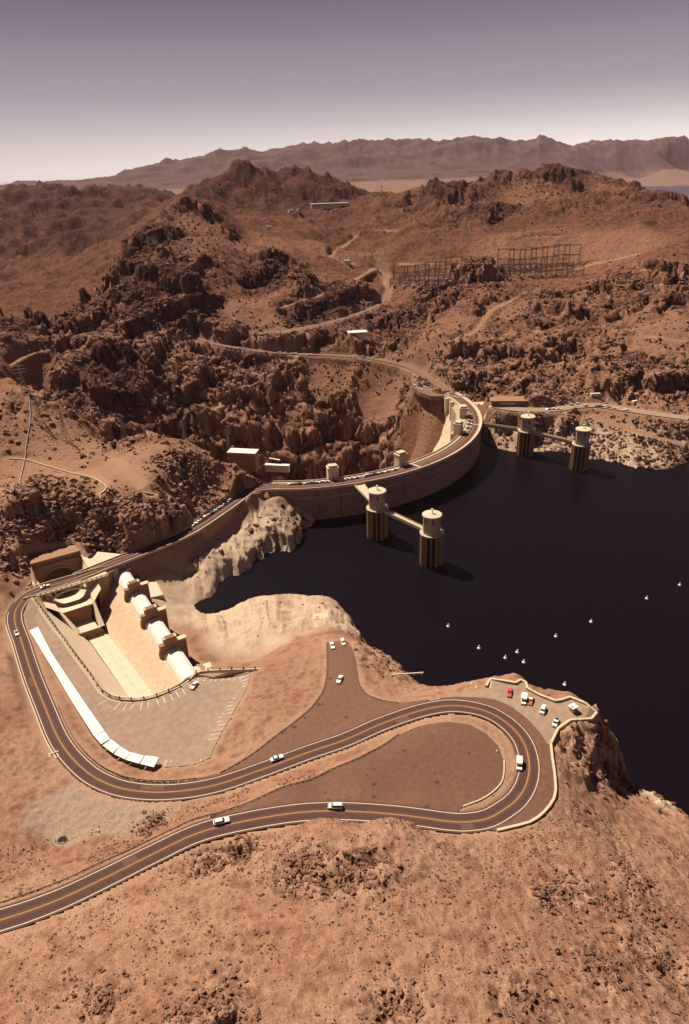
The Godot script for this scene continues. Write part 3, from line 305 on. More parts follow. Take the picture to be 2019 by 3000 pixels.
func spill2(a: float, b: float) -> Vector2:
	return Vector2(-83.0 - 0.512 * a - 0.859 * b, -266.0 - 0.859 * a + 0.512 * b)

func add_corridor(p: PackedVector3Array, half: float, bank: float, kind: int) -> void:
	var reach := half + bank
	for i in p.size() - 1:
		var id := seg_a.size()
		seg_a.append(p[i]); seg_b.append(p[i + 1]); seg_w.append(half); seg_bank.append(bank); seg_kind.append(kind)
		var x0 := floori((minf(p[i].x, p[i + 1].x) - reach) / CELL)
		var x1 := floori((maxf(p[i].x, p[i + 1].x) + reach) / CELL)
		var z0 := floori((minf(p[i].z, p[i + 1].z) - reach) / CELL)
		var z1 := floori((maxf(p[i].z, p[i + 1].z) + reach) / CELL)
		for cx in range(x0, x1 + 1):
			for cz in range(z0, z1 + 1):
				var key := cx * 100000 + cz
				if not cells.has(key): cells[key] = PackedInt32Array()
				cells[key].append(id)

func base(x: float, z: float) -> float:
	var dz := FAN_Z - z
	var rr := sqrt(x * x + dz * dz)
	var u := clampf((atan2(x, dz) / (FAN_HALF + 0.01) + 1.0) * 0.5 * (GU - 1), 0.0, GU - 1.001)
	var v := clampf(log(rr / G_NEAR) / log(G_FAR / G_NEAR) * (GV - 1), 0.0, GV - 1.001)
	var i := int(u)
	var j := int(v)
	var fu := u - i
	var fv := v - j
	var k := j * GU + i
	return lerpf(lerpf(grid[k], grid[k + 1], fu), lerpf(grid[k + GU], grid[k + GU + 1], fu), fv)

# what the roads and pads make of the ground at x, z: [height, how wild it may be, 1 on pavement, 1 on a dirt track]
var g_h := 0.0
var g_wild := 1.0
var g_paved := false
var g_track := 0.0
func level(x: float, z: float) -> float:
	g_h = base(x, z)
	g_wild = 1.0
	g_paved = false
	g_track = 0.0
	var key := floori(x / CELL) * 100000 + floori(z / CELL)
	var list = cells.get(key)
	if list != null:
		var near := 1e9
		var hh := g_h
		for id: int in list:
			var a := seg_a[id]
			var b := seg_b[id]
			var ex := b.x - a.x
			var ez := b.z - a.z
			var t := clampf(((x - a.x) * ex + (z - a.z) * ez) / maxf(ex * ex + ez * ez, 1e-6), 0.0, 1.0)
			var px := x - a.x - ex * t
			var pz := z - a.z - ez * t
			var d := sqrt(px * px + pz * pz)
			var over := (d - seg_w[id]) / seg_bank[id]
			if over < 1.0:
				g_wild = minf(g_wild, clampf(over, 0.0, 1.0))
				if seg_kind[id] > 0 and over < near:
					near = over
					hh = a.y + (b.y - a.y) * t
					g_track = 1.0 - clampf(over * 2.0, 0.0, 1.0) if seg_kind[id] == 2 else 0.0
					g_paved = seg_kind[id] == 1 and over < 0.0
		if near < 1.0:
			g_h = lerpf(hh, g_h, smoothstep(0.0, 1.0, near))
	if z > -380.0 and x > -200.0 and x < 120.0:
		var q := Vector2(x, z)
		for i in pads.size():
			if pad_box[i].has_point(q) and Geometry2D.is_point_in_polygon(q, pads[i]):
				g_paved = true
				g_wild = 0.0
				break
	return g_h

var n_ridge := FastNoiseLite.new()
var n_crag := FastNoiseLite.new()
var n_cell := FastNoiseLite.new()
var n_soil := FastNoiseLite.new()
var n_big := FastNoiseLite.new()
var n_tint := FastNoiseLite.new()
var n_lump := FastNoiseLite.new()
var n_side := FastNoiseLite.new()
var n_block := FastNoiseLite.new()

func set_noise(n: FastNoiseLite, kind: int, freq: float, oct: int, fractal: int, seed_: int, gain := 0.5) -> void:
	n.noise_type = kind as FastNoiseLite.NoiseType
	n.frequency = freq
	n.fractal_type = fractal as FastNoiseLite.FractalType
	n.fractal_octaves = oct
	n.fractal_gain = gain
	n.seed = seed_

func build_ground() -> void:
	set_noise(n_ridge, FastNoiseLite.TYPE_SIMPLEX_SMOOTH, 1.0 / 240.0, 5, FastNoiseLite.FRACTAL_RIDGED, 3)
	set_noise(n_crag, FastNoiseLite.TYPE_SIMPLEX_SMOOTH, 1.0 / 42.0, 5, FastNoiseLite.FRACTAL_RIDGED, 5, 0.55)
	set_noise(n_cell, FastNoiseLite.TYPE_CELLULAR, 1.0 / 13.0, 2, FastNoiseLite.FRACTAL_FBM, 7)
	n_cell.cellular_return_type = FastNoiseLite.RETURN_DISTANCE2_SUB
	set_noise(n_soil, FastNoiseLite.TYPE_SIMPLEX_SMOOTH, 1.0 / 11.0, 5, FastNoiseLite.FRACTAL_FBM, 9, 0.6)
	set_noise(n_big, FastNoiseLite.TYPE_SIMPLEX_SMOOTH, 1.0 / 1500.0, 6, FastNoiseLite.FRACTAL_RIDGED, 11)
	set_noise(n_tint, FastNoiseLite.TYPE_SIMPLEX_SMOOTH, 1.0 / 60.0, 4, FastNoiseLite.FRACTAL_FBM, 13)
	set_noise(n_lump, FastNoiseLite.TYPE_SIMPLEX_SMOOTH, 1.0 / 62.0, 4, FastNoiseLite.FRACTAL_FBM, 17)
	set_noise(n_block, FastNoiseLite.TYPE_CELLULAR, 1.0 / 13.0, 1, FastNoiseLite.FRACTAL_NONE, 23)
	n_block.cellular_return_type = FastNoiseLite.RETURN_CELL_VALUE
	n_block.cellular_jitter = 1.0
	set_noise(n_side, FastNoiseLite.TYPE_SIMPLEX_SMOOTH, 1.0 / 17.0, 4, FastNoiseLite.FRACTAL_FBM, 19, 0.65)
	var rows := PackedFloat32Array()
	var r := 214.0
	while r < 15400.0:
		rows.append(r)
		r *= 1.0 + (0.0023 if r < 460.0 else 0.0020 if r < 1300.0 else 0.003 if r < 1900.0 else 0.0050 if r < 4500.0 else 0.0065)
	all_rows = rows
	all_h.resize(rows.size() * NU)
	var parts := [["foreground_hillside", 0.0, 660.0], ["canyon_terrain", 660.0, 1150.0], ["hills", 1150.0, 3500.0], ["mountains", 3500.0, 20000.0]]
	var start := 0
	for p: Array in parts:
		var some := PackedFloat32Array()
		for k in rows.size():
			if rows[k] >= p[1] and (rows[k] < p[2] or (k > 0 and rows[k - 1] < p[2])):
				if some.is_empty(): start = k
				some.append(rows[k])
		var o := fan_piece(p[0], some, start)
		tag(o, "", "", "", "structure")

const NU := 840
var all_rows := PackedFloat32Array()
var all_h := PackedFloat32Array()

# the height of the ground as built
func surface(x: float, z: float) -> float:
	var dz := FAN_Z - z
	var rr := sqrt(x * x + dz * dz)
	var u := clampf((atan2(x, dz) / FAN_HALF + 1.0) * 0.5 * (NU - 1), 0.0, NU - 1.001)
	var j := clampi(all_rows.bsearch(rr) - 1, 0, all_rows.size() - 2)
	var fv := clampf((rr - all_rows[j]) / (all_rows[j + 1] - all_rows[j]), 0.0, 1.0)
	var i := int(u)
	var k := j * NU + i
	return lerpf(lerpf(all_h[k], all_h[k + 1], u - i), lerpf(all_h[k + NU], all_h[k + NU + 1], u - i), fv)

func fan_piece(called: String, rows: PackedFloat32Array, start: int) -> MeshInstance3D:
	var nv := rows.size()
	var pos := PackedVector3Array()
	var col := PackedColorArray()
	pos.resize(NU * nv)
	col.resize(NU * nv)
	var ncrag := CRAGS.size() / 4
	var crx := PackedFloat32Array()
	for v in CRAGS: crx.append(v)
	var prx := PackedFloat32Array()
	for v in PALE: prx.append(v)
	var vnx := PackedFloat32Array()
	for v in VARNISH: vnx.append(v)
	var smx := PackedFloat32Array()
	for v in SMOOTH: smx.append(v)
	# which crags and pale patches touch each coarse block of the piece
	for j in nv:
		var rr := rows[j]
		var far := clampf((rr - 620.0) / 700.0, 0.0, 1.0)
		var very := clampf((rr - 4200.0) / 2500.0, 0.0, 1.0)
		var live := PackedInt32Array()
		for k in ncrag:
			var d := Vector2(crx[k * 4], crx[k * 4 + 1] - FAN_Z).length()
			if absf(d - rr) < crx[k * 4 + 2] * 1.7: live.append(k)
		var vlive := PackedInt32Array()
		for k in vnx.size() / 3:
			if absf(Vector2(vnx[k * 3], vnx[k * 3 + 1] - FAN_Z).length() - rr) < vnx[k * 3 + 2] * 1.5: vlive.append(k)
		var slive := PackedInt32Array()
		for k in smx.size() / 3:
			if absf(Vector2(smx[k * 3], smx[k * 3 + 1] - FAN_Z).length() - rr) < smx[k * 3 + 2] * 1.6: slive.append(k)
		var plive := PackedInt32Array()
		for k in prx.size() / 3:
			var d := Vector2(prx[k * 3], prx[k * 3 + 1] - FAN_Z).length()
			if absf(d - rr) < prx[k * 3 + 2] * 1.6: plive.append(k)
		for i in NU:
			var th := (i / float(NU - 1) * 2.0 - 1.0) * FAN_HALF
			var x := sin(th) * rr
			var z := FAN_Z - cos(th) * rr
			level(x, z)
			var h := g_h
			var wild := g_wild
			var paved := g_paved
			var track := g_track
			var rock := 0.0
			var talus := 0.0
			for k in live:
				var dx := x - crx[k * 4]
				var dz := z - crx[k * 4 + 1]
				var q := (dx * dx + dz * dz) / (crx[k * 4 + 2] * crx[k * 4 + 2])
				if q < 2.6: rock = maxf(rock, crx[k * 4 + 3] * (1.0 - smoothstep(0.35, 2.6, q)))
			var tint := n_tint.get_noise_2d(x, z)
			var soil := n_soil.get_noise_2d(x, z)
			for k in slive:
				var dx := x - smx[k * 3]
				var dz := z - smx[k * 3 + 1]
				var dust := smoothstep(0.35, 1.5, (dx * dx + dz * dz) / (smx[k * 3 + 2] * smx[k * 3 + 2]))
				rock *= dust
				talus = maxf(talus, 1.0 - dust)
			rock = clampf(rock + tint * 0.5 * minf(rock * 4.0, 1.0) + 0.10 * far, 0.0, 1.0)
			var crag := 0.0
			var size := 0.0
			var grain := 0.0
			var nearby := clampf((470.0 - rr) / 60.0, 0.0, 1.0)
			if paved:
				h -= 0.75
			else:
				var add := soil * (0.55 + 1.3 * rock) * (1.0 + 1.2 * far)
				if rock > 0.02:
					size = clampf((rr - 250.0) / 650.0, 0.24, 1.0) + 0.35 * clampf((rr - 1300.0) / 900.0, 0.0, 1.0)
					var iz := 0.55 / size + 0.45
					var qx := x * iz
					var qz := z * iz
					crag = n_crag.get_noise_2d(qx, qz)
					var lump := n_lump.get_noise_2d(qx, qz)
					var wx := qx + n_side.get_noise_2d(qx * 0.6, qz * 0.6) * 9.0
					var wz := qz + n_side.get_noise_2d(qx * 0.6 + 90.0, qz * 0.6) * 9.0
					var big := n_block.get_noise_2d(wx * 0.36, wz * 0.5)
					var small := n_block.get_noise_2d(wx * 1.15 + 40.0, wz * 1.35)
					var tiny := n_block.get_noise_2d(wx * 3.1, wz * 3.1 + 70.0)
					add += rock * size * (lump * 12.0 + crag * 4.0 + big * 4.6 + small * 3.2 + tiny * 1.5)
					grain = small * 0.35 + tiny * 0.3 + big * 0.2
					var tall := 38.0 * size
					var shift := (n_lump.get_noise_2d(qx * 0.42 + 700.0, qz * 0.42) * 34.0 + big * 2.5 + lump * 8.0) * size
					var t := (h + add + shift) / tall
					var fr := t - floorf(t)
					var stepped := (floorf(t) + 0.55 * fr + 0.45 * smoothstep(0.45, 0.78, fr)) * tall - shift
					add = lerpf(add, stepped - h + 0.06 * tall, 0.9 * rock)
				if nearby > 0.0:
					var q := n_soil.get_noise_2d(x * 2.6 + 800.0, z * 2.6)
					var e := n_crag.get_noise_2d(x * 5.0, z * 5.0)
					add += nearby * (q * 0.75 + e * 0.32 * (0.4 + clampf(tint * 2.0 + 0.5, 0.0, 1.3)))
					grain += nearby * (q * 0.9 + e * 0.35)
				if far > 0.0:
					add += (n_ridge.get_noise_2d(x, z) - 0.1) * far * (7.0 + 25.0 * clampf((rr - 1300.0) / 900.0, 0.0, 1.0)) * (1.0 - 0.6 * very)
				if very > 0.0:
					var up := clampf((h - 120.0) / 350.0, 0.0, 1.0)
					add += n_big.get_noise_2d(x, z) * very * up * 105.0 - 40.0 * very * up + n_ridge.get_noise_2d(x * 0.3, z * 0.3) * 50.0 * very * up
					if h < 120.0: add *= 0.15
				h += add * wild
			var c := Color(0.40, 0.203, 0.134)
			c = c.lerp(Color(0.50, 0.295, 0.20), clampf(0.5 + tint, 0.0, 1.0))
			c = c.lerp(Color(0.26, 0.115, 0.074), clampf(soil * 1.7, 0.0, 0.75))
			c = c.lerp(Color(0.52, 0.30, 0.195) if grain > 0.0 else Color(0.22, 0.095, 0.062), minf(absf(grain) * nearby, 0.75))
			if rock > 0.0:
				c = c.lerp(Color(0.11, 0.048, 0.037).lerp(Color(0.56, 0.33, 0.225), clampf(0.42 + crag * 0.55 + soil * 1.0 + grain * 1.3, 0.0, 1.0)), minf(rock * 1.2, 1.0))
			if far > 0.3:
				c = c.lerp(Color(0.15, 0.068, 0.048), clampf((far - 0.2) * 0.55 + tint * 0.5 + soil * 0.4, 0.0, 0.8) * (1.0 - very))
			if nearby > 0.0 and x < -50.0:
				for k in GRAVEL.size() / 3:
					var dx := x - float(GRAVEL[k * 3])
					var dz := z - float(GRAVEL[k * 3 + 1])
					var q := (dx * dx + dz * dz) / (float(GRAVEL[k * 3 + 2]) * float(GRAVEL[k * 3 + 2]))
					if q < 1.5: c = c.lerp(Color(0.47, 0.34, 0.255), (1.0 - smoothstep(0.6, 1.4, q + soil * 0.5)) * 0.8)
			if talus > 0.0: c = c.lerp(Color(0.47, 0.27, 0.18), talus * 0.75)
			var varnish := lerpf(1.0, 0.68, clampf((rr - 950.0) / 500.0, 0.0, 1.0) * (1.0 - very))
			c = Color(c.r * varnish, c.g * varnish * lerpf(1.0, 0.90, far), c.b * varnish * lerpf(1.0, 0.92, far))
			var coat := 0.0
			for k in vlive:
				var dx := x - vnx[k * 3]
				var dz := z - vnx[k * 3 + 1]
				coat = maxf(coat, 1.0 - smoothstep(0.3, 1.7, (dx * dx + dz * dz) / (vnx[k * 3 + 2] * vnx[k * 3 + 2])))
			if coat > 0.0: c = c.lerp(Color(0.105, 0.054, 0.043), coat * clampf(0.85 + tint * 0.9 + grain, 0.0, 0.95))
			var pale := 0.0
			for k in plive:
				var dx := x - prx[k * 3]
				var dz := z - prx[k * 3 + 1]
				pale = maxf(pale, 1.0 - smoothstep(0.3, 1.5, (dx * dx + dz * dz) / (prx[k * 3 + 2] * prx[k * 3 + 2])))
			if pale > 0.0 and h < 0.0:
				var ring := smoothstep(-2.0, -11.0, h + soil * 6.0 + tint * 5.0)
				c = c.lerp(Color(0.73, 0.55, 0.40), pale * clampf(ring * (0.85 + grain * 0.8) + soil * 0.5, 0.0, 1.0))
			c = c.lerp(Color(0.50, 0.29, 0.19), track)
			if wild < 1.0 and track == 0.0: c = c.lerp(Color(0.56, 0.345, 0.235), (1.0 - wild) * 0.8)
			if very > 0.0:
				c = c.lerp(Color(0.34, 0.22, 0.175) if h < 140.0 else Color(0.085, 0.056, 0.058).lerp(Color(0.19, 0.125, 0.112), clampf(0.5 + n_ridge.get_noise_2d(x * 0.35, z * 0.35), 0.0, 1.0)), very)
			if basin_box.has_point(Vector2(x, z)) and Geometry2D.is_point_in_polygon(Vector2(x, z), basin): h = minf(h, -45.0)
			if rock > 0.05 and wild > 0.3:
				var push := rock * size * wild * 9.0
				var px := n_side.get_noise_3d(x, h, z) * push
				var pz := n_side.get_noise_3d(x + 500.0, h, z) * push
				pos[j * NU + i] = Vector3(x + px, h, z + pz)
			else:
				pos[j * NU + i] = Vector3(x, h, z)
			all_h[(start + j) * NU + i] = h
			col[j * NU + i] = Color(c.r * TONE, c.g * TONE, c.b * TONE)
	var idx := PackedInt32Array()
	idx.resize((NU - 1) * (nv - 1) * 6)
	var w := 0
	for j in nv - 1:
		for i in NU - 1:
			var a := j * NU + i
			idx[w] = a; idx[w + 1] = a + NU; idx[w + 2] = a + 1
			idx[w + 3] = a + 1; idx[w + 4] = a + NU; idx[w + 5] = a + NU + 1
			w += 6
	var arrays := []
	arrays.resize(Mesh.ARRAY_MAX)
	arrays[Mesh.ARRAY_VERTEX] = pos
	arrays[Mesh.ARRAY_COLOR] = col
	arrays[Mesh.ARRAY_INDEX] = idx
	var st := SurfaceTool.new()
	st.create_from_arrays(arrays)
	st.generate_normals()
	var o := MeshInstance3D.new()
	o.mesh = st.commit()
	o.material_override = M.ground if rows[0] < 400.0 else M.ground_mid if rows[0] < 1000.0 else M.ground_far
	put(o, called, self)
	return o

func water_sheet(called: String, poly: PackedVector2Array) -> void:
	var st := SurfaceTool.new()
	st.begin(Mesh.PRIMITIVE_TRIANGLES)
	var t := Geometry2D.triangulate_polygon(poly)
	for k in range(0, t.size(), 3):
		var a := poly[t[k]]
		var b := poly[t[k + 1]]
		var c := poly[t[k + 2]]
		if (b - a).cross(c - a) < 0.0:
			var s := b
			b = c
			c = s
		for v: Vector2 in [a, b, c]: st.add_vertex(Vector3(v.x, LAKE, v.y))
	tag(obj(called, st, M.far_water if called == "far_lake_water" else M.water), "", "", "", "structure")

func build_water() -> void:
	var near := PackedVector2Array()
	for k in 25:
		var a := lerpf(0.0, PI * 0.5 + 0.35, k / 24.0)
		near.append(DAM_CENTRE + Vector2(cos(a - 0.25), sin(a - 0.25)) * (DAM_RADIUS - 4.0))
	near.append_array(PackedVector2Array([Vector2(-66, -480), Vector2(-100, -440), Vector2(-116, -392), Vector2(-112, -380), Vector2(-60, -340), Vector2(-10, -285), Vector2(50, -258), Vector2(92, -215), Vector2(110, -150), Vector2(200, -40), Vector2(900, 60), Vector2(1300, -300), Vector2(1000, -760), Vector2(320, -660), Vector2(175, -700), Vector2(140, -715)]))
	water_sheet("lake_water", near)
	water_sheet("far_lake_water", PackedVector2Array([Vector2(1500, -4200), Vector2(6500, -3800), Vector2(9000, -11500), Vector2(3000, -11500), Vector2(1800, -7000)]))


# ------------------------------------------------------------------ shapes
func begin() -> SurfaceTool:
	var st := SurfaceTool.new()
	st.begin(Mesh.PRIMITIVE_TRIANGLES)
	st.set_smooth_group(-1)
	return st

func quad(st: SurfaceTool, a: Vector3, b: Vector3, c: Vector3, d: Vector3) -> void:
	for v: Vector3 in [a, b, c, a, c, d]: st.add_vertex(v)

func tri(st: SurfaceTool, a: Vector3, b: Vector3, c: Vector3) -> void:
	for v: Vector3 in [a, b, c]: st.add_vertex(v)

# a block between two rings of equal length: bottom and top outlines, both seen clockwise from above
func block(st: SurfaceTool, low: PackedVector3Array, high: PackedVector3Array, cap_low := true) -> void:
	var n := low.size()
	for i in n:
		var k := (i + 1) % n
		quad(st, low[i], high[i], high[k], low[k])
	for i in range(1, n - 1):
		tri(st, high[0], high[i], high[i + 1])
		if cap_low: tri(st, low[0], low[i + 1], low[i])

func box(st: SurfaceTool, t: Transform3D, s: Vector3, taper := 1.0) -> void:
	var h := s * 0.5
	var low := PackedVector3Array()
	var high := PackedVector3Array()
	for q: Vector2 in [Vector2(-1, -1), Vector2(-1, 1), Vector2(1, 1), Vector2(1, -1)]:
		low.append(t * Vector3(q.x * h.x, -h.y, q.y * h.z))
		high.append(t * Vector3(q.x * h.x * taper, h.y, q.y * h.z * taper))
	var n := 4
	for i in n:
		var k := (i + 1) % n
		quad(st, low[i], low[k], high[k], high[i])
	quad(st, high[0], high[1], high[2], high[3])
	quad(st, low[3], low[2], low[1], low[0])

func box_at(st: SurfaceTool, c: Vector3, s: Vector3, turn := 0.0, taper := 1.0) -> void:
	box(st, Transform3D(Basis(Vector3.UP, turn), c), s, taper)

func bar(st: SurfaceTool, a: Vector3, b: Vector3, r: float, n := 6, r2 := -1.0) -> void:
	if r2 < 0.0: r2 = r
	var d := (b - a).normalized()
	var u := d.cross(Vector3.UP if absf(d.y) < 0.9 else Vector3.RIGHT).normalized()
	var v := d.cross(u)
	for i in n:
		var p := TAU * i / n
		var q := TAU * (i + 1) / n
		var o := u * cos(p) + v * sin(p)
		var w := u * cos(q) + v * sin(q)
		quad(st, a + o * r, a + w * r, b + w * r2, b + o * r2)
		tri(st, a, a + w * r, a + o * r)
		tri(st, b, b + o * r2, b + w * r2)

# turned shape: profile of (radius, height)
func lathe(st: SurfaceTool, c: Vector3, prof: PackedVector2Array, n := 32) -> void:
	for i in n:
		var p := TAU * i / n
		var q := TAU * (i + 1) / n
		for k in prof.size() - 1:
			var a := prof[k]
			var b := prof[k + 1]
			quad(st, c + Vector3(cos(p) * a.x, a.y, sin(p) * a.x), c + Vector3(cos(p) * b.x, b.y, sin(p) * b.x), c + Vector3(cos(q) * b.x, b.y, sin(q) * b.x), c + Vector3(cos(q) * a.x, a.y, sin(q) * a.x))

func sheet(st: SurfaceTool, rows: Array[PackedVector3Array]) -> void:
	for j in rows.size() - 1:
		for i in rows[j].size() - 1:
			quad(st, rows[j][i], rows[j + 1][i], rows[j + 1][i + 1], rows[j][i + 1])

# sideways direction of a line at point i (to its right, level)
func side_of(p: PackedVector3Array, i: int) -> Vector3:
	var t := p[mini(i + 1, p.size() - 1)] - p[maxi(i - 1, 0)]
	t.y = 0.0
	t = t.normalized()
	return Vector3(-t.z, 0, t.x)

func length_of(p: PackedVector3Array) -> float:
	var s := 0.0
	for i in p.size() - 1: s += p[i].distance_to(p[i + 1])
	return s

func along(p: PackedVector3Array, s: float) -> Array:
	for i in p.size() - 1:
		var d := p[i].distance_to(p[i + 1])
		if s <= d or i == p.size() - 2:
			var t := (p[i + 1] - p[i])
			return [p[i] + t * clampf(s / maxf(d, 1e-5), 0.0, 1.0), Vector3(t.x, 0, t.z).normalized()]
		s -= d
	return [p[0], Vector3.RIGHT]

# a strip laid on the ground along a line, from offset l to offset r (metres to the right of the line)
func ribbon(st: SurfaceTool, p: PackedVector3Array, l: float, r: float, lift: float, cols := 1, flat_y := false) -> void:
	var rows: Array[PackedVector3Array] = []
	for i in p.size():
		var s := side_of(p, i)
		var row := PackedVector3Array()
		for c in cols + 1:
			var q := p[i] + s * lerpf(l, r, c / float(cols))
			q.y = (p[i].y if flat_y else level(q.x, q.z)) + lift
			row.append(q)
		rows.append(row)
	sheet(st, rows)
	if lift > 0.03 and cols > 1:
		var edge := func(k: int) -> void:
			for i in rows.size() - 1:
				quad(st, rows[i][k], rows[i + 1][k], rows[i + 1][k] + Vector3.DOWN * 1.4, rows[i][k] + Vector3.DOWN * 1.4)
		edge.call(0)
		edge.call(cols)

func pad_mesh(st: SurfaceTool, outline: PackedVector3Array, lift: float, step := 4.0) -> void:
	var poly := flat2(outline)
	var pts := PackedVector2Array()
	for i in poly.size():
		var a := poly[i]
		var b := poly[(i + 1) % poly.size()]
		var n := maxi(1, ceili(a.distance_to(b) / step))
		for k in n: pts.append(a.lerp(b, k / float(n)))
	var rim := pts.duplicate()
	var box2 := Rect2(poly[0], Vector2.ZERO)
	for v in poly: box2 = box2.expand(v)
	var x := box2.position.x
	while x < box2.end.x:
		var z := box2.position.y
		while z < box2.end.y:
			var q := Vector2(x, z) + Vector2(rng.randf(), rng.randf()) * step * 0.4
			if Geometry2D.is_point_in_polygon(q, poly): pts.append(q)
			z += step
		x += step
	var t := Geometry2D.triangulate_delaunay(pts)
	for k in range(0, t.size(), 3):
		var a := pts[t[k]]
		var b := pts[t[k + 1]]
		var c := pts[t[k + 2]]
		if not Geometry2D.is_point_in_polygon((a + b + c) / 3.0, poly): continue
		if (b - a).cross(c - a) < 0.0:
			var s := b
			b = c
			c = s
		for v: Vector2 in [a, b, c]: st.add_vertex(Vector3(v.x, level(v.x, v.y) + lift, v.y))
	for i in rim.size():
		var a := rim[i]
		var b := rim[(i + 1) % rim.size()]
		var pa := Vector3(a.x, level(a.x, a.y) + lift, a.y)
		var pb := Vector3(b.x, level(b.x, b.y) + lift, b.y)
		quad(st, pa, pb, pb + Vector3.DOWN * 1.5, pa + Vector3.DOWN * 1.5)

# a run of wall along a line, in pieces with open joints; each piece is a part
func wall_run(parent: Node3D, called: String, p: PackedVector3Array, thick: float, high: float, deep: float, piece: float, m: Material, lean := 0.0, gap := 0.05, corners := false) -> void:
	if corners:
		for i in p.size() - 1: wall_run(parent, called, PackedVector3Array([p[i], p[i + 1]]), thick, high, deep, piece, m, lean, gap)
		return
	var total := length_of(p)
	var n := maxi(1, roundi(total / piece))
	for k in n:
		var s0 := total * k / n + gap
		var s1 := total * (k + 1) / n - gap
		var st := begin()
		var a := along(p, s0)
		var b := along(p, s1)
		var pa: Vector3 = a[0]
		var pb: Vector3 = b[0]
		var d := (pb - pa)
		d.y = 0
		d = d.normalized()
		var s := Vector3(-d.z, 0, d.x) * thick * 0.5
		var l := s * (1.0 + lean)
		var up := Vector3.UP * high
		var dn := Vector3.DOWN * deep
		block(st, PackedVector3Array([pa - l + dn, pa + l + dn, pb + l + dn, pb - l + dn]), PackedVector3Array([pa - s + up, pa + s + up, pb + s + up, pb - s + up]))
		obj(called, st, m, parent)

func spill(a: float, b: float, y: float) -> Vector3:
	var q := spill2(a, b)
	return Vector3(q.x, y, q.y)

func lowered(p: PackedVector3Array, by: float) -> PackedVector3Array:
	var r := PackedVector3Array()
	for v in p: r.append(v + Vector3.UP * by)
	return r

# ------------------------------------------------------------------ roads and pavements
func structure(called: String, st: SurfaceTool, m: Material) -> MeshInstance3D:
	var o := obj(called, st, m)
	tag(o, "", "", "", "structure")
	return o

func build_roads() -> void:
	var hw := smooth_line(pts3(HIGHWAY), 2.0)
	var st := begin()
	ribbon(st, hw, -4.5, 4.5, 0.10, 6)
	var road := structure("highway_road", st, M.asphalt)
	for side: Array in [[-2.9, -1.1], [1.1, 2.9]]:
		st = begin()
		ribbon(st, hw, side[0], side[1], 0.112, 2)
		obj("lane_wear", st, M.asphalt_worn, road)
	for o: Array in [[-3.78, -3.52, "edge_line"], [3.52, 3.78, "edge_line"]]:
		st = begin()
		ribbon(st, hw, o[0], o[1], 0.125)
		obj(o[2], st, M.road_paint, road)
	for o: Array in [[-0.24, -0.06], [0.06, 0.24]]:
		st = begin()
		ribbon(st, hw, o[0], o[1], 0.125)
		obj("centre_line", st, M.yellow_paint, road)
	for a: Array in [["infield_pavement", INFIELD, M.infield, 0.05], ["viewpoint_pavement", FINGER, M.finger, 0.05], ["shoulder_pavement", SHOULDER, M.infield, 0.06], ["overlook_pavement", OVERLOOK, M.lot, 0.05], ["parking_lot", LOT, M.lot, 0.05]]:
		st = begin()
		pad_mesh(st, pts3(a[1]), a[3])
		var o := structure(a[0], st, a[2])
		if a[0] in ["infield_pavement", "viewpoint_pavement"]:
			var poly := flat2(pts3(a[1]))
			var c := Vector2.ZERO
			for v in poly: c += v / poly.size()
			for k in 14:
				var q: Vector2 = c + (poly[rng.randi() % poly.size()] - c) * rng.randf_range(0.1, 0.8)
				if not Geometry2D.is_point_in_polygon(q, poly): continue
				st = begin()
				var rad := rng.randf_range(0.3, 1.1)
				for e in 9:
					var p0 := q + Vector2.from_angle(TAU * e / 9.0) * rad * (1.0 + 0.35 * sin(e * 2.3 + k))
					var p1 := q + Vector2.from_angle(TAU * (e + 1) / 9.0) * rad * (1.0 + 0.35 * sin(((e + 1) % 9) * 2.3 + k))
					tri(st, Vector3(q.x, level(q.x, q.y) + 0.085, q.y), Vector3(p0.x, level(p0.x, p0.y) + 0.085, p0.y), Vector3(p1.x, level(p1.x, p1.y) + 0.085, p1.y))
				obj("oil_stain", st, M.asphalt_patch, o)
		if a[0] == "parking_lot": parking_lines(o)
		if a[0] == "overlook_pavement": overlook_lines(o)
	for a: Array in [["valley_road", NEVADA_ROAD, 4.6, M.far_asphalt], ["upper_road", UPPER_ROAD, 3.4, M.far_asphalt], ["shore_road", SHORE_ROAD, 6.5, M.lot]]:
		st = begin()
		ribbon(st, smooth_line(pts3(a[1]), 4.0), -a[2], a[2], 0.35, 4)
		structure(a[0], st, a[3])
	# patched and sealed places in the asphalt
	var total := length_of(hw)
	for k in 16:
		var s := total * (0.22 + 0.047 * k) + rng.randf() * 9.0
		if s > total - 12.0: continue
		var piece := part_of_line(hw, s, s + rng.randf_range(4.0, 11.0), 2.0)
		var side := 0.5 if k % 2 else -3.2
		st = begin()
		ribbon(st, piece, side, side + rng.randf_range(1.6, 2.6), 0.118, 1)
		obj("asphalt_patch", st, M.asphalt_patch if k % 3 else M.asphalt_pale, road)

func line_on(parent: Node3D, a: Vector3, b: Vector3, w: float, lift := 0.075, m: Material = null) -> void:
	var st := begin()
	var d := (b - a)
	d.y = 0
	var s := Vector3(-d.z, 0, d.x).normalized() * w * 0.5
	var n := maxi(1, ceili(d.length() / 2.0))
	for k in n:
		var p := a.lerp(b, k / float(n))
		var q := a.lerp(b, (k + 1) / float(n))
		var c := [p - s, q - s, q + s, p + s]
		for i in 4: c[i].y = level(c[i].x, c[i].z) + lift
		quad(st, c[0], c[1], c[2], c[3])
	obj("parking_line", st, m if m else M.road_paint, parent)

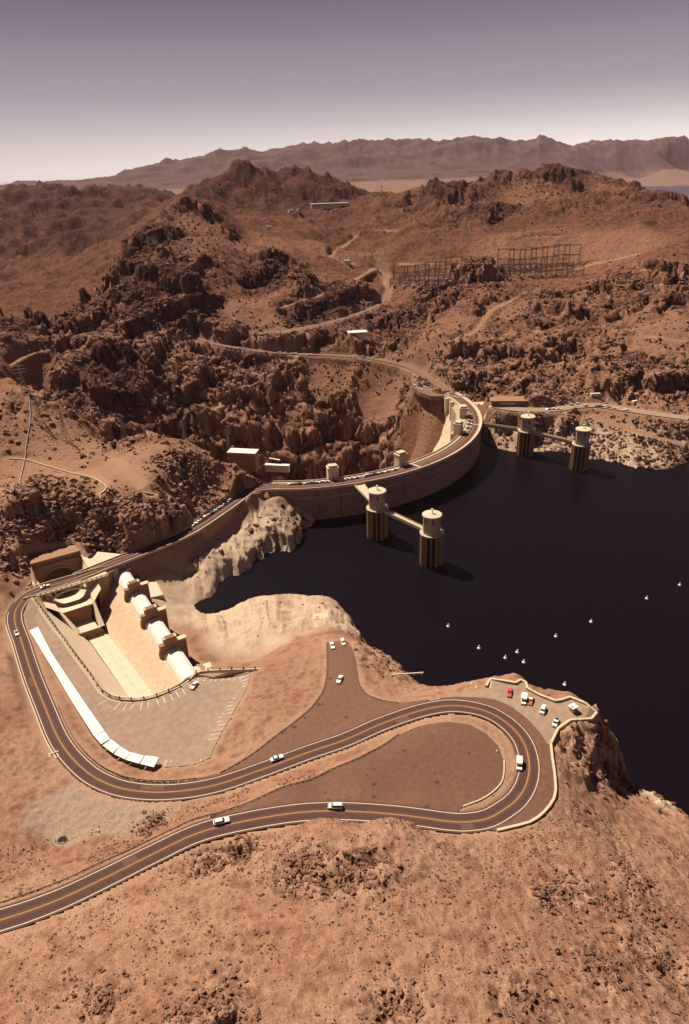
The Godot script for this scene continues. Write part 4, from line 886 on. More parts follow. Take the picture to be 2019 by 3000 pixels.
func parking_lines(lot: Node3D) -> void:
	var p := pts3(PARAPET)
	var total := length_of(p)
	var s := 117.0
	while s < total - 8.0:
		var q := along(p, s)
		var t: Vector3 = q[1]
		var n := Vector3(-t.z, 0, t.x)
		if n.z < 0.0: n = -n
		var a: Vector3 = q[0] + n * 1.9
		line_on(lot, a, a + n * 5.2 - t * 0.4, 0.32)
		s += 3.15
	p = pts3(LOT_RIGHT)
	s = 2.0
	while s < length_of(p):
		var q := along(p, s)
		var t: Vector3 = q[1]
		var n := Vector3(-t.z, 0, t.x)
		if n.x > 0.0: n = -n
		line_on(lot, q[0] + n * 0.6, q[0] + n * 5.6 + Vector3(0, 0, 0.9), 0.3)
		s += 2.75
	p = pts3(LOT_FOOT)
	for k in 8:
		var q := along(p, k / 7.0 * length_of(p))
		var t: Vector3 = q[1]
		var n := Vector3(-t.z, 0, t.x)
		if n.z > 0.0: n = -n
		line_on(lot, q[0] + n * 0.8, q[0] + n * 4.6 + Vector3(0.3, 0, 0), 0.26, 0.075, M.yellow_paint if k in [4, 5] else M.road_paint)

func overlook_lines(o: Node3D) -> void:
	for c: Array in [[56.1, -249.5], [58.2, -248.8], [64.6, -247.3], [71.6, -242.6], [76.2, -238.6], [80.1, -235.0]]:
		var a := Vector3(c[0], 0, c[1])
		line_on(o, a, a + Vector3(-1.4, 0, 5.0), 0.3)

# ------------------------------------------------------------------ the dam
func arc(r: float, a: float, y: float) -> Vector3:
	return Vector3(DAM_CENTRE.x + cos(a) * r, y, DAM_CENTRE.y + sin(a) * r)

const A0 := -0.36
const A1 := 1.55

# outer edge of the crest: the arc, then straight on to the abutment
func crest_line(n_arc: int) -> PackedVector3Array:
	var p := PackedVector3Array()
	for k in n_arc + 1: p.append(arc(DAM_RADIUS, lerpf(A0, A1, k / float(n_arc)), 0.0))
	for v in pts3(DAM_TAIL): p.append(v)
	return p

func offset_line(p: PackedVector3Array, d: float, y: float) -> PackedVector3Array:
	var r := PackedVector3Array()
	for i in p.size(): r.append(p[i] + side_of(p, i) * d + Vector3.UP * y)
	return r

func build_dam() -> void:
	var dam := root_at("dam", Vector3.ZERO)
	tag(dam, "high curved concrete arch dam carrying a road, holding back the dark lake", "dam")
	# blocks of concrete between upright joints
	var prof := [Vector2(183, 0), Vector2(183, -7.2), Vector2(182.5, -7.8), Vector2(182.3, -64), Vector2(140, -200), Vector2(60, -200), Vector2(84, -150), Vector2(112, -110), Vector2(140, -70), Vector2(156, -40), Vector2(163.5, -20), Vector2(166.5, -12), Vector2(166.5, 0)]
	var nb := 19
	for k in nb:
		var b0 := lerpf(A0, A1, k / float(nb)) + 0.0009
		var b1 := lerpf(A0, A1, (k + 1) / float(nb)) - 0.0009
		var st := begin()
		var steps := 5
		for s in steps:
			var u := lerpf(b0, b1, s / float(steps))
			var v := lerpf(b0, b1, (s + 1) / float(steps))
			for q in prof.size():
				var a: Vector2 = prof[q]
				var b: Vector2 = prof[(q + 1) % prof.size()]
				quad(st, arc(a.x, u, a.y - 0.25), arc(b.x, u, b.y - 0.25), arc(b.x, v, b.y - 0.25), arc(a.x, v, a.y - 0.25))
		for e: float in [b0, b1]:
			for q in range(1, prof.size() - 1):
				tri(st, arc(prof[0].x, e, prof[0].y - 0.25), arc(prof[q].x, e, prof[q].y - 0.25), arc(prof[q + 1].x, e, prof[q + 1].y - 0.25))
		var blk := obj("dam_block", st, M.dam_concrete if k % 3 else M.dam_concrete_b, dam)
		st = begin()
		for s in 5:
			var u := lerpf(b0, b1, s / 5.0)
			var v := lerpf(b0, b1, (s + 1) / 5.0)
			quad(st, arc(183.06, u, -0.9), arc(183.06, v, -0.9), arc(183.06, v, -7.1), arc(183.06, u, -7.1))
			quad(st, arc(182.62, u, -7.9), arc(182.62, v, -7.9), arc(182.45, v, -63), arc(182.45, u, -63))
		obj("upstream_facing", st, M.stained_face, blk)  # thin facing added to carry the upstream shade as a darker colour
	var core := begin()
	for k in 60:
		var u := lerpf(A0, A1, k / 60.0)
		var v := lerpf(A0, A1, (k + 1) / 60.0)
		quad(core, arc(181.6, u, -0.6), arc(181.6, v, -0.6), arc(181.2, v, -64), arc(181.2, u, -64))
	obj("joint_backing", core, M.joint, dam)
	# straight tail wall
	var tail := PackedVector3Array([arc(DAM_RADIUS, A1, 0.0)])
	for v in pts3(DAM_TAIL): 
		if v.x < tail[0].x - 0.5: tail.append(v)
	var inner := Vector3(-0.05, 0, -1)
	for k in tail.size() - 1:
		var st := begin()
		var p := tail[k] + Vector3(-0.1, -0.25, 0)
		var q := tail[k + 1] + Vector3(0.1, -0.25, 0)
		block(st, PackedVector3Array([p + inner * 30 + Vector3.DOWN * 60, p + Vector3.DOWN * 60, q + Vector3.DOWN * 60, q + inner * 30 + Vector3.DOWN * 60]), PackedVector3Array([p + inner * 16, p, q, q + inner * 16]))
		obj("dam_block", st, M.stained_face, dam)  # tail wall wears the same colour with shade painted in
	# crest: walk, road, inner walk
	var line := crest_line(90)
	for a: Array in [["outer_walk", 0.5, 2.6, 0.16, M.parapet], ["inner_walk", 13.0, 16.3, 0.16, M.walk]]:
		var st := begin()
		ribbon(st, line, a[1], a[2], a[3], 3, true)
		obj(a[0], st, a[4], dam)
	var st2 := begin()
	ribbon(st2, line, 2.6, 13.0, 0.02, 2, true)
	var road := structure("crest_road", st2, M.asphalt)
	for a: Array in [[7.2, 7.55, M.yellow_paint, "centre_line"], [10.3, 10.55, M.road_paint, "edge_line"], [3.0, 3.25, M.road_paint, "edge_line"]]:
		st2 = begin()
		ribbon(st2, line, a[0], a[1], 0.03, 1, true)
		obj(a[3], st2, a[2], road)
	for ang: float in [0.93, 0.235]:
		st2 = begin()
		quad(st2, arc(182, ang, 0.045), arc(170, ang, 0.045), arc(170, ang + 0.007, 0.045), arc(182, ang + 0.007, 0.045))
		obj("crossing_band", st2, M.road_paint, road)
	wall_run(dam, "parapet", offset_line(line, 0.25, 0.0), 0.5, 1.25, 0.6, 6.2, M.parapet)
	wall_run(dam, "parapet", offset_line(line, 16.3, 0.0), 0.5, 1.15, 0.6, 6.2, M.parapet)
	# ribs under the inner edge on the far side
	for ang: float in [-0.30, -0.22, -0.13, -0.05]:
		var rib := begin()
		block(rib, PackedVector3Array([arc(163, ang, -26), arc(167.5, ang, -26), arc(167.5, ang + 0.018, -26), arc(163, ang + 0.018, -26)]), PackedVector3Array([arc(162.2, ang, -0.4), arc(167.5, ang, -0.4), arc(167.5, ang + 0.018, -0.4), arc(162.2, ang + 0.018, -0.4)]))
		obj("rib", rib, M.dam_concrete, dam)
	elevator_towers()
	# platform for parking on the far side, behind the two lift towers
	var pf := begin()
	var low := PackedVector3Array()
	var high := PackedVector3Array()
	for k in 9:
		low.append(arc(158.5, lerpf(0.43, -0.10, k / 8.0), -11.0))
		high.append(arc(158.5, lerpf(0.43, -0.10, k / 8.0), -0.1))
	for k in 9:
		low.append(arc(167.2, lerpf(-0.10, 0.43, k / 8.0), -11.0))
		high.append(arc(167.2, lerpf(-0.10, 0.43, k / 8.0), -0.1))
	block(pf, low, high)
	obj("parking_platform", pf, M.walk, dam)

func elevator_towers() -> void:
	var info := [[0.985, "pale lift tower standing on the dam crest beside the first crossing band"], [1.362, "pale lift tower on the dam crest nearest the rocky cove, behind parked cars"], [0.405, "lift tower at the near end of the far parking platform on the dam"], [0.11, "lift tower at the farther end of the parking platform, by the canyon rim"]]
	for e: Array in info:
		var ang: float = e[0]
		var at := arc(164.6, ang, 0.0)
		var t := root_at("lift_tower", at, -ang)
		tag(t, e[1], "tower", "lift towers on the dam crest")
		var st := begin()
		box_at(st, Vector3(0, -6.0, 0), Vector3(7.0, 30.0, 8.5))
		obj("shaft", st, M.dam_concrete, t)
		for s: float in [-3.0, -1.0, 1.0, 3.0]:
			st = begin()
			box_at(st, Vector3(3.6, 3.0, s), Vector3(0.25, 11.0, 0.7))
			obj("fluting", st, M.parapet, t)
		st = begin()
		box_at(st, Vector3(0, 9.5, 0), Vector3(7.8, 1.0, 9.3))
		obj("cornice", st, M.parapet, t)
		st = begin()
		box_at(st, Vector3(0, 10.8, 0), Vector3(5.6, 1.6, 7.0))
		obj("cap", st, M.parapet, t)
		st = begin()
		box_at(st, Vector3(3.62, 1.4, 0), Vector3(0.12, 2.6, 1.6))
		obj("door", st, M.bronze, t)

# ------------------------------------------------------------------ intake towers
func build_intakes() -> void:
	var spots := [[Vector3(25, 0, -461), "intake tower joined straight to the near end of the dam, nearer the shore rocks"], [Vector3(60, 0, -419), "nearest and largest looking intake tower, out in the lake at the bridge's end"], [Vector3(176, 0, -618), "intake tower on the far shore side, between two level footbridges"], [Vector3(215, 0, -578), "rightmost intake tower beside the pale far shore"]]
	var first: Node3D = null
	for s: Array in spots:
		var t: Node3D
		if first == null:
			t = intake_tower()
			first = t
		else:
			t = first.duplicate()
			t.name = numbered("intake_tower")
			add_child(t)
		t.position = s[0]
		tag(t, s[1], "tower", "intake towers in the lake")
	footbridge(arc(182.5, atan2(213.0, 67.0), -0.6), Vector3(23.0, -1.2, -467.0), "short pale bridge from the dam crest down to the near intake tower", 5.0, true)
	footbridge(Vector3(30.2, -2.6, -455.8), Vector3(54.8, -2.6, -425.2), "pale footbridge between the two nearer intake towers", 3.6, false)
	footbridge(Vector3(138.5, -2.6, -640.5), Vector3(168.6, -2.6, -622.2), "level footbridge from the far dam end to its intake tower", 3.4, false)
	footbridge(Vector3(181.6, -2.6, -612.2), Vector3(209.4, -2.6, -583.8), "footbridge between the two intake towers by the far shore", 3.4, false)

func intake_tower() -> Node3D:
	var t := root_at("intake_tower", Vector3.ZERO)
	var st := begin()
	lathe(st, Vector3.ZERO, PackedVector2Array([Vector2(5.5, -2.4), Vector2(5.5, 10.4)]), 40)
	obj("drum", st, M.tower_concrete, t)
	for k in 12:
		st = begin()
		var a := TAU * (k + 0.5) / 12
		box(st, Transform3D(Basis(Vector3.UP, -a), Vector3(cos(a) * 5.75, 4.0, sin(a) * 5.75)), Vector3(0.8, 12.8, 0.75))
		obj("pilaster", st, M.tower_concrete, t)
		st = begin()
		a = TAU * k / 12 + 0.14
		box(st, Transform3D(Basis(Vector3.UP, -a), Vector3(cos(a) * 6.9, -33.0, sin(a) * 6.9)), Vector3(2.6, 60.0, 0.62))
		obj("fin", st, M.fin_concrete, t)
		if k % 2 == 0:
			st = begin()
			a = TAU * (k + 1) / 12
			box(st, Transform3D(Basis(Vector3.UP, -a), Vector3(cos(a) * 5.52, 7.2, sin(a) * 5.52)), Vector3(0.1, 3.2, 0.9))
			obj("window", st, M.dark_glass, t)
	st = begin()
	lathe(st, Vector3.ZERO, PackedVector2Array([Vector2(0.01, 10.5), Vector2(6.3, 10.2), Vector2(6.75, 10.4), Vector2(6.75, 11.3), Vector2(6.5, 11.45), Vector2(0.6, 12.0), Vector2(0.01, 12.0)]), 40)
	var roof := obj("roof", st, M.parapet, t)
	st = begin()
	lathe(st, Vector3(0, 0, 0), PackedVector2Array([Vector2(0.8, 11.9), Vector2(0.7, 12.6), Vector2(0.35, 12.8), Vector2(0.3, 14.2), Vector2(0.75, 14.4), Vector2(0.75, 15.3), Vector2(0.1, 15.7), Vector2(0.01, 15.7)]), 12)
	obj("lantern", st, M.white_paint, roof)
	st = begin()
	lathe(st, Vector3.ZERO, PackedVector2Array([Vector2(5.2, -4.2), Vector2(7.7, -3.6), Vector2(8.15, -3.3), Vector2(8.15, -2.6), Vector2(5.4, -2.55)]), 40)
	obj("gallery", st, M.parapet, t)
	st = begin()
	for k in 40:
		var a := TAU * k / 40
		var b := TAU * (k + 1) / 40
		bar(st, Vector3(cos(a) * 7.9, -1.5, sin(a) * 7.9), Vector3(cos(b) * 7.9, -1.5, sin(b) * 7.9), 0.09, 4)
		bar(st, Vector3(cos(a) * 7.9, -2.6, sin(a) * 7.9), Vector3(cos(a) * 7.9, -1.5, sin(a) * 7.9), 0.05, 4)
	obj("railing", st, M.parapet, t)
	st = begin()
	lathe(st, Vector3.ZERO, PackedVector2Array([Vector2(5.3, -64.0), Vector2(5.3, -3.8)]), 24)
	obj("body", st, M.wet_concrete, t)  # one very dark tone, above the waterline as well as below
	st = begin()
	lathe(st, Vector3(7.3, -2.6, 2.2), PackedVector2Array([Vector2(0.95, 0.0), Vector2(0.95, 2.3), Vector2(0.75, 3.1), Vector2(0.01, 3.5)]), 14)
	obj("hoist_hood", st, M.white_paint, t)
	return t

func footbridge(a: Vector3, b: Vector3, label: String, wide: float, flared: bool) -> void:
	var o := root_at("footbridge", a)
	tag(o, label, "bridge", "footbridges to the intake towers")
	var d := b - a
	var s := Vector3(-d.z, 0, d.x).normalized() * wide * 0.5
	var f := 1.7 if flared else 1.0
	var st := begin()
	block(st, PackedVector3Array([-s * f + Vector3.DOWN * 0.7, s * f + Vector3.DOWN * 0.7, d + s + Vector3.DOWN * 0.7, d - s + Vector3.DOWN * 0.7]), PackedVector3Array([-s * f, s * f, d + s, d - s]))
	obj("deck", st, M.parapet, o)
	for k: float in [-1.0, 1.0]:
		st = begin()
		var e := s * k * 0.94
		block(st, PackedVector3Array([e * f - s * 0.05, e * f + s * 0.05, d + e + s * 0.05, d + e - s * 0.05]), PackedVector3Array([e * f - s * 0.05 + Vector3.UP, e * f + s * 0.05 + Vector3.UP, d + e + s * 0.05 + Vector3.UP, d + e - s * 0.05 + Vector3.UP]))
		obj("rail_wall", st, M.parapet, o)
		st = begin()
		e = s * k * 0.7
		block(st, PackedVector3Array([e - s * 0.1 + Vector3.DOWN * 2.3, e + s * 0.1 + Vector3.DOWN * 2.3, d + e + s * 0.1 + Vector3.DOWN * 2.3, d + e - s * 0.1 + Vector3.DOWN * 2.3]), PackedVector3Array([e - s * 0.1 + Vector3.DOWN * 0.7, e + s * 0.1 + Vector3.DOWN * 0.7, d + e + s * 0.1 + Vector3.DOWN * 0.7, d + e - s * 0.1 + Vector3.DOWN * 0.7]))
		obj("girder", st, M.tower_concrete, o)

# ------------------------------------------------------------------ the spillway
func build_spillway() -> void:
	var sw := root_at("spillway", Vector3.ZERO)
	tag(sw, "wide pale concrete spillway trough beside the parking lot, sloping to a tunnel", "spillway")
	# floor slabs
	for k in 10:
		for h in 2:
			var a0 := lerpf(7.0, 94.0, k / 10.0) + 0.06
			var a1 := lerpf(7.0, 94.0, (k + 1) / 10.0) - 0.06
			var st := begin()
			var f := func(a: float, e: float) -> Vector3:
				var t := (a - 7.0) / 87.0
				return spill(a, lerpf(lerpf(8.3, 14.8, t), lerpf(19.3, 25.4, t), e), lerpf(-14.4, -19.6, t))
			var e0 := h * 0.5 + 0.004
			var e1 := h * 0.5 + 0.496
			block(st, PackedVector3Array([f.call(a0, e0) + Vector3.DOWN, f.call(a0, e1) + Vector3.DOWN, f.call(a1, e1) + Vector3.DOWN, f.call(a1, e0) + Vector3.DOWN]), PackedVector3Array([f.call(a0, e0), f.call(a0, e1), f.call(a1, e1), f.call(a1, e0)]))
			obj("floor_slab", st, M.floor_concrete, sw)
	# sloping wall under the parapet and round the near end
	var top := [Vector2(125, 45.2), Vector2(112, 43.9), Vector2(100.5, 42.2), Vector2(88, 40.8), Vector2(75, 39.5), Vector2(62.5, 37.8), Vector2(47, 35.8), Vector2(32.7, 34.0), Vector2(24, 33.2), Vector2(17.6, 32.4), Vector2(10.2, 29.6), Vector2(4.9, 24.8), Vector2(1.3, 19.4), Vector2(-0.7, 13.5), Vector2(-0.8, 6.6), Vector2(0.6, -0.5), Vector2(3.0, -6.0)]
	var foot := [Vector2(125, 35), Vector2(112, 31.0), Vector2(100.5, 27.2), Vector2(88, 25.2), Vector2(75, 24.4), Vector2(62.5, 23.5), Vector2(47, 22.3), Vector2(33, 21.2), Vector2(25, 20.5), Vector2(19.5, 19.3), Vector2(14.0, 17.6), Vector2(10.5, 15.8), Vector2(8.3, 13.8), Vector2(7.2, 12.0), Vector2(7.0, 9.0), Vector2(7.3, 6.0), Vector2(8.5, 2.0)]
	for k in top.size() - 1:
		var st := begin()
		var rows: Array[PackedVector3Array] = []
		for e in 6:
			var row := PackedVector3Array()
			for s in 4:
				var u := lerpf(0.004, 0.996, s / 3.0)
				var p: Vector2 = top[k].lerp(top[k + 1], u)
				var q: Vector2 = foot[k].lerp(foot[k + 1], u)
				var w := e / 5.0
				var m := p.lerp(q, w)
				row.append(spill(m.x, m.y, lerpf(-0.75, lerpf(-14.2, -20.2, clampf((m.x - 8.0) / 90.0, 0.0, 1.3)), w)))
			rows.append(row)
		sheet(st, rows)
		obj("side_panel", st, M.wall_concrete, sw)
	# the weir face under the gates
	for k in 9:
		var st := begin()
		var a0 := lerpf(3.0, 134.0, k / 9.0) + 0.05
		var a1 := lerpf(3.0, 134.0, (k + 1) / 9.0) - 0.05
		var rows: Array[PackedVector3Array] = []
		for e in 13:
			var u := e / 12.0
			var row := PackedVector3Array()
			for s in 4:
				var a := lerpf(a0, a1, s / 3.0)
				var t := clampf((a - 7.0) / 87.0, 0.0, 1.3)
				row.append(spill(a, lerpf(-3.2, lerpf(8.3, 14.8, t), u), -9.0 - (lerpf(5.5, 10.7, minf(t, 1.0)) + (maxf(t, 1.0) - 1.0) * 8.0) * (0.35 * u + 0.65 * u * u * (3.0 - 2.0 * u))))
			rows.append(row)
		sheet(st, rows)
		obj("weir_panel", st, M.ogee_concrete, sw)
	# drum gates, white
	var gp := [Vector2(-2.6, -10.5), Vector2(-3.0, -9.0), Vector2(-3.5, -7.4), Vector2(-4.6, -6.0), Vector2(-6.2, -4.9), Vector2(-8.2, -4.3), Vector2(-10.4, -4.4), Vector2(-12.2, -5.4), Vector2(-13.0, -7.4), Vector2(-13.2, -14.0)]
	var bays := [[3.5, 35.6], [39.2, 68.9], [72.5, 102.1], [105.7, 133.5]]
	for g: Array in bays:
		var st := begin()
		var rows: Array[PackedVector3Array] = []
		for q: Vector2 in gp:
			rows.append(PackedVector3Array([spill(g[0], q.x, q.y), spill((g[0] + g[1]) * 0.5, q.x, q.y), spill(g[1], q.x, q.y)]))
		sheet(st, rows)
		var gate := obj("drum_gate", st, M.gate_white, sw)
		st = begin()
		block(st, PackedVector3Array([spill(g[0], -3.2, -9.6), spill(g[1], -3.2, -9.6), spill(g[1], -2.7, -9.6), spill(g[0], -2.7, -9.6)]), PackedVector3Array([spill(g[0], -3.2, -8.8), spill(g[1], -3.2, -8.8), spill(g[1], -2.75, -8.9), spill(g[0], -2.75, -8.9)]))
		obj("sill_seal", st, M.parapet, gate)
	for a: float in [37.4, 70.7, 103.9]:
		var st := begin()
		var h := 1.45
		spill_block(st, a - h, a + h, -16.5, -2.2, -17.0, -1.6)
		obj("gate_pier", st, M.pier_concrete, sw)
		st = begin()
		spill_block(st, a - h - 0.05, a + h + 0.05, -11.5, -4.6, -1.62, 1.9)
		var house := obj("gate_house", st, M.pier_concrete, sw)
		st = begin()
		spill_block(st, a - h - 0.2, a + h + 0.2, -11.7, -4.4, 1.88, 2.2)
		obj("roof_slab", st, M.parapet, house)
		for s: float in [-0.9, 0.9]:
			st = begin()
			spill_block(st, a - h * 0.35 + s - 0.3, a - h * 0.35 + s + 0.7, -10.6, -5.4, 2.19, 2.5)
			obj("roof_hatch", st, M.pier_concrete, house)
		st = begin()
		spill_block(st, a - h - 0.2, a + h + 0.2, -17.0, -12.2, -1.61, -0.9)
		obj("walkway", st, M.parapet, house)
		st = begin()
		var c := spill(a, -3.0, 0.0)
		lathe(st, c, PackedVector2Array([Vector2(1.9, -17), Vector2(1.9, -6.4), Vector2(1.2, -4.2), Vector2(0.3, -2.9), Vector2(0.01, -2.8)]), 18)
		obj("pier_nose", st, M.pier_concrete, sw)
	# end block against the road abutment, with its own nose
	var st3 := begin()
	lathe(st3, spill(134.5, -4.5, 0.0), PackedVector2Array([Vector2(2.6, -17), Vector2(2.6, -5.6), Vector2(1.6, -3.4), Vector2(0.4, -2.2), Vector2(0.01, -2.1)]), 20)
	obj("pier_nose", st3, M.gate_white, sw)
	# aprons upstream of the gates
	for c: Array in [[[-15.0, 8.0, -9.5], [-25.0, 12.0, -14.5], [-25.0, 27.0, -15.5], [-14.5, 25.0, -13.0]], [[-14.0, -1.0, -2.6], [-14.0, 7.4, -8.6], [-26.0, 11.0, -14.0], [-33.0, -4.0, -2.0]], [[-14.0, 106.0, -13.5], [-14.0, 126.0, -12.5], [-26.0, 122.0, -13.5], [-25.0, 106.0, -14.5]]]:
		var st := begin()
		var v := PackedVector3Array()
		for k in 4: v.append(spill(c[k][1], c[k][0], c[k][2]))
		block(st, lowered(v, -2.5), v)
		obj("apron", st, M.wall_concrete, sw)
	# the raised end weir and its lower basin
	var stw := begin()
	block(stw, PackedVector3Array([spill(93.6, 13.0, -22), spill(93.6, 27.6, -22), spill(95.6, 27.8, -22), spill(95.6, 13.0, -22)]), PackedVector3Array([spill(93.6, 17.4, -15.2), spill(93.6, 27.2, -15.2), spill(95.0, 27.6, -15.2), spill(95.0, 17.4, -15.2)]))
	obj("end_weir", stw, M.pier_concrete, sw)
	stw = begin()
	block(stw, PackedVector3Array([spill(93.4, 17.2, -15.19), spill(93.4, 27.4, -15.19), spill(95.2, 27.8, -15.19), spill(95.2, 17.2, -15.19)]), PackedVector3Array([spill(93.4, 17.2, -14.8), spill(93.4, 27.4, -14.8), spill(95.2, 27.8, -14.8), spill(95.2, 17.2, -14.8)]))
	obj("weir_coping", stw, M.parapet, sw)
	stw = begin()
	quad(stw, spill(95.0, 17.6, -16.4), spill(95.0, 27.8, -16.4), spill(107.9, 29.0, -16.4), spill(107.9, 19.0, -16.4))
	obj("basin_floor", stw, M.floor_concrete, sw)
	stw = begin()
	quad(stw, spill(107.8, 19.0, -16.5), spill(107.8, 29.0, -16.5), spill(108.6, 33.6, -7.6), spill(110.2, 16.8, -7.6))
	obj("sill_face", stw, M.sill_concrete, sw)
	for side: Array in [[27.8, 29.4, 34.0, 37.0, 1.3], [17.6, 15.9, 16.2, 12.6, -1.3]]:
		var inner: float = side[0]
		var outer: float = side[1]
		var high: float = side[2]
		var last: float = side[3]
		var out: float = side[4]
		var i0 := spill(95.0, inner, -16.4)
		var i1 := spill(108.2, lerpf(inner, high, 0.25), -16.4)
		var t0 := spill(93.6, outer, -14.8)
		var t1 := spill(109.5, high, -7.4)
		var t2 := spill(126.5, last, -6.2)
		var i2 := spill(126.5, lerpf(25.0, high, 0.6), -12.0)
		stw = begin()
		quad(stw, i0, t0, t1, i1)
		quad(stw, i1, t1, t2, i2)
		var w0 := spill(93.6, outer + out, -14.8)
		var w1 := spill(109.5, high + out, -7.4)
		var w2 := spill(126.5, last + out, -6.2)
		obj("basin_side", stw, M.wall_concrete, sw)
		stw = begin()
		quad(stw, t0, w0, w1, t1)
		quad(stw, t1, w1, w2, t2)
		obj("basin_coping", stw, M.parapet, sw)
		stw = begin()
		quad(stw, w0, w0 + Vector3.DOWN * 8, w1 + Vector3.DOWN * 16, w1)
		quad(stw, w1, w1 + Vector3.DOWN * 16, w2 + Vector3.DOWN * 18, w2)
		obj("basin_outer_wall", stw, M.pier_concrete, sw)
	stw = begin()
	var rr: Array[PackedVector3Array] = []
	for k in 7:
		var t := k / 6.0
		var row := PackedVector3Array()
		for e in 9:
			var u := e / 8.0 * 2.0 - 1.0
			var b := lerpf(25.2, 26.0, t) + u * lerpf(8.8, 11.2, t)
			row.append(spill(lerpf(109.3, 163.0, t), b, lerpf(-7.6, -26.0, pow(t, 1.15)) + u * u * u * u * t * 9.0))
		rr.append(row)
	sheet(stw, rr)
	obj("ramp", stw, M.floor_concrete, sw)
	for side: Array in [[34.2, 37.2, 43.0], [16.2, 14.8, 9.0]]:
		stw = begin()
		quad(stw, spill(109.5, side[0], -7.5), spill(163.0, side[1], -17.0), spill(163.0, side[2], -0.6), spill(116.0, side[2], -3.0))
		obj("ramp_side", stw, M.wall_concrete, sw)
	# trough floor between the end weir and the weir face
	stw = begin()
	quad(stw, spill(93.0, 12.0, -20.6), spill(138.0, 9.5, -22.5), spill(138.0, 36.0, -22.5), spill(93.0, 30.0, -20.6))
	obj("lower_floor", stw, M.pier_concrete, sw)
	portal(sw)
	abutments(sw)
	lot_parapet()

func spill_block(st: SurfaceTool, a0: float, a1: float, b0: float, b1: float, y0: float, y1: float) -> void:
	block(st, PackedVector3Array([spill(a0, b0, y0), spill(a1, b0, y0), spill(a1, b1, y0), spill(a0, b1, y0)]), PackedVector3Array([spill(a0, b0, y1), spill(a1, b0, y1), spill(a1, b1, y1), spill(a0, b1, y1)]))

func portal(sw: Node3D) -> void:
	# headwall with a round mouth, and the bore behind it
	var st := begin()
	var n := 40
	var cb := 26.0
	var cy := -16.5
	var r := 11.2
	var edge := func(t: float) -> Vector2:
		var d := Vector2(cos(t), sin(t))
		var kx := (17.0 if d.x > 0 else 15.5) / maxf(absf(d.x), 1e-4)
		var ky := (17.5 if d.y > 0 else 16.0) / maxf(absf(d.y), 1e-4)
		return d * minf(kx, ky)
	for k in n:
		var t0 := TAU * k / n
		var t1 := TAU * (k + 1) / n
		var o0: Vector2 = edge.call(t0)
		var o1: Vector2 = edge.call(t1)
		var i0 := Vector2(cos(t0), sin(t0)) * r
		var i1 := Vector2(cos(t1), sin(t1)) * r
		quad(st, spill(161.5, cb + i0.x, cy + i0.y), spill(161.5, cb + i1.x, cy + i1.y), spill(161.5, cb + o1.x, cy + o1.y), spill(161.5, cb + o0.x, cy + o0.y))
	spill_block(st, 161.5, 176.5, cb - 16.5, cb + 18.0, -1.0, 3.0)
	obj("portal_wall", st, M.pier_concrete, sw)
	st = begin()
	for k in n:
		var t0 := TAU * k / n
		var t1 := TAU * (k + 1) / n
		var f := func(t: float, rad: float, a: float) -> Vector3: return spill(a, cb + cos(t) * rad, cy + sin(t) * rad)
		quad(st, f.call(t0, r, 161.5), f.call(t1, r, 161.5), f.call(t1, r, 215.0), f.call(t0, r, 215.0))
		tri(st, f.call(t0, r, 215.0), f.call(t1, r, 215.0), spill(215.0, cb, cy))
		quad(st, f.call(t0, r, 161.2), f.call(t0, r + 1.3, 160.9), f.call(t1, r + 1.3, 160.9), f.call(t1, r, 161.2))
		quad(st, f.call(t0, r + 1.3, 160.9), f.call(t0, r + 1.3, 161.5), f.call(t1, r + 1.3, 161.5), f.call(t1, r + 1.3, 160.9))
	obj("tunnel_bore", st, M.pier_concrete, sw)
	for side: Array in [[cb + 17.0, cb + 19.0], [cb - 17.5, cb - 15.5]]:
		st = begin()
		block(st, PackedVector3Array([spill(134.0, side[0], -30), spill(165.0, side[0], -30), spill(165.0, side[1], -30), spill(134.0, side[1], -30)]), PackedVector3Array([spill(134.0, side[0], -0.5), spill(165.0, side[0], 1.1), spill(165.0, side[1], 1.1), spill(134.0, side[1], -0.5)]))
		obj("portal_wing", st, M.wall_concrete, sw)
	st = begin()
	block(st, PackedVector3Array([spill(137.0, -16.0, -4), spill(163.0, 5.0, -4), spill(163.0, 8.5, -4), spill(137.0, 8.5, -4)]), PackedVector3Array([spill(137.0, -22.0, -0.2), spill(163.0, 5.0, 0.6), spill(163.0, 8.5, 0.6), spill(137.0, 8.5, -0.2)]))
	obj("portal_terrace", st, M.floor_concrete, sw)

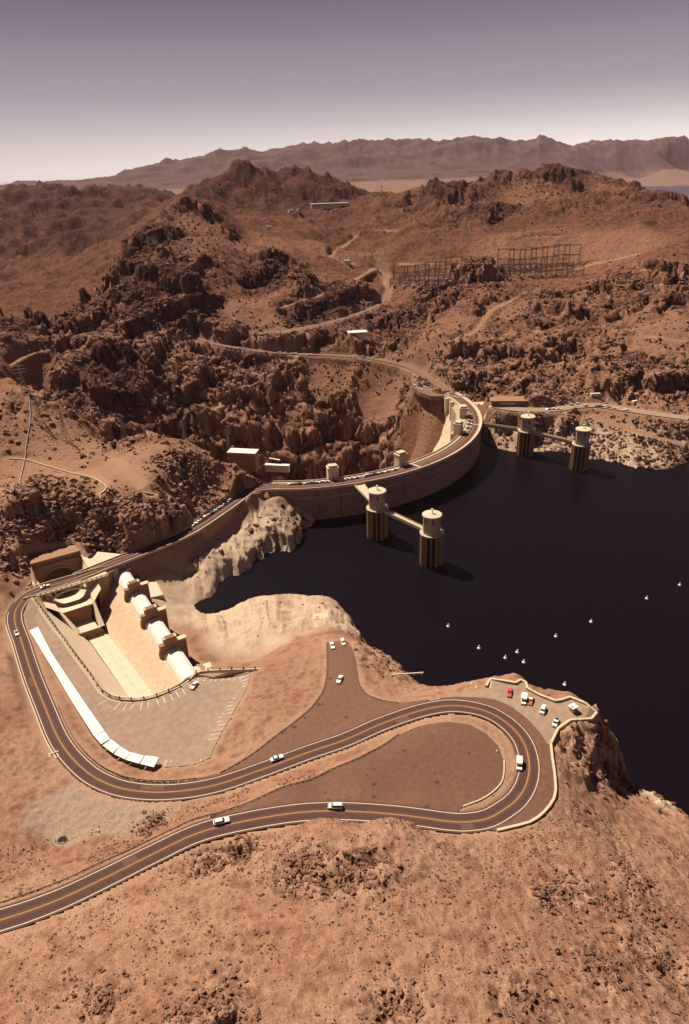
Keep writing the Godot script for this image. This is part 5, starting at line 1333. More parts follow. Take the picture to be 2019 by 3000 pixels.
func abutments(sw: Node3D) -> void:
	var st := begin()
	block(st, PackedVector3Array([spill(119.0, 12.5, -30), spill(136.5, 9.5, -30), spill(136.5, -14.0, -30), spill(134.0, -14.0, -30), spill(133.5, -3.0, -30), spill(124.0, 3.0, -30)]), PackedVector3Array([spill(124.2, 8.6, -0.9), spill(136.5, 8.6, -0.9), spill(136.5, -14.0, -0.9), spill(135.0, -14.0, -0.9), spill(134.2, -3.0, -0.9), spill(124.2, 4.0, -0.9)]))
	obj("abutment", st, M.abut_concrete, sw)
	st = begin()
	spill_block(st, 124.2, 136.5, 43.0, 50.0, -30, -0.9)
	obj("abutment", st, M.abut_concrete, sw)
	# the road bridge over the spillway
	var br := root_at("road_bridge", spill(130, 26, 0))
	tag(br, "open arched concrete road bridge crossing the end of the spillway", "bridge")
	var o := -br.position
	st = begin()
	var lo := PackedVector3Array()
	var hi := PackedVector3Array()
	for q: Vector2 in [Vector2(124.6, 52), Vector2(124.6, 2), Vector2(136.2, 2), Vector2(136.2, 52)]:
		lo.append(spill(q.x, q.y, -1.2) + o)
		hi.append(spill(q.x, q.y, -0.14) + o)
	block(st, lo, hi)
	obj("deck", st, M.parapet, br)
	for a: float in [125.4, 135.4]:
		st = begin()
		var rows: Array[PackedVector3Array] = []
		for k in 21:
			var t := k / 20.0
			var b := lerpf(8.7, 43.0, t)
			var y := -2.0 - 9.5 * pow(absf(t * 2.0 - 1.0), 2.2)
			rows.append(PackedVector3Array([spill(a - 0.7, b, y) + o, spill(a + 0.7, b, y) + o, spill(a + 0.7, b, y - 1.3) + o, spill(a - 0.7, b, y - 1.3) + o, spill(a - 0.7, b, y) + o]))
		sheet(st, rows)
		obj("arch_rib", st, M.parapet, br)
		for k in 13:
			var t := (k + 0.5) / 13.0
			if absf(t - 0.5) < 0.16: continue
			st = begin()
			var b := lerpf(8.7, 43.0, t)
			var y := -2.0 - 9.5 * pow(absf(t * 2.0 - 1.0), 2.2)
			var c := spill(a, b, (y - 1.2) * 0.5) + o
			box(st, Transform3D(Basis(Vector3.UP, atan2(0.859, 0.512)), c), Vector3(1.0, absf(y) - 1.0, 0.7))
			obj("spandrel_post", st, M.parapet, br)
	for a: float in [124.7, 136.1]:
		for k in 17:
			st = begin()
			var b := lerpf(3.0, 51.0, k / 16.0)
			box(st, Transform3D(Basis(Vector3.UP, atan2(-0.859, -0.512)), spill(a, b, 0.42) + o), Vector3(0.55, 1.3, 0.55))
			obj("rail_post", st, M.parapet, br)
		for y: float in [0.45, 0.95]:
			st = begin()
			block(st, PackedVector3Array([spill(a - 0.16, 2, y - 0.13) + o, spill(a + 0.16, 2, y - 0.13) + o, spill(a + 0.16, 52, y - 0.13) + o, spill(a - 0.16, 52, y - 0.13) + o]), PackedVector3Array([spill(a - 0.16, 2, y + 0.13) + o, spill(a + 0.16, 2, y + 0.13) + o, spill(a + 0.16, 52, y + 0.13) + o, spill(a - 0.16, 52, y + 0.13) + o]))
			obj("rail", st, M.parapet, br)
	# the wall that carries the road from the bridge to the dam
	var ww := root_at("retaining_wall", Vector3.ZERO)
	tag(ww, "long shaded concrete retaining wall under the road between spillway and dam", "wall")
	var line := smooth_line(pts3(WING_WALL), 6.0)
	wall_run(ww, "wall_panel", line, 1.3, -0.1, 17.0, 7.5, M.abut_concrete, 0.5, 0.06)
	var hw := pts3(HIGHWAY)
	var near := PackedVector3Array()
	for i in 9: near.append(hw[i])
	near = smooth_line(near, 3.0)
	wall_run(ww, "parapet", offset_line(near, -5.2, 0.0), 0.45, 0.95, 0.7, 5.0, M.parapet)
	var kerb := root_at("road_wall", Vector3.ZERO)
	tag(kerb, "low pale stone wall along the cliff side of the road to the dam", "wall")
	var cliff_side := offset_line(near, 5.3, 0.0)
	wall_run(kerb, "wall_segment", cliff_side, 0.4, 0.8, 0.7, 4.0, M.parapet)

func lot_parapet() -> void:
	var o := root_at("spillway_parapet", Vector3.ZERO)
	tag(o, "curving pale concrete kerb between parking lot and spillway, with dark posts", "parapet")
	var p := smooth_line(pts3(PARAPET), 2.0)
	var walk := begin()
	ribbon(walk, p, -0.3, 1.7, 0.18, 3)
	obj("walk", walk, M.walk, o)
	wall_run(o, "kerb_stone", p, 0.55, 0.55, 1.2, 3.0, M.parapet, 0.0, 0.03)
	var total := length_of(p)
	var k := 0
	var s := 2.0
	var last := Vector3.ZERO
	while s < total:
		var q := along(p, s)
		var at: Vector3 = q[0]
		var st := begin()
		lathe(st, at, PackedVector2Array([Vector2(0.34, 0.5), Vector2(0.34, 0.9), Vector2(0.24, 1.0), Vector2(0.24, 1.55), Vector2(0.36, 1.65), Vector2(0.3, 1.95), Vector2(0.01, 2.0)]), 8)
		obj("post", st, M.bronze, o)
		if k > 0:
			st = begin()
			bar(st, last + Vector3.UP * 1.35, at + Vector3.UP * 1.35, 0.09, 5)
			obj("rail", st, M.bronze, o)
		last = at
		k += 1
		s += 4.2 if s < 95.0 else 5.9

# ------------------------------------------------------------------ walls and rails by the hairpin
func part_of_line(p: PackedVector3Array, s0: float, s1: float, step := 3.0) -> PackedVector3Array:
	var r := PackedVector3Array()
	var s := s0
	while s < s1:
		r.append(along(p, s)[0])
		s += step
	r.append(along(p, s1)[0])
	return r

func nearest_s(p: PackedVector3Array, q: Vector3) -> float:
	var best := 1e9
	var at := 0.0
	var s := 0.0
	for i in p.size():
		var d := Vector2(p[i].x - q.x, p[i].z - q.z).length()
		if d < best:
			best = d
			at = s
		if i < p.size() - 1: s += p[i].distance_to(p[i + 1])
	return at

func on_ground(p: PackedVector3Array) -> PackedVector3Array:
	var r := PackedVector3Array()
	for v in p: r.append(Vector3(v.x, level(v.x, v.z), v.z))
	return r

func build_roadside() -> void:
	var w := root_at("overlook_wall", Vector3.ZERO)
	tag(w, "zigzag pale parapet wall round the lake overlook parking area", "wall")
	wall_run(w, "wall_stone", on_ground(pts3(OVERLOOK_WALL)), 1.0, 1.15, 2.6, 3.4, M.parapet, 0.0, -0.12, true)
	w = root_at("curve_wall", Vector3.ZERO)
	tag(w, "long low pale wall along the outside of the hairpin curve", "wall")
	wall_run(w, "wall_stone", on_ground(smooth_line(pts3(CURVE_WALL), 3.0)), 0.9, 0.95, 1.6, 4.2, M.parapet, 0.0, 0.04)
	var hw := smooth_line(pts3(HIGHWAY), 1.5)
	# kerb on the outside of the straight by the left edge
	var k0 := nearest_s(hw, Vector3(-186, 0, -322))
	var k1 := nearest_s(hw, Vector3(-121, 0, -220))
	w = root_at("road_kerb", Vector3.ZERO)
	tag(w, "straight pale concrete kerb along the outer edge of the descending road at left", "kerb")
	wall_run(w, "kerb_stone", on_ground(offset_line(part_of_line(hw, k0, k1), 4.75, 0.0)), 0.45, 0.32, 0.5, 3.0, M.parapet, 0.0, 0.02)
	# rails
	guard_rail("dark guard rail between the lower road and the dirt bank, foot of the picture", on_ground(offset_line(part_of_line(hw, nearest_s(hw, Vector3(-45, 0, -167)), length_of(hw) - 1.0), 6.3, 0.0)))
	guard_rail("dark guard rail on the inside of the wide bend below the parking lot", on_ground(offset_line(part_of_line(hw, nearest_s(hw, Vector3(-140, 0, -248)), nearest_s(hw, Vector3(-62, 0, -197))), -5.3, 0.0)))
	var inf := pts3(INFIELD)
	var upper := PackedVector3Array()
	for i in 8: upper.append(inf[i])
	guard_rail("dark rail along the upper edge of the teardrop shaped pavement", on_ground(smooth_line(upper, 3.0)))
	var lower := PackedVector3Array()
	for i in range(13, 18): lower.append(inf[i])
	w = root_at("infield_kerb", Vector3.ZERO)
	tag(w, "curved pale kerb at the round end of the teardrop pavement", "kerb")
	wall_run(w, "kerb_stone", on_ground(smooth_line(lower, 2.0)), 0.5, 0.45, 0.6, 2.6, M.parapet, 0.0, 0.03)
	var fin := pts3(FINGER)
	var left := PackedVector3Array()
	for i in 9: left.append(fin[i])
	w = root_at("viewpoint_edging", Vector3.ZERO)
	tag(w, "low stone edging along the left side of the viewpoint spur pavement", "edging")
	wall_run(w, "edging_stone", on_ground(smooth_line(left, 2.0)), 0.5, 0.4, 0.6, 3.2, M.stone_dark, 0.0, 0.25)
	var right := PackedVector3Array()
	for i in range(19, 27): right.append(fin[i])
	w = root_at("viewpoint_kerb", Vector3.ZERO)
	tag(w, "low stone edging along the lake side of the viewpoint spur", "edging")
	wall_run(w, "edging_stone", on_ground(smooth_line(right, 2.0)), 0.5, 0.35, 0.6, 2.4, M.stone_dark, 0.0, 0.3)
	# small things by the road
	var g := root_at("barrier", at_px(20.5, -263.2, 0.0))
	tag(g, "short straight white barrier on the rocky slope above the lake", "barrier")
	var st := begin()
	box(st, Transform3D(Basis(Vector3.UP, 0.06), Vector3(7.5, 0.75, 0.4)), Vector3(15.4, 0.55, 0.3))
	obj("beam", st, M.white_paint, g)
	for k in 5:
		st = begin()
		box_at(st, Vector3(0.6 + k * 3.4, 0.1, 0.6 - k * 0.2), Vector3(0.3, 1.6, 0.3))
		obj("post", st, M.white_paint, g)
	g = root_at("concrete_slab", at_px(-15.5, -338.0, 0.1))
	tag(g, "square pale concrete slab at the tip of the pale shore", "slab")
	st = begin()
	box_at(st, Vector3(0, 0.4, 0), Vector3(8.5, 1.0, 5.0), 0.1)
	obj("slab", st, M.parapet, g)
	st = begin()
	box_at(st, Vector3(-2.4, 1.1, 0.6), Vector3(1.4, 0.5, 1.4), 0.1)
	obj("anchor_block", st, M.wall_concrete, g)
	var s0: Array = [SPOT[0], SPOT[1], SPOT[2]]
	g = root_at("drain_shaft", at_px(s0[0], s0[2], 0.0))
	tag(g, "round dark drain shaft at the edge of the gravel clearing", "drain")
	st = begin()
	lathe(st, Vector3.ZERO, PackedVector2Array([Vector2(1.75, -0.6), Vector2(1.75, 0.5), Vector2(1.5, 0.5), Vector2(1.5, -0.4)]), 28)
	obj("rim", st, M.stone_dark, g)
	st = begin()
	lathe(st, Vector3.ZERO, PackedVector2Array([Vector2(1.5, 0.3), Vector2(0.01, 0.3)]), 28)
	obj("cover", st, M.black_iron, g)  # black disc painted for the darkness inside the open shaft
	g = root_at("stone_headwall", at_px(-126.5, -220.5, 0.0))
	tag(g, "small pale stone culvert headwall where the gravel clearing meets the road", "headwall")
	st = begin()
	box_at(st, Vector3(0, 0.4, 0), Vector3(3.4, 1.3, 0.6), 0.5)
	obj("wall", st, M.parapet, g)
	st = begin()
	box_at(st, Vector3(1.8, 0.3, 1.2), Vector3(0.5, 1.0, 2.4), 0.5)
	obj("wing", st, M.parapet, g)
	st = begin()
	box_at(st, Vector3(-1.6, 0.3, 1.3), Vector3(0.5, 1.0, 2.4), 0.5)
	obj("wing", st, M.parapet, g)
	post_sign(Vector3(39.8, 0, -243.6), "white post at the lake side corner of the viewpoint spur")
	post_sign(Vector3(24.3, 0, -216.4), "small white post beside the teardrop pavement's upper rail")
	post_sign(Vector3(57.4, 0, -202.3), "lone white post standing on the teardrop pavement")
	post_sign(Vector3(-53.8, 0, -238.6), "small white post on the dirt edge of the parking lot")

func at_px(x: float, z: float, lift: float) -> Vector3:
	return Vector3(x, surface(x, z) + lift, z)

func post_sign(p: Vector3, label: String) -> void:
	var g := root_at("marker_post", at_px(p.x, p.z, 0.0))
	tag(g, label, "post", "")
	var st := begin()
	box_at(st, Vector3(0, 0.6, 0), Vector3(0.35, 1.4, 0.35), 0.3)
	obj("shaft", st, M.white_paint, g)
	st = begin()
	box_at(st, Vector3(0, 1.4, 0), Vector3(0.55, 0.3, 0.55), 0.3, 0.5)
	obj("cap", st, M.white_paint, g)

func guard_rail(label: String, p: PackedVector3Array) -> void:
	var g := root_at("guard_rail", Vector3.ZERO)
	tag(g, label, "guard rail")
	var total := length_of(p)
	var n := int(total / 2.6)
	var last := Vector3.ZERO
	for k in n + 1:
		var q := along(p, total * k / n)
		var at: Vector3 = q[0]
		var t: Vector3 = q[1]
		var st := begin()
		box_at(st, at + Vector3.UP * 0.3, Vector3(0.26, 0.9, 0.26), atan2(-t.z, t.x))
		obj("post", st, M.timber, g)
		if k > 0:
			st = begin()
			var d := at - last
			var side := Vector3(-d.z, 0, d.x).normalized() * 0.1
			block(st, PackedVector3Array([last - side + Vector3.UP * 0.36, last + side + Vector3.UP * 0.36, at + side + Vector3.UP * 0.36, at - side + Vector3.UP * 0.36]), PackedVector3Array([last - side + Vector3.UP * 0.7, last + side + Vector3.UP * 0.7, at + side + Vector3.UP * 0.7, at - side + Vector3.UP * 0.7]))
			obj("rail", st, M.timber, g)
		last = at

# ------------------------------------------------------------------ the shade roofs over the parked cars
func build_canopy() -> void:
	var o := root_at("long_shade_roof", Vector3.ZERO)
	tag(o, "very long flat white shade roof along the parking lot's road side", "shade roof")
	var l := pts3(CANOPY_OUT)
	var r := pts3(CANOPY_IN)
	var n := 11
	for k in n:
		var c: Array[Vector3] = []
		for e: Array in [[l, 0.0], [r, 0.0], [r, 1.0], [l, 1.0]]:
			var p: PackedVector3Array = e[0]
			var t: float = (k + e[1]) / n
			c.append(along(p, length_of(p) * t)[0])
		var d := (c[3] - c[0]).normalized() * 0.06
		canopy_panel(o, c[0] + d, c[1] + d, c[2] - d, c[3] - d, k == 0, k == n - 1)
	var q := pts3(CANOPY_PANELS)
	var where := ["first of the five separate white shade roofs, touching the long one", "second of the five separate white shade roofs after the long one", "third and middle one of the five separate white shade roofs", "fourth of the five separate white shade roofs, next to last", "last and lowest of the white shade roofs, beside the painted stalls"]
	for k in 5:
		o = root_at("shade_roof", Vector3.ZERO)
		tag(o, where[k], "shade roof", "separate shade roofs on the parking lot")
		canopy_panel(o, q[k * 4], q[k * 4 + 3], q[k * 4 + 2], q[k * 4 + 1], true, true)

func canopy_panel(o: Node3D, a: Vector3, b: Vector3, c: Vector3, d: Vector3, posts0: bool, posts1: bool) -> void:
	var st := begin()
	var up := Vector3.UP * 0.22
	var v := [a, b, c, d]
	block(st, PackedVector3Array(v), PackedVector3Array([a + up, b + up, c + up, d + up]))
	obj("roof_panel", st, M.canopy_white, o)
	var m := (a + b + c + d) * 0.25
	for k in 4:
		if (k < 2 and not posts0): continue
		var p: Vector3 = v[k]
		p = p.lerp(m, 0.12)
		st = begin()
		bar(st, Vector3(p.x, level(p.x, p.z) - 0.2, p.z), Vector3(p.x, p.y, p.z), 0.09, 6)
		obj("post", st, M.steel, o)
	st = begin()
	block(st, PackedVector3Array([a.lerp(d, 0.48) + Vector3.DOWN * 0.25, b.lerp(c, 0.48) + Vector3.DOWN * 0.25, b.lerp(c, 0.52) + Vector3.DOWN * 0.25, a.lerp(d, 0.52) + Vector3.DOWN * 0.25]), PackedVector3Array([a.lerp(d, 0.48) - Vector3.UP * 0.01, b.lerp(c, 0.48) - Vector3.UP * 0.01, b.lerp(c, 0.52) - Vector3.UP * 0.01, a.lerp(d, 0.52) - Vector3.UP * 0.01]))
	obj("beam", st, M.steel, o)

# ------------------------------------------------------------------ vehicles (front is +x)
func hull(st: SurfaceTool, prof: Array, half: float, pinch := 0.12) -> void:
	# side outline (x, y) swept across, with rounded shoulders
	var w := [[-half, 1.0], [-half + pinch, 0.0], [half - pinch, 0.0], [half, 1.0]]
	var n := prof.size()
	var cx := 0.0
	var cy := 0.0
	for p: Vector2 in prof:
		cx += p.x / n
		cy += p.y / n
	var rows: Array[PackedVector3Array] = []
	for e: Array in w:
		var row := PackedVector3Array()
		for i in n + 1:
			var p: Vector2 = prof[i % n]
			var q: Vector2 = p.lerp(Vector2(cx, cy), 0.09 * e[1])
			row.append(Vector3(q.x, q.y, e[0]))
		rows.append(row)
	sheet(st, rows)
	for k: int in [0, 3]:
		for i in n:
			tri(st, rows[k][i], rows[k][i + 1], Vector3(cx, cy, w[k][0]))

var car_kinds := {}
func vehicle(kind: String, paint: String, at: Vector3, heading: Vector3, label: String, category: String, group := "") -> Node3D:
	var key := kind + paint
	var o: Node3D
	if car_kinds.has(key):
		o = car_kinds[key].duplicate()
		o.name = numbered(kind)
		add_child(o)
		for meta in o.get_meta_list(): o.remove_meta(meta)
	else:
		o = root_at(kind, Vector3.ZERO)
		vehicle_parts(o, kind, M[paint])
		car_kinds[key] = o
	o.position = at
	o.rotation = Vector3(0, atan2(-heading.z, heading.x), 0)
	if absf(heading.y) > 0.001: o.rotate_object_local(Vector3(0, 0, 1), asin(clampf(heading.normalized().y, -0.3, 0.3)))
	tag(o, label, category, group)
	return o

func vehicle_parts(o: Node3D, kind: String, paint: Material) -> void:
	var body: Array
	var glass: Array
	var roof: Array
	var half := 0.98
	var axle := 1.6
	match kind:
		"wagon":
			body = [Vector2(-2.75, 0.35), Vector2(-2.85, 0.95), Vector2(-1.2, 1.02), Vector2(0.6, 1.0), Vector2(2.55, 0.9), Vector2(2.75, 0.7), Vector2(2.7, 0.32)]
			glass = [Vector2(-2.6, 0.98), Vector2(-2.3, 1.5), Vector2(0.35, 1.52), Vector2(1.05, 0.98)]
			roof = [-2.3, 0.3, 1.53]
		"van":
			body = [Vector2(-2.4, 0.35), Vector2(-2.45, 1.15), Vector2(1.6, 1.15), Vector2(2.4, 1.05), Vector2(2.5, 0.35)]
			glass = [Vector2(-2.4, 1.12), Vector2(-2.3, 1.85), Vector2(0.95, 1.85), Vector2(1.55, 1.12)]
			roof = [-2.35, 0.95, 1.87]
			axle = 1.5
		"camper_truck":
			body = [Vector2(-2.9, 0.4), Vector2(-2.9, 1.05), Vector2(0.4, 1.05), Vector2(1.2, 1.05), Vector2(2.7, 0.98), Vector2(2.8, 0.4)]
			glass = [Vector2(0.35, 1.0), Vector2(0.45, 1.72), Vector2(1.15, 1.72), Vector2(1.6, 1.0)]
			roof = [0.4, 1.15, 1.73]
			half = 1.02
			axle = 1.75
		"pickup":
			body = [Vector2(-2.6, 0.4), Vector2(-2.6, 1.0), Vector2(0.0, 1.02), Vector2(1.0, 1.02), Vector2(2.5, 0.95), Vector2(2.6, 0.4)]
			glass = [Vector2(-0.5, 0.98), Vector2(-0.4, 1.68), Vector2(0.7, 1.68), Vector2(1.25, 0.98)]
			roof = [-0.42, 0.7, 1.69]
		_:
			body = [Vector2(-2.65, 0.35), Vector2(-2.75, 0.85), Vector2(-1.5, 0.98), Vector2(0.7, 0.98), Vector2(2.45, 0.88), Vector2(2.7, 0.68), Vector2(2.65, 0.32)]
			glass = [Vector2(-1.75, 0.95), Vector2(-1.15, 1.42), Vector2(0.15, 1.44), Vector2(0.95, 0.95)]
			roof = [-1.2, 0.15, 1.44]
	var st := begin()
	hull(st, body, half)
	var b := obj("body", st, paint, o)
	st = begin()
	hull(st, glass, half * 0.86, 0.16)
	obj("glass", st, M.car_glass, o)
	st = begin()
	box_at(st, Vector3((roof[0] + roof[1]) * 0.5, roof[2] + 0.03, 0), Vector3(roof[1] - roof[0], 0.09, half * 1.62), 0.0, 0.95)
	obj("roof", st, M.car_white if paint == M.car_red_white else M.car_dark if paint == M.car_two_tone else paint, o)
	for s: float in [-1.0, 1.0]:
		for x: float in [-axle, axle]:
			st = begin()
			bar(st, Vector3(x, 0.33, s * (half - 0.22)), Vector3(x, 0.33, s * (half + 0.01)), 0.34, 12)
			var w := obj("wheel", st, M.tyre, o)
			st = begin()
			bar(st, Vector3(x, 0.33, s * (half + 0.005)), Vector3(x, 0.33, s * (half + 0.03)), 0.18, 10)
			obj("rim", st, M.steel, w)
		st = begin()
		box_at(st, Vector3(2.66, 0.68, s * 0.68), Vector3(0.14, 0.18, 0.34))
		obj("headlight", st, M.white_paint, o)
	for x: float in [-2.78, 2.76]:
		st = begin()
		box_at(st, Vector3(x, 0.45, 0), Vector3(0.16, 0.2, half * 1.92))
		obj("bumper", st, M.steel, o)
	if kind == "camper_truck":
		st = begin()
		hull(st, [Vector2(-3.05, 1.02), Vector2(-3.0, 2.55), Vector2(0.9, 2.6), Vector2(1.15, 2.3), Vector2(1.0, 1.85), Vector2(0.3, 1.78), Vector2(0.3, 1.02)], 1.15, 0.08)
		obj("camper_box", st, M.car_white, o)
		st = begin()
		box_at(st, Vector3(-1.4, 1.9, 0), Vector3(1.0, 0.5, 2.34))
		obj("window", st, M.car_glass, o)
	elif kind == "pickup":
		st = begin()
		box_at(st, Vector3(-1.55, 1.03, 0), Vector3(1.9, 0.06, half * 1.66))
		obj("bed", st, M.tyre, o)

func road_heading(hw: PackedVector3Array, p: Vector3) -> Vector3:
	var s := nearest_s(hw, p)
	return (along(hw, minf(s + 2.0, length_of(hw)))[0] - along(hw, maxf(s - 2.0, 0.0))[0]).normalized()

func grounded(x: float, z: float, lift := 0.11) -> Vector3:
	return Vector3(x, level(x, z) + lift, z)

func build_vehicles() -> void:
	var hw := smooth_line(pts3(HIGHWAY), 2.0)
	var drive := func(kind: String, paint: String, x: float, z: float, way: float, label: String, cat: String) -> void:
		var p := grounded(x, z, 0.12)
		vehicle(kind, paint, p, road_heading(hw, p) * way, label, cat, "vehicles on the highway")
	drive.call("car", "car_blue", -30.5, -208.6, 1.0, "pale blue and white car on the upper road below the viewpoint spur", "car")
	drive.call("wagon", "car_white", -45.9, -168.0, -1.0, "white estate car on the lower road, nearest the bottom left", "car")
	drive.call("van", "car_white", -6.5, -174.5, 1.0, "white van with a square roof on the lower road", "van")
	drive.call("camper_truck", "car_white", 64.4, -195.0, 1.0, "white camper truck rounding the right end of the hairpin", "truck")
	drive.call("car", "car_two_tone", -180.2, -311.1, 1.0, "white and dark car on the straight road at the left edge", "car")
	drive.call("car", "car_cream", -183.2, -359.9, -1.0, "small cream car on the arched bridge over the spillway", "car")
	drive.call("pickup", "car_white", -141.7, -386.4, -1.0, "small white pickup on the road just right of the bridge", "truck")
	vehicle("car", "car_white", grounded(-8.0, -283.3, 0.08), Vector3(0.17, 0, 0.98), "white car parked at the tip of the viewpoint spur, left one", "car", "cars on the viewpoint spur")
	vehicle("wagon", "car_cream", grounded(-2.6, -286.5, 0.08), Vector3(0.17, 0, 0.98), "cream estate car at the tip of the viewpoint spur, lake side", "car", "cars on the viewpoint spur")
	vehicle("car", "car_white", grounded(-4.5, -255.5, 0.08), Vector3(-0.3, 0, 0.95), "white car driving alone along the viewpoint spur", "car", "cars on the viewpoint spur")
	vehicle("car", "car_red", grounded(70.8, -238.3, 0.08), Vector3(-0.3, 0, 0.95), "red car with white seats, first in the overlook stalls", "car", "vehicles parked at the overlook")
	vehicle("camper_truck", "car_cream", grounded(75.9, -232.9, 0.08), Vector3(-0.35, 0, 0.94), "tall white camper next to the red car at the overlook", "truck", "vehicles parked at the overlook")
	vehicle("car", "car_red_white", grounded(78.7, -232.6, 0.08), Vector3(-0.4, 0, 0.92), "red car with a white roof beside the tall camper", "car", "vehicles parked at the overlook")
	vehicle("van", "car_white", grounded(82.3, -226.3, 0.08), Vector3(-0.45, 0, 0.89), "white van in the middle of the overlook stalls", "van", "vehicles parked at the overlook")
	vehicle("pickup", "car_white", grounded(85.6, -218.9, 0.08), Vector3(-0.5, 0, 0.87), "white pickup in the last overlook stall near the road", "truck", "vehicles parked at the overlook")
	vehicle("car", "car_white", grounded(-75.4, -264.8, 0.08), Vector3(-0.3, 0, 0.95), "lone small white car in the spillway parking lot", "car", "cars in the parking lot")
	const KIOSK_X := 95.0
	const KIOSK_Z := -225.9
	const BUS_X := 264.7
	const BUS_Z := -690.9
	const BOX_X := 297.4
	const BOX_Z := -669.4
	var kiosk := root_at("kiosk", grounded(KIOSK_X, KIOSK_Z, 0.06), 0.5)
	tag(kiosk, "small square kiosk with a flat white roof at the overlook's tip", "kiosk")
	var st := begin()
	box_at(st, Vector3(0, 1.25, 0), Vector3(2.6, 2.5, 2.2))
	obj("wall", st, M.wall_concrete, kiosk)
	st = begin()
	box_at(st, Vector3(0, 2.62, 0), Vector3(3.5, 0.22, 3.0), 0.0)
	var rf := obj("roof", st, M.canopy_white, kiosk)
	st = begin()
	box_at(st, Vector3(-0.9, 2.82, 0.2), Vector3(0.7, 0.25, 1.2))
	obj("vent", st, M.steel, rf)
	st = begin()
	box_at(st, Vector3(0.2, 1.5, 1.12), Vector3(1.4, 0.9, 0.06))
	obj("counter_window", st, M.dark_glass, kiosk)
	st = begin()
	box_at(st, Vector3(0.2, 1.0, 1.3), Vector3(1.8, 0.08, 0.5))
	obj("counter", st, M.white_paint, kiosk)
	var paints := ["car_white", "car_cream", "car_white", "car_blue", "car_white", "car_tan", "car_white", "car_cream", "car_silver", "car_white", "car_dark", "car_white"]
	var words := {"car_white": "white", "car_cream": "cream", "car_blue": "pale blue", "car_tan": "tan", "car_silver": "silver grey", "car_dark": "dark blue"}
	var ord := ["first", "second", "third", "fourth", "fifth", "sixth", "seventh", "eighth", "ninth", "tenth", "eleventh", "twelfth", "thirteenth", "fourteenth", "fifteenth", "sixteenth", "seventeenth", "eighteenth", "nineteenth"]
	var kinds := ["car", "car", "wagon", "car", "van", "car", "car", "wagon"]
	var runs := [["CREST", CREST_CARS, "parked at the dam's inner kerb, %s from the rocky cove", "cars parked along the dam crest", 0], ["BAY", BAY_CARS, "on the dam's far parking platform, %s along it", "cars on the far parking platform of the dam", 1], ["CORNER", CORNER_CARS, "at the far dam corner, %s from the light truck", "cars round the far end of the dam", 2], ["WING", WING_CARS, "parked on the bend to the dam, %s from the bridge", "cars parked on the bend to the dam", 3], ["SHORE", SHORE_CARS, "on the far shore road, %s in its row", "cars along the far shore road", 4], ["NEVADA", NEVADA_CARS, "along the road over the canyon rim, %s in line", "cars on the canyon rim road", 5]]
	for run: Array in runs:
		var p := pts3(run[1])
		for k in p.size():
			var pn: String = paints[(k * 5 + run[4] * 3) % paints.size()]
			var kd: String = kinds[(k * 3 + run[4]) % kinds.size()]
			var h := Vector3.RIGHT
			var at := p[k]
			match run[4]:
				0:
					var a := atan2(at.z - DAM_CENTRE.y, at.x - DAM_CENTRE.x)
					h = Vector3(-sin(a), 0, cos(a))
					if at.x > -45.0: at = arc(171.4, a, 0.06)
					else: at.y = 0.12
				1:
					var a := atan2(at.z - DAM_CENTRE.y, at.x - DAM_CENTRE.x)
					h = Vector3(cos(a), 0, sin(a))
					at.y = 0.2
				2:
					h = Vector3(0.6, 0, 0.8) if k % 2 else Vector3(0.8, 0, 0.6)
					at.y = 0.32
				3:
					h = road_heading(hw, at)
					var s := nearest_s(hw, at)
					var c: Array = along(hw, s)
					var sd := Vector3(-h.z, 0, h.x)
					at = c[0] + sd * 4.2 * signf(sd.dot(at - c[0]))
					at.y = level(at.x, at.z) + 0.12
				_:
					h = Vector3(0.96, 0, 0.28) if k % 3 else Vector3(0.8, 0, -0.6)
					at.y = surface(at.x, at.z) + 0.25
					if at.distance_to(Vector3(at.x, 0.0, at.z)) > 0 and level(at.x, at.z) + 0.36 > at.y: at.y = level(at.x, at.z) + 0.37
			vehicle(kd, pn, at, h, "%s %s %s" % [words[pn], {"car": "car", "wagon": "estate car", "van": "van"}[kd], run[2] % ord[k]], "van" if kd == "van" else "car", run[3])
	# a long pale coach and a box van on the far shore road
	var t := root_at("coach", Vector3(BUS_X, surface(BUS_X, BUS_Z) + 0.4, BUS_Z), 0.05)
	tag(t, "long white coach parked on the hill side of the far shore road", "coach")
	coach_parts(t, 10.5)
	t = root_at("delivery_van", Vector3(BOX_X, level(BOX_X, BOX_Z) + 0.5, BOX_Z), 0.45)
	tag(t, "white delivery van slanting across the far shore road near the dark rock cut", "van")
	coach_parts(t, 6.2)

func coach_parts(t: Node3D, long: float) -> void:
	var st := begin()
	hull(st, [Vector2(-long * 0.5, 0.5), Vector2(-long * 0.5, 2.9), Vector2(-long * 0.5 + 0.3, 3.1), Vector2(long * 0.5 - 0.5, 3.1), Vector2(long * 0.5, 2.6), Vector2(long * 0.5, 0.5)], 1.25, 0.15)
	obj("body", st, M.car_white, t)
	for k in int(long / 1.5) - 1:
		for s: float in [-1.0, 1.0]:
			st = begin()
			box_at(st, Vector3(-long * 0.5 + 1.5 + k * 1.5, 2.1, s * 1.24), Vector3(1.15, 0.75, 0.06))
			obj("window", st, M.car_glass, t)
	for s: float in [-1.0, 1.0]:
		for x: float in [-long * 0.3, long * 0.32]:
			st = begin()
			bar(st, Vector3(x, 0.5, s * 1.0), Vector3(x, 0.5, s * 1.27), 0.5, 12)
			obj("wheel", st, M.tyre, t)

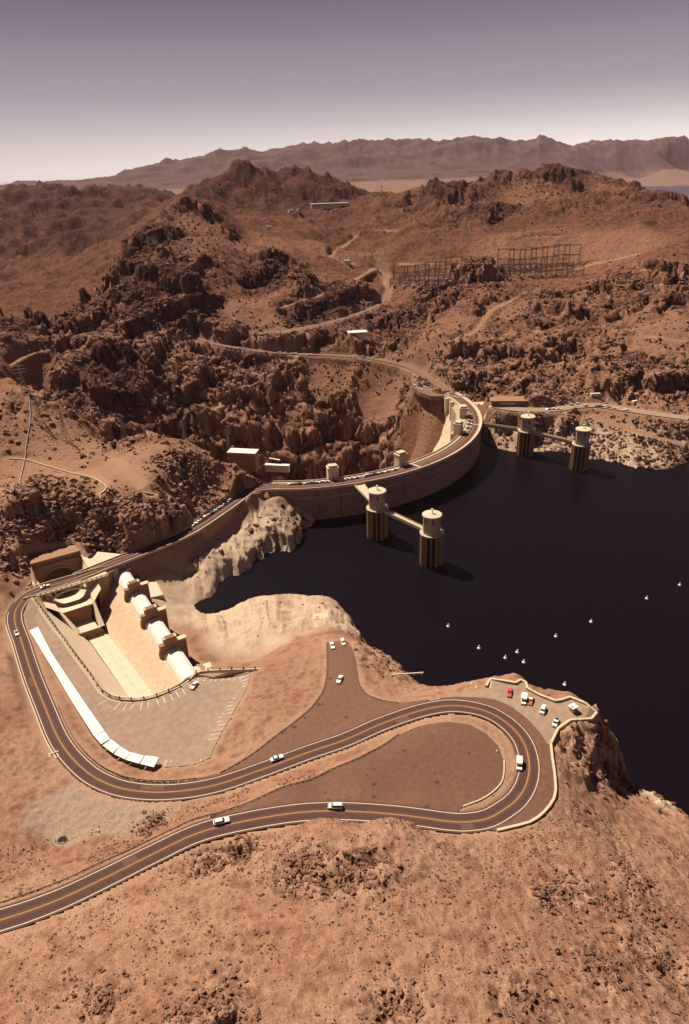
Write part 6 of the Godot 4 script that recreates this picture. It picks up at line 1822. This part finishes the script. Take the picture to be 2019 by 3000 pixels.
# ------------------------------------------------------------------ buildings and power lines
func flat_building(called: String, at: Vector3, turn: float, size: Vector3, label: String, wall: Material, roof: Material, windows: int, over := 0.5) -> Node3D:
	var o := root_at(called, at, turn)
	tag(o, label, "building")
	var st := begin()
	box_at(st, Vector3(0, size.y * 0.5 - 3.0, 0), Vector3(size.x, size.y + 6.0, size.z))
	obj("wall", st, wall, o)
	st = begin()
	box_at(st, Vector3(0, size.y + 0.16, 0), Vector3(size.x + over, 0.32, size.z + over))
	obj("roof", st, roof, o)
	for k in windows:
		var x := lerpf(-size.x * 0.42, size.x * 0.42, (k + 0.5) / windows)
		st = begin()
		box_at(st, Vector3(x, size.y * 0.58, size.z * 0.5 + 0.02), Vector3(size.x * 0.5 / windows, size.y * 0.28, 0.14))
		var w := obj("window", st, M.dark_glass, o)
		st = begin()
		box_at(st, Vector3(x, size.y * 0.42, size.z * 0.5 + 0.1), Vector3(size.x * 0.56 / windows, 0.14, 0.3))
		obj("sill", st, roof, w)
	st = begin()
	box_at(st, Vector3(size.x * 0.46, 1.05, size.z * 0.5 + 0.02), Vector3(1.0, 2.1, 0.16))
	obj("door", st, M.bronze, o)
	return o

func set_down(p: Vector3, half: float) -> Vector3:
	var y := -1e9
	for k in 5: y = maxf(y, surface(p.x + (k - 2) * 0.5 * half, p.z + half * 0.15))
	return Vector3(p.x, y + 0.2, p.z)

func build_buildings() -> void:
	var o := flat_building("shed", set_down(SHED, 40.0) + Vector3(0, 2.0, 0), 0.10, Vector3(84, 5.5, 17), "long white roofed shed at the foot of the big dark hill", M.wall_concrete, M.canopy_white, 10, 2.0)
	o = flat_building("flat_roof_house", set_down(FLAT_HOUSE, 11.0), 0.12, Vector3(23, 4.6, 12), "flat roofed building below the upper road, standing alone on bare ground", M.wall_concrete, M.canopy_white, 5, 2.4)
	flat_building("hut", set_down(HUT_A, 5.0), 0.2, Vector3(9, 4, 7), "tiny white hut left of the pointed dark knoll", M.white_paint, M.canopy_white, 2)
	flat_building("hut", set_down(HUT_B, 5.0), 0.5, Vector3(6, 3.5, 6), "tiny pale hut right behind the pointed dark knoll", M.wall_concrete, M.canopy_white, 1)
	flat_building("hut", set_down(HUT_C, 5.0), 0.1, Vector3(10, 3.5, 5), "small white hut on the pale flat beneath the big hill", M.white_paint, M.canopy_white, 2)
	flat_building("hut", set_down(HUT_D, 5.0), -0.2, Vector3(9, 3.5, 5), "small white hut on the slope left of the track bend", M.white_paint, M.canopy_white, 2)
	# exhibit hall on the far shore
	o = root_at("exhibit_hall", EXHIBIT, -0.10)
	tag(o, "low brown building with a wide flat roof by the far end of the dam", "building")
	var st := begin()
	block(st, PackedVector3Array([Vector3(-19, -3, -8), Vector3(20, -3, -8), Vector3(20, -3, 7), Vector3(-19, -3, 7)]), PackedVector3Array([Vector3(-19, 4.6, -8), Vector3(20, 4.6, -8), Vector3(20, 4.6, 7), Vector3(-19, 4.6, 7)]))
	obj("wall", st, M.pier_concrete, o)
	st = begin()
	block(st, PackedVector3Array([Vector3(-20, 4.61, 8), Vector3(-20, 4.61, -6), Vector3(-9, 4.61, -10), Vector3(21, 4.61, -8.6), Vector3(21, 4.61, 8)]), PackedVector3Array([Vector3(-20, 5.2, 8), Vector3(-20, 5.2, -6), Vector3(-9, 5.2, -10), Vector3(21, 5.2, -8.6), Vector3(21, 5.2, 8)]))
	obj("roof", st, M.roof_brown, o)
	st = begin()
	box_at(st, Vector3(-2, 2.2, 7.05), Vector3(15, 1.1, 0.2))
	obj("window", st, M.white_paint, o)
	for k in 4:
		st = begin()
		box_at(st, Vector3(-14 + k * 9.5, 1.1, 7.05), Vector3(1.6, 2.4, 0.16))
		obj("door", st, M.bronze, o)
	# terrace between dam and hall
	st = begin()
	var tp := pts3(TERRACE)
	pad_mesh(st, tp, 0.35, 5.0)
	tag(obj("terrace_paving", st, M.floor_concrete), "", "", "", "structure")
	st = begin()
	var lot := pts3(CORNER_LOT)
	lot.reverse()
	block(st, lowered(lot, -4.5), lot)
	tag(obj("corner_parking_pavement", st, M.far_asphalt), "", "", "", "structure")
	# hoist house on the near canyon rim
	o = root_at("hoist_house", HOIST, -0.22)
	tag(o, "long tall brown building with a pale flat roof on the canyon's edge", "building")
	st = begin()
	box_at(st, Vector3(0, 0.0, 0), Vector3(23, 16, 9))
	obj("wall", st, M.pier_concrete, o)
	for k in 7:
		st = begin()
		box_at(st, Vector3(-9.9 + k * 3.3, 0.6, 4.55), Vector3(0.6, 14.4, 0.35))
		obj("buttress", st, M.pier_concrete, o)
	st = begin()
	box_at(st, Vector3(0, 8.2, 0), Vector3(24.2, 0.5, 10.2))
	obj("roof", st, M.canopy_white, o)
	o = root_at("low_store", STORE, -0.2)
	tag(o, "low narrow pale roofed store beside the dam's near abutment", "building")
	st = begin()
	box_at(st, Vector3(0, 0.4, 0), Vector3(20, 6.0, 3.4))
	obj("wall", st, M.wall_concrete, o)
	st = begin()
	box_at(st, Vector3(0, 3.52, 0), Vector3(20.8, 0.3, 4.2))
	obj("roof", st, M.canopy_white, o)
	o = root_at("conveyor", STORE + Vector3(-9, 3.0, -6), -0.3)
	tag(o, "slim pale inclined conveyor frame above the low narrow store", "conveyor")
	for s: float in [-0.7, 0.7]:
		st = begin()
		bar(st, Vector3(-9, -7, 3 + s), Vector3(3, 4, s), 0.22, 5)
		obj("girder", st, M.steel, o)
	st = begin()
	box(st, Transform3D(Basis(Vector3(0, 0, 1), -0.1), Vector3(7.0, 4.0, 0)), Vector3(9.5, 0.5, 1.5))
	obj("belt", st, M.canopy_white, o)
	for k in 3:
		st = begin()
		bar(st, Vector3(-6 + k * 5.0, -12, 1.0), Vector3(-6 + k * 5.0, -4 + k * 3.5, 1.0), 0.16, 5)
		obj("leg", st, M.steel, o)

func lattice(st: SurfaceTool, a: Vector3, b: Vector3, w0: float, w1: float, n: int, r: float) -> void:
	var d := (b - a).normalized()
	var u := d.cross(Vector3(0.31, 0.2, 0.93)).normalized()
	var v := d.cross(u)
	for k in n:
		var p := a.lerp(b, k / float(n))
		var q := a.lerp(b, (k + 1) / float(n))
		var wa := lerpf(w0, w1, k / float(n)) * 0.5
		var wb := lerpf(w0, w1, (k + 1) / float(n)) * 0.5
		for e in 4:
			var f := PI * 0.5 * e
			var g := PI * 0.5 * (e + 1)
			var e0 := u * cos(f) + v * sin(f)
			var e1 := u * cos(g) + v * sin(g)
			bar(st, p + e0 * wa, q + e0 * wb, r, 4)
			bar(st, p + e0 * wa, q + e1 * wb, r * 0.7, 3)

func gantry(at: Vector3, turn: float, span: float, high: float, label: String) -> void:
	var o := root_at("gantry", at, turn)
	tag(o, label, "gantry", "steel gantries of the switchyards")
	for s: float in [-0.5, 0.5]:
		var st := begin()
		lattice(st, Vector3(s * span, -1.5, 0), Vector3(s * span, high, 0), 3.0, 1.6, 6, 0.18)
		obj("column", st, M.dark_steel, o)
		st = begin()
		bar(st, Vector3(s * span, high, 0), Vector3(s * span, high + 4.0, 0), 0.2, 4, 0.05)
		obj("spike", st, M.dark_steel, o)
	for y: float in [high - 0.8, high * 0.45]:
		var st := begin()
		lattice(st, Vector3(-span * 0.5, y, 0), Vector3(span * 0.5, y, 0), 1.6, 1.6, 7, 0.16)
		obj("beam", st, M.dark_steel, o)
	for k in 4:
		var st := begin()
		bar(st, Vector3(span * (-0.36 + 0.24 * k), high * 0.45, 0), Vector3(span * (-0.36 + 0.24 * k), 2.0, 0), 0.35, 5)
		obj("insulator", st, M.steel, o)

func pylon(at: Vector3, turn: float, high: float, label: String) -> void:
	var o := root_at("pylon", at, turn)
	tag(o, label, "pylon", "lattice power pylons")
	var st := begin()
	var w := high * 0.11
	for q: Vector2 in [Vector2(-1, -1), Vector2(1, -1), Vector2(1, 1), Vector2(-1, 1)]:
		st = begin()
		bar(st, Vector3(q.x * w, -2, q.y * w), Vector3(q.x * 0.6, high * 0.7, q.y * 0.6), 0.2, 4)
		obj("leg", st, M.steel, o)
	st = begin()
	for k in 5:
		var t0 := k / 5.0
		var t1 := (k + 1) / 5.0
		var a := lerpf(w, 0.6, t0)
		var b := lerpf(w, 0.6, t1)
		for s: float in [-1.0, 1.0]:
			bar(st, Vector3(-a, high * 0.7 * t0, s * a), Vector3(b, high * 0.7 * t1, s * b), 0.11, 3)
			bar(st, Vector3(a, high * 0.7 * t0, s * a), Vector3(-b, high * 0.7 * t1, s * b), 0.11, 3)
			bar(st, Vector3(s * a, high * 0.7 * t0, -a), Vector3(s * b, high * 0.7 * t1, b), 0.11, 3)
	obj("bracing", st, M.steel, o)
	st = begin()
	lattice(st, Vector3(0, high * 0.68, 0), Vector3(0, high, 0), 1.7, 0.8, 4, 0.15)
	obj("mast", st, M.steel, o)
	for y: float in [0.7, 0.82, 0.94]:
		st = begin()
		var l := high * 0.2
		bar(st, Vector3(-l, high * y, 0), Vector3(0, high * y + 0.8, 0), 0.14, 4)
		bar(st, Vector3(l, high * y, 0), Vector3(0, high * y + 0.8, 0), 0.14, 4)
		bar(st, Vector3(-l, high * y, 0), Vector3(l, high * y, 0), 0.16, 4)
		obj("crossarm", st, M.steel, o)

func build_power() -> void:
	var ord := ["first", "second", "third", "fourth", "fifth", "sixth", "seventh", "eighth"]
	var p := pts3(YARD_A)
	for k in p.size():
		var front := k < 7
		gantry(Vector3(p[k].x, surface(p[k].x, p[k].z), p[k].z), 0.1, 23.0, 13.0 if front else 19.0, "dark steel gantry in the left switchyard, %s from the left in its %s row" % [ord[k if front else k - 7], "front" if front else "back"])
	p = pts3(YARD_B)
	for k in p.size():
		var front := k < 8
		gantry(Vector3(p[k].x, surface(p[k].x, p[k].z), p[k].z), 0.06, 24.0, 17.0 if front else 26.0, "dark steel gantry in the right switchyard, %s from the left in its %s row" % [ord[k if front else k - 8], "front" if front else "back"])
	var names: Array
	p = pts3(PYLONS)
	names = ["leftmost steel pylon on the near canyon rim", "second steel pylon from the left on the near canyon rim", "third steel pylon on the near rim, above the straight footpath", "steel pylon at the top of the near rim's rocky gully", "steel pylon near the pale diagonal track on the rim", "steel pylon left of the tall brown building", "steel pylon right behind the tall brown building"]
	for k in p.size(): pylon(Vector3(p[k].x, surface(p[k].x, p[k].z), p[k].z), 0.4 + k * 0.5, 24.0, names[k])
	p = pts3(FAR_PYLONS)
	names = ["pylon on the far flat right of the white roofed shed", "pylon on the saddle between the big hill and the mesa", "pylon on the slope under the mesa's left end", "pylon beside the pale level track on the far slope", "pylon above the left switchyard's back row", "pylon on the bare slope above the dark crag and upper road", "pylon beside the upper road's last bend", "pylon on the slope behind the right switchyard"]
	for k in p.size(): pylon(Vector3(p[k].x, surface(p[k].x, p[k].z), p[k].z), 0.3 + k * 0.4, 38.0, names[k])
	# transformers standing in a row in each yard
	for k in 9:
		var b := pts3(YARD_A)[k % 5]
		var x := b.x + (12.0 if k < 5 else -6.0)
		var z := b.z + 9.0
		transformer(Vector3(x, surface(x, z), z), "grey transformer in the front row of the left switchyard, %s from its left end" % ["first", "third", "fifth", "seventh", "ninth", "second", "fourth", "sixth", "eighth"][k])
	for k in 8:
		var b := pts3(YARD_B)[k % 4]
		var x := b.x + (11.0 if k < 4 else -7.0)
		var z := b.z + 8.0
		transformer(Vector3(x, surface(x, z), z), "grey transformer in the front row of the right switchyard, %s from its left end" % ["second", "fourth", "sixth", "eighth", "first", "third", "fifth", "seventh"][k])

func transformer(at: Vector3, label: String) -> void:
	var o := root_at("transformer", at, 0.1)
	tag(o, label, "transformer", "transformers in the switchyards")
	var st := begin()
	box_at(st, Vector3(0, 1.6, 0), Vector3(4.2, 5.0, 3.0))
	obj("tank", st, M.steel, o)
	for s: float in [-1.4, 0.0, 1.4]:
		st = begin()
		bar(st, Vector3(s, 4.0, 0), Vector3(s, 6.4, 0), 0.35, 6, 0.15)
		obj("bushing", st, M.white_paint, o)

# ------------------------------------------------------------------ small things on water and land
func build_buoys() -> void:
	var p := pts3(BUOYS)
	var names := ["white buoy close to the shore below the overlook wall, left one", "white buoy right above the overlook wall, farther out of two", "white buoy right above the overlook wall, nearer of two", "white buoy in midwater in line with the boom", "white buoy out in midwater, third from the right edge", "white buoy second from the right edge of the picture", "white buoy farthest right, at the picture's edge", "white buoy straight off the overlook's middle parapet", "pale buoy out in midwater left of the boom line", "pale buoy left of the pair above the overlook wall"]
	for k in p.size():
		var o := root_at("buoy", p[k])
		tag(o, names[k], "buoy", "buoys on the lake")
		var st := begin()
		lathe(st, Vector3.ZERO, PackedVector2Array([Vector2(0.01, -0.7), Vector2(0.9, -0.3), Vector2(1.0, 0.2), Vector2(0.6, 0.6), Vector2(0.25, 0.8), Vector2(0.2, 1.5), Vector2(0.01, 1.6)]), 14)
		obj("float", st, M.white_paint, o)
		st = begin()
		lathe(st, Vector3(0, 1.5, 0), PackedVector2Array([Vector2(0.3, 0), Vector2(0.3, 0.4), Vector2(0.01, 0.5)]), 8)
		obj("cap", st, M.white_paint, o)

func build_paths() -> void:
	var o := root_at("plateau_wall", Vector3.ZERO)
	tag(o, "low pale stone wall winding across the red plateau left of the dam", "wall")
	var p := PackedVector3Array()
	for v in smooth_line(pts3(PLATEAU_WALL), 4.0): p.append(Vector3(v.x, surface(v.x, v.z), v.z))
	wall_run(o, "wall_stone", p, 0.7, 0.9, 1.4, 5.0, M.parapet, 0.0, 0.04)
	o = root_at("pipeline", Vector3.ZERO)
	tag(o, "thin pale pipeline running straight down the red slope at the left edge", "pipe")
	p = smooth_line(pts3(PIPELINE), 8.0)
	for i in p.size() - 1:
		var st := begin()
		bar(st, Vector3(p[i].x, surface(p[i].x, p[i].z) + 0.7, p[i].z), Vector3(p[i + 1].x, surface(p[i + 1].x, p[i + 1].z) + 0.7, p[i + 1].z), 0.45, 8)
		obj("pipe_length", st, M.steel, o)

func rock_mesh(seed_: int, rough: float) -> ArrayMesh:
	var s := SphereMesh.new()
	s.radius = 0.5
	s.height = 1.0
	s.radial_segments = 7
	s.rings = 4
	var a := s.get_mesh_arrays()
	var v: PackedVector3Array = a[Mesh.ARRAY_VERTEX]
	var n := FastNoiseLite.new()
	n.seed = seed_
	n.frequency = 1.3
	for i in v.size(): v[i] = v[i] * (1.0 + rough * n.get_noise_3dv(v[i] * 1.7))
	a[Mesh.ARRAY_VERTEX] = v
	var st := SurfaceTool.new()
	st.create_from_arrays(a)
	st.deindex()
	var flat := begin()
	var b := st.commit_to_arrays()
	var q: PackedVector3Array = b[Mesh.ARRAY_VERTEX]
	for i in range(0, q.size(), 3):
		for k in 3: flat.add_vertex(q[i + k])
	flat.generate_normals()
	return flat.commit()

func scatter(called: String, mesh: Mesh, m: Material, n: int, pick: Callable, size0: float, size1: float, squash: float) -> void:
	var xf: Array[Transform3D] = []
	var tries := 0
	while xf.size() < n and tries < n * 14:
		tries += 1
		var q: Vector3 = pick.call()
		level(q.x, q.z)
		if g_paved or g_wild < 0.35: continue
		if basin_box.has_point(Vector2(q.x, q.z)) and Geometry2D.is_point_in_polygon(Vector2(q.x, q.z), basin): continue
		var y := surface(q.x, q.z)
		if y < LAKE - 0.5 or (y < -5.0 and q.z > -560.0 and q.x < 20.0 and rng.randf() < 0.93): continue
		var f := pow(rng.randf(), 3.2)
		var s := lerpf(size0, size1, f)
		var b := Basis.from_euler(Vector3(rng.randf_range(-0.5, 0.5), rng.randf() * TAU, rng.randf_range(-0.5, 0.5))).scaled(Vector3(s * rng.randf_range(0.7, 1.3), s * squash * rng.randf_range(0.7, 1.2), s * rng.randf_range(0.7, 1.3)))
		xf.append(Transform3D(b, Vector3(q.x, y + s * 0.12, q.z)))
	var mm := MultiMesh.new()
	mm.transform_format = MultiMesh.TRANSFORM_3D
	mm.mesh = mesh
	mm.instance_count = xf.size()
	for i in xf.size(): mm.set_instance_transform(i, xf[i])
	var o := MultiMeshInstance3D.new()
	o.multimesh = mm
	o.material_override = m
	put(o, called, self)
	tag(o, "", "", "", "stuff")

func build_scatter() -> void:
	var near := func() -> Vector3:
		var r := lerpf(216.0, 330.0, sqrt(rng.randf()))
		var th := rng.randf_range(-0.6, 0.6)
		return Vector3(sin(th) * r, 0, FAN_Z - cos(th) * r)
	var clumpy := func() -> Vector3:
		for i in 8:
			var r := lerpf(216.0, 345.0, sqrt(rng.randf()))
			var th := rng.randf_range(-0.6, 0.6)
			var p := Vector3(sin(th) * r, 0, FAN_Z - cos(th) * r)
			if n_tint.get_noise_2d(p.x * 2.2 + 300.0, p.z * 2.2) > -0.25 + rng.randf() * 0.5: return p
		return Vector3(0, 0, -9999)
	var mid := func() -> Vector3:
		var k := rng.randi_range(0, CRAGS.size() / 4 - 1)
		while Vector2(CRAGS[k * 4], CRAGS[k * 4 + 1]).length() < 420.0: k = rng.randi_range(0, CRAGS.size() / 4 - 1)
		var rad: float = CRAGS[k * 4 + 2]
		return Vector3(CRAGS[k * 4] + rng.randfn() * rad * 0.8, 0, CRAGS[k * 4 + 1] + rng.randfn() * rad * 0.8)
	scatter("loose_rubble", rock_mesh(1, 0.9), M.rock_pale, 12000, near, 0.15, 0.9, 0.6)
	scatter("dark_rubble", rock_mesh(2, 1.0), M.rock_dark, 7000, clumpy, 0.16, 1.0, 0.65)
	scatter("desert_scrub", rock_mesh(3, 1.4), M.scrub, 7000, clumpy, 0.2, 0.65, 0.7)
	var mid_pale := mid
	var cliff := func() -> Vector3:
		var k := rng.randi_range(0, CRAGS.size() / 4 - 1)
		while Vector2(CRAGS[k * 4], CRAGS[k * 4 + 1]).length() > 480.0: k = rng.randi_range(0, CRAGS.size() / 4 - 1)
		var rad: float = CRAGS[k * 4 + 2]
		return Vector3(CRAGS[k * 4] + rng.randfn() * rad * 0.7, 0, CRAGS[k * 4 + 1] + rng.randfn() * rad * 0.7)
	scatter("cliff_rubble", rock_mesh(5, 1.2), M.rock_mid, 6000, cliff, 0.2, 1.8, 0.75)
	scatter("crag_boulders", rock_mesh(4, 1.1), M.rock_dark, 16000, mid, 0.7, 4.5, 0.8)
	scatter("pale_boulders", rock_mesh(6, 1.1), M.rock_pale, 22000, mid_pale, 0.6, 4.0, 0.75)

# ------------------------------------------------------------------ materials
func noise_tex(freq: float, oct: int, a: Color, b: Color, size := 512, seed_ := 1, bump := 0.0) -> NoiseTexture2D:
	var n := FastNoiseLite.new()
	n.seed = seed_
	n.frequency = freq
	n.fractal_octaves = oct
	var t := NoiseTexture2D.new()
	t.width = size
	t.height = size
	t.seamless = true
	t.noise = n
	if bump > 0.0:
		t.as_normal_map = true
		t.bump_strength = bump
	else:
		var g := Gradient.new()
		g.set_color(0, a)
		g.set_color(1, b)
		t.color_ramp = g
	return t

# the photograph is exposed generously for these surfaces: base colours sit low, tonemap_exposure high
const TONE := 0.74

func mat(called: String, c: Color, rough := 0.9, tex: Texture2D = null, scale := 0.1, bump: Texture2D = null) -> StandardMaterial3D:
	var m := StandardMaterial3D.new()
	m.resource_name = called
	m.albedo_color = Color(c.r * TONE, c.g * TONE, c.b * TONE).linear_to_srgb()
	m.roughness = rough
	m.metallic_specular = 0.3
	if tex:
		m.albedo_texture = tex
	if bump:
		m.normal_enabled = true
		m.normal_texture = bump
	if tex or bump:
		m.uv1_triplanar = true
		m.uv1_world_triplanar = true
		m.uv1_scale = Vector3.ONE * scale
	M[called] = m
	return m

func make_materials() -> void:
	var grit := noise_tex(0.03, 5, Color(0.62, 0.62, 0.62), Color(1, 1, 1), 512, 4)
	var grit_n := noise_tex(0.03, 5, Color.BLACK, Color.WHITE, 512, 4, 6.0)
	var g := mat("ground", Color(1.15, 1.15, 1.15), 1.0, grit, 0.09, grit_n)
	g.albedo_color = Color.WHITE
	g.vertex_color_use_as_albedo = true
	g.metallic_specular = 0.1
	for a: Array in [["ground_mid", 1.0 / 46.0, 0.55], ["ground_far", 1.0 / 130.0, 0.6]]:
		var cn := FastNoiseLite.new()
		cn.noise_type = FastNoiseLite.TYPE_CELLULAR
		cn.cellular_return_type = FastNoiseLite.RETURN_DISTANCE
		cn.frequency = 0.022
		cn.fractal_octaves = 4
		cn.fractal_gain = 0.6
		cn.domain_warp_enabled = true
		cn.domain_warp_amplitude = 18.0
		var bump := NoiseTexture2D.new()
		bump.width = 512
		bump.height = 512
		bump.seamless = true
		bump.noise = cn
		bump.as_normal_map = true
		bump.bump_strength = 9.0
		var speck := noise_tex(0.045, 5, Color(a[2], a[2] * 0.97, a[2] * 0.95), Color(1, 1, 1), 512, 31)
		var gm := mat(a[0], Color.WHITE, 1.0, speck, a[1], bump)
		gm.albedo_color = Color.WHITE
		gm.vertex_color_use_as_albedo = true
		gm.metallic_specular = 0.1
	var water := mat("water", Color(0.0045, 0.0030, 0.0055), 0.3)
	water.metallic_specular = 0.19
	var far_water := mat("far_water", Color(0.03, 0.03, 0.05), 0.25)
	far_water.metallic_specular = 0.5
	var fine := noise_tex(0.02, 5, Color(0.86, 0.85, 0.84), Color(1, 1, 1), 512, 21)
	var stain := noise_tex(0.012, 5, Color(0.84, 0.79, 0.73), Color(1, 1, 1), 512, 22)
	var tar := noise_tex(0.025, 6, Color(0.86, 0.85, 0.84), Color(1, 1, 1), 512, 23)
	mat("asphalt", Color(0.125, 0.062, 0.052), 0.95, tar, 0.05)
	mat("asphalt_worn", Color(0.095, 0.046, 0.040), 0.9, tar, 0.06)
	mat("asphalt_patch", Color(0.085, 0.044, 0.038), 0.9, tar, 0.1)
	mat("asphalt_pale", Color(0.15, 0.085, 0.068), 0.95, tar, 0.1)
	mat("infield", Color(0.17, 0.086, 0.060), 0.95, tar, 0.03)
	mat("finger", Color(0.185, 0.095, 0.066), 0.95, tar, 0.03)
	mat("far_asphalt", Color(0.22, 0.13, 0.10), 0.95, tar, 0.03)
	mat("lot", Color(0.335, 0.24, 0.178), 0.95, fine, 0.02)
	mat("road_paint", Color(0.74, 0.66, 0.52), 0.8, tar, 0.3)
	mat("yellow_paint", Color(0.50, 0.28, 0.085), 0.8, tar, 0.3)
	mat("parapet", Color(0.66, 0.54, 0.39), 0.9, fine, 0.15)
	mat("walk", Color(0.50, 0.38, 0.27), 0.9, fine, 0.15)
	mat("dam_concrete", Color(0.76, 0.63, 0.48), 0.9, stain, 0.03)
	mat("dam_concrete_b", Color(0.62, 0.48, 0.355), 0.9, stain, 0.04)
	mat("stained_face", Color(0.34, 0.225, 0.175), 0.9, stain, 0.03)  # dam concrete darkened to stand for shade on the lake side
	mat("joint", Color(0.16, 0.10, 0.08), 0.95)
	mat("tower_concrete", Color(0.60, 0.47, 0.345), 0.9, fine, 0.12)
	mat("fin_concrete", Color(0.50, 0.36, 0.20), 0.9, stain, 0.1)
	mat("wet_concrete", Color(0.07, 0.045, 0.042), 0.8, stain, 0.1)
	mat("floor_concrete", Color(0.68, 0.56, 0.43), 0.9, fine, 0.1)
	mat("wall_concrete", Color(0.74, 0.59, 0.43), 0.9, fine, 0.08)
	mat("ogee_concrete", Color(0.63, 0.475, 0.335), 0.9, stain, 0.06)
	mat("pier_concrete", Color(0.36, 0.22, 0.14), 0.9, stain, 0.1)
	mat("sill_concrete", Color(0.40, 0.20, 0.11), 0.9, stain, 0.1)
	mat("abut_concrete", Color(0.48, 0.33, 0.22), 0.9, stain, 0.07)
	mat("stone_dark", Color(0.20, 0.115, 0.08), 0.95, fine, 0.5)
	mat("roof_brown", Color(0.34, 0.19, 0.125), 0.95, fine, 0.1)
	mat("gate_white", Color(0.78, 0.73, 0.68), 0.55, fine, 0.1)
	mat("canopy_white", Color(0.84, 0.80, 0.74), 0.6, fine, 0.1)
	mat("white_paint", Color(0.82, 0.78, 0.68), 0.5)
	mat("bronze", Color(0.06, 0.04, 0.03), 0.5)
	mat("timber", Color(0.10, 0.055, 0.04), 0.9)
	mat("steel", Color(0.30, 0.25, 0.23), 0.6)
	mat("dark_steel", Color(0.11, 0.075, 0.07), 0.6)
	mat("black_iron", Color(0.012, 0.008, 0.008), 0.8)  # near-black that stands for the unlit inside of the drain shaft
	mat("tyre", Color(0.02, 0.018, 0.018), 0.9)
	mat("dark_glass", Color(0.03, 0.025, 0.03), 0.2)
	mat("car_glass", Color(0.05, 0.055, 0.06), 0.15)
	for c: Array in [["car_white", Color(0.80, 0.78, 0.72)], ["car_cream", Color(0.74, 0.66, 0.48)], ["car_blue", Color(0.55, 0.66, 0.68)], ["car_tan", Color(0.48, 0.34, 0.22)], ["car_silver", Color(0.45, 0.44, 0.43)], ["car_dark", Color(0.06, 0.07, 0.13)], ["car_red", Color(0.55, 0.05, 0.03)], ["car_red_white", Color(0.56, 0.07, 0.04)], ["car_two_tone", Color(0.70, 0.67, 0.60)]]:
		var m := mat(c[0], c[1], 0.35)
		m.clearcoat_enabled = true
		m.clearcoat = 0.4
	mat("rock_pale", Color(0.44, 0.25, 0.165), 1.0, grit, 0.8)
	mat("rock_dark", Color(0.23, 0.112, 0.078), 1.0, grit, 0.8)
	mat("rock_mid", Color(0.34, 0.175, 0.115), 1.0, grit, 0.4)
	mat("scrub", Color(0.10, 0.065, 0.038), 1.0, grit, 1.5)
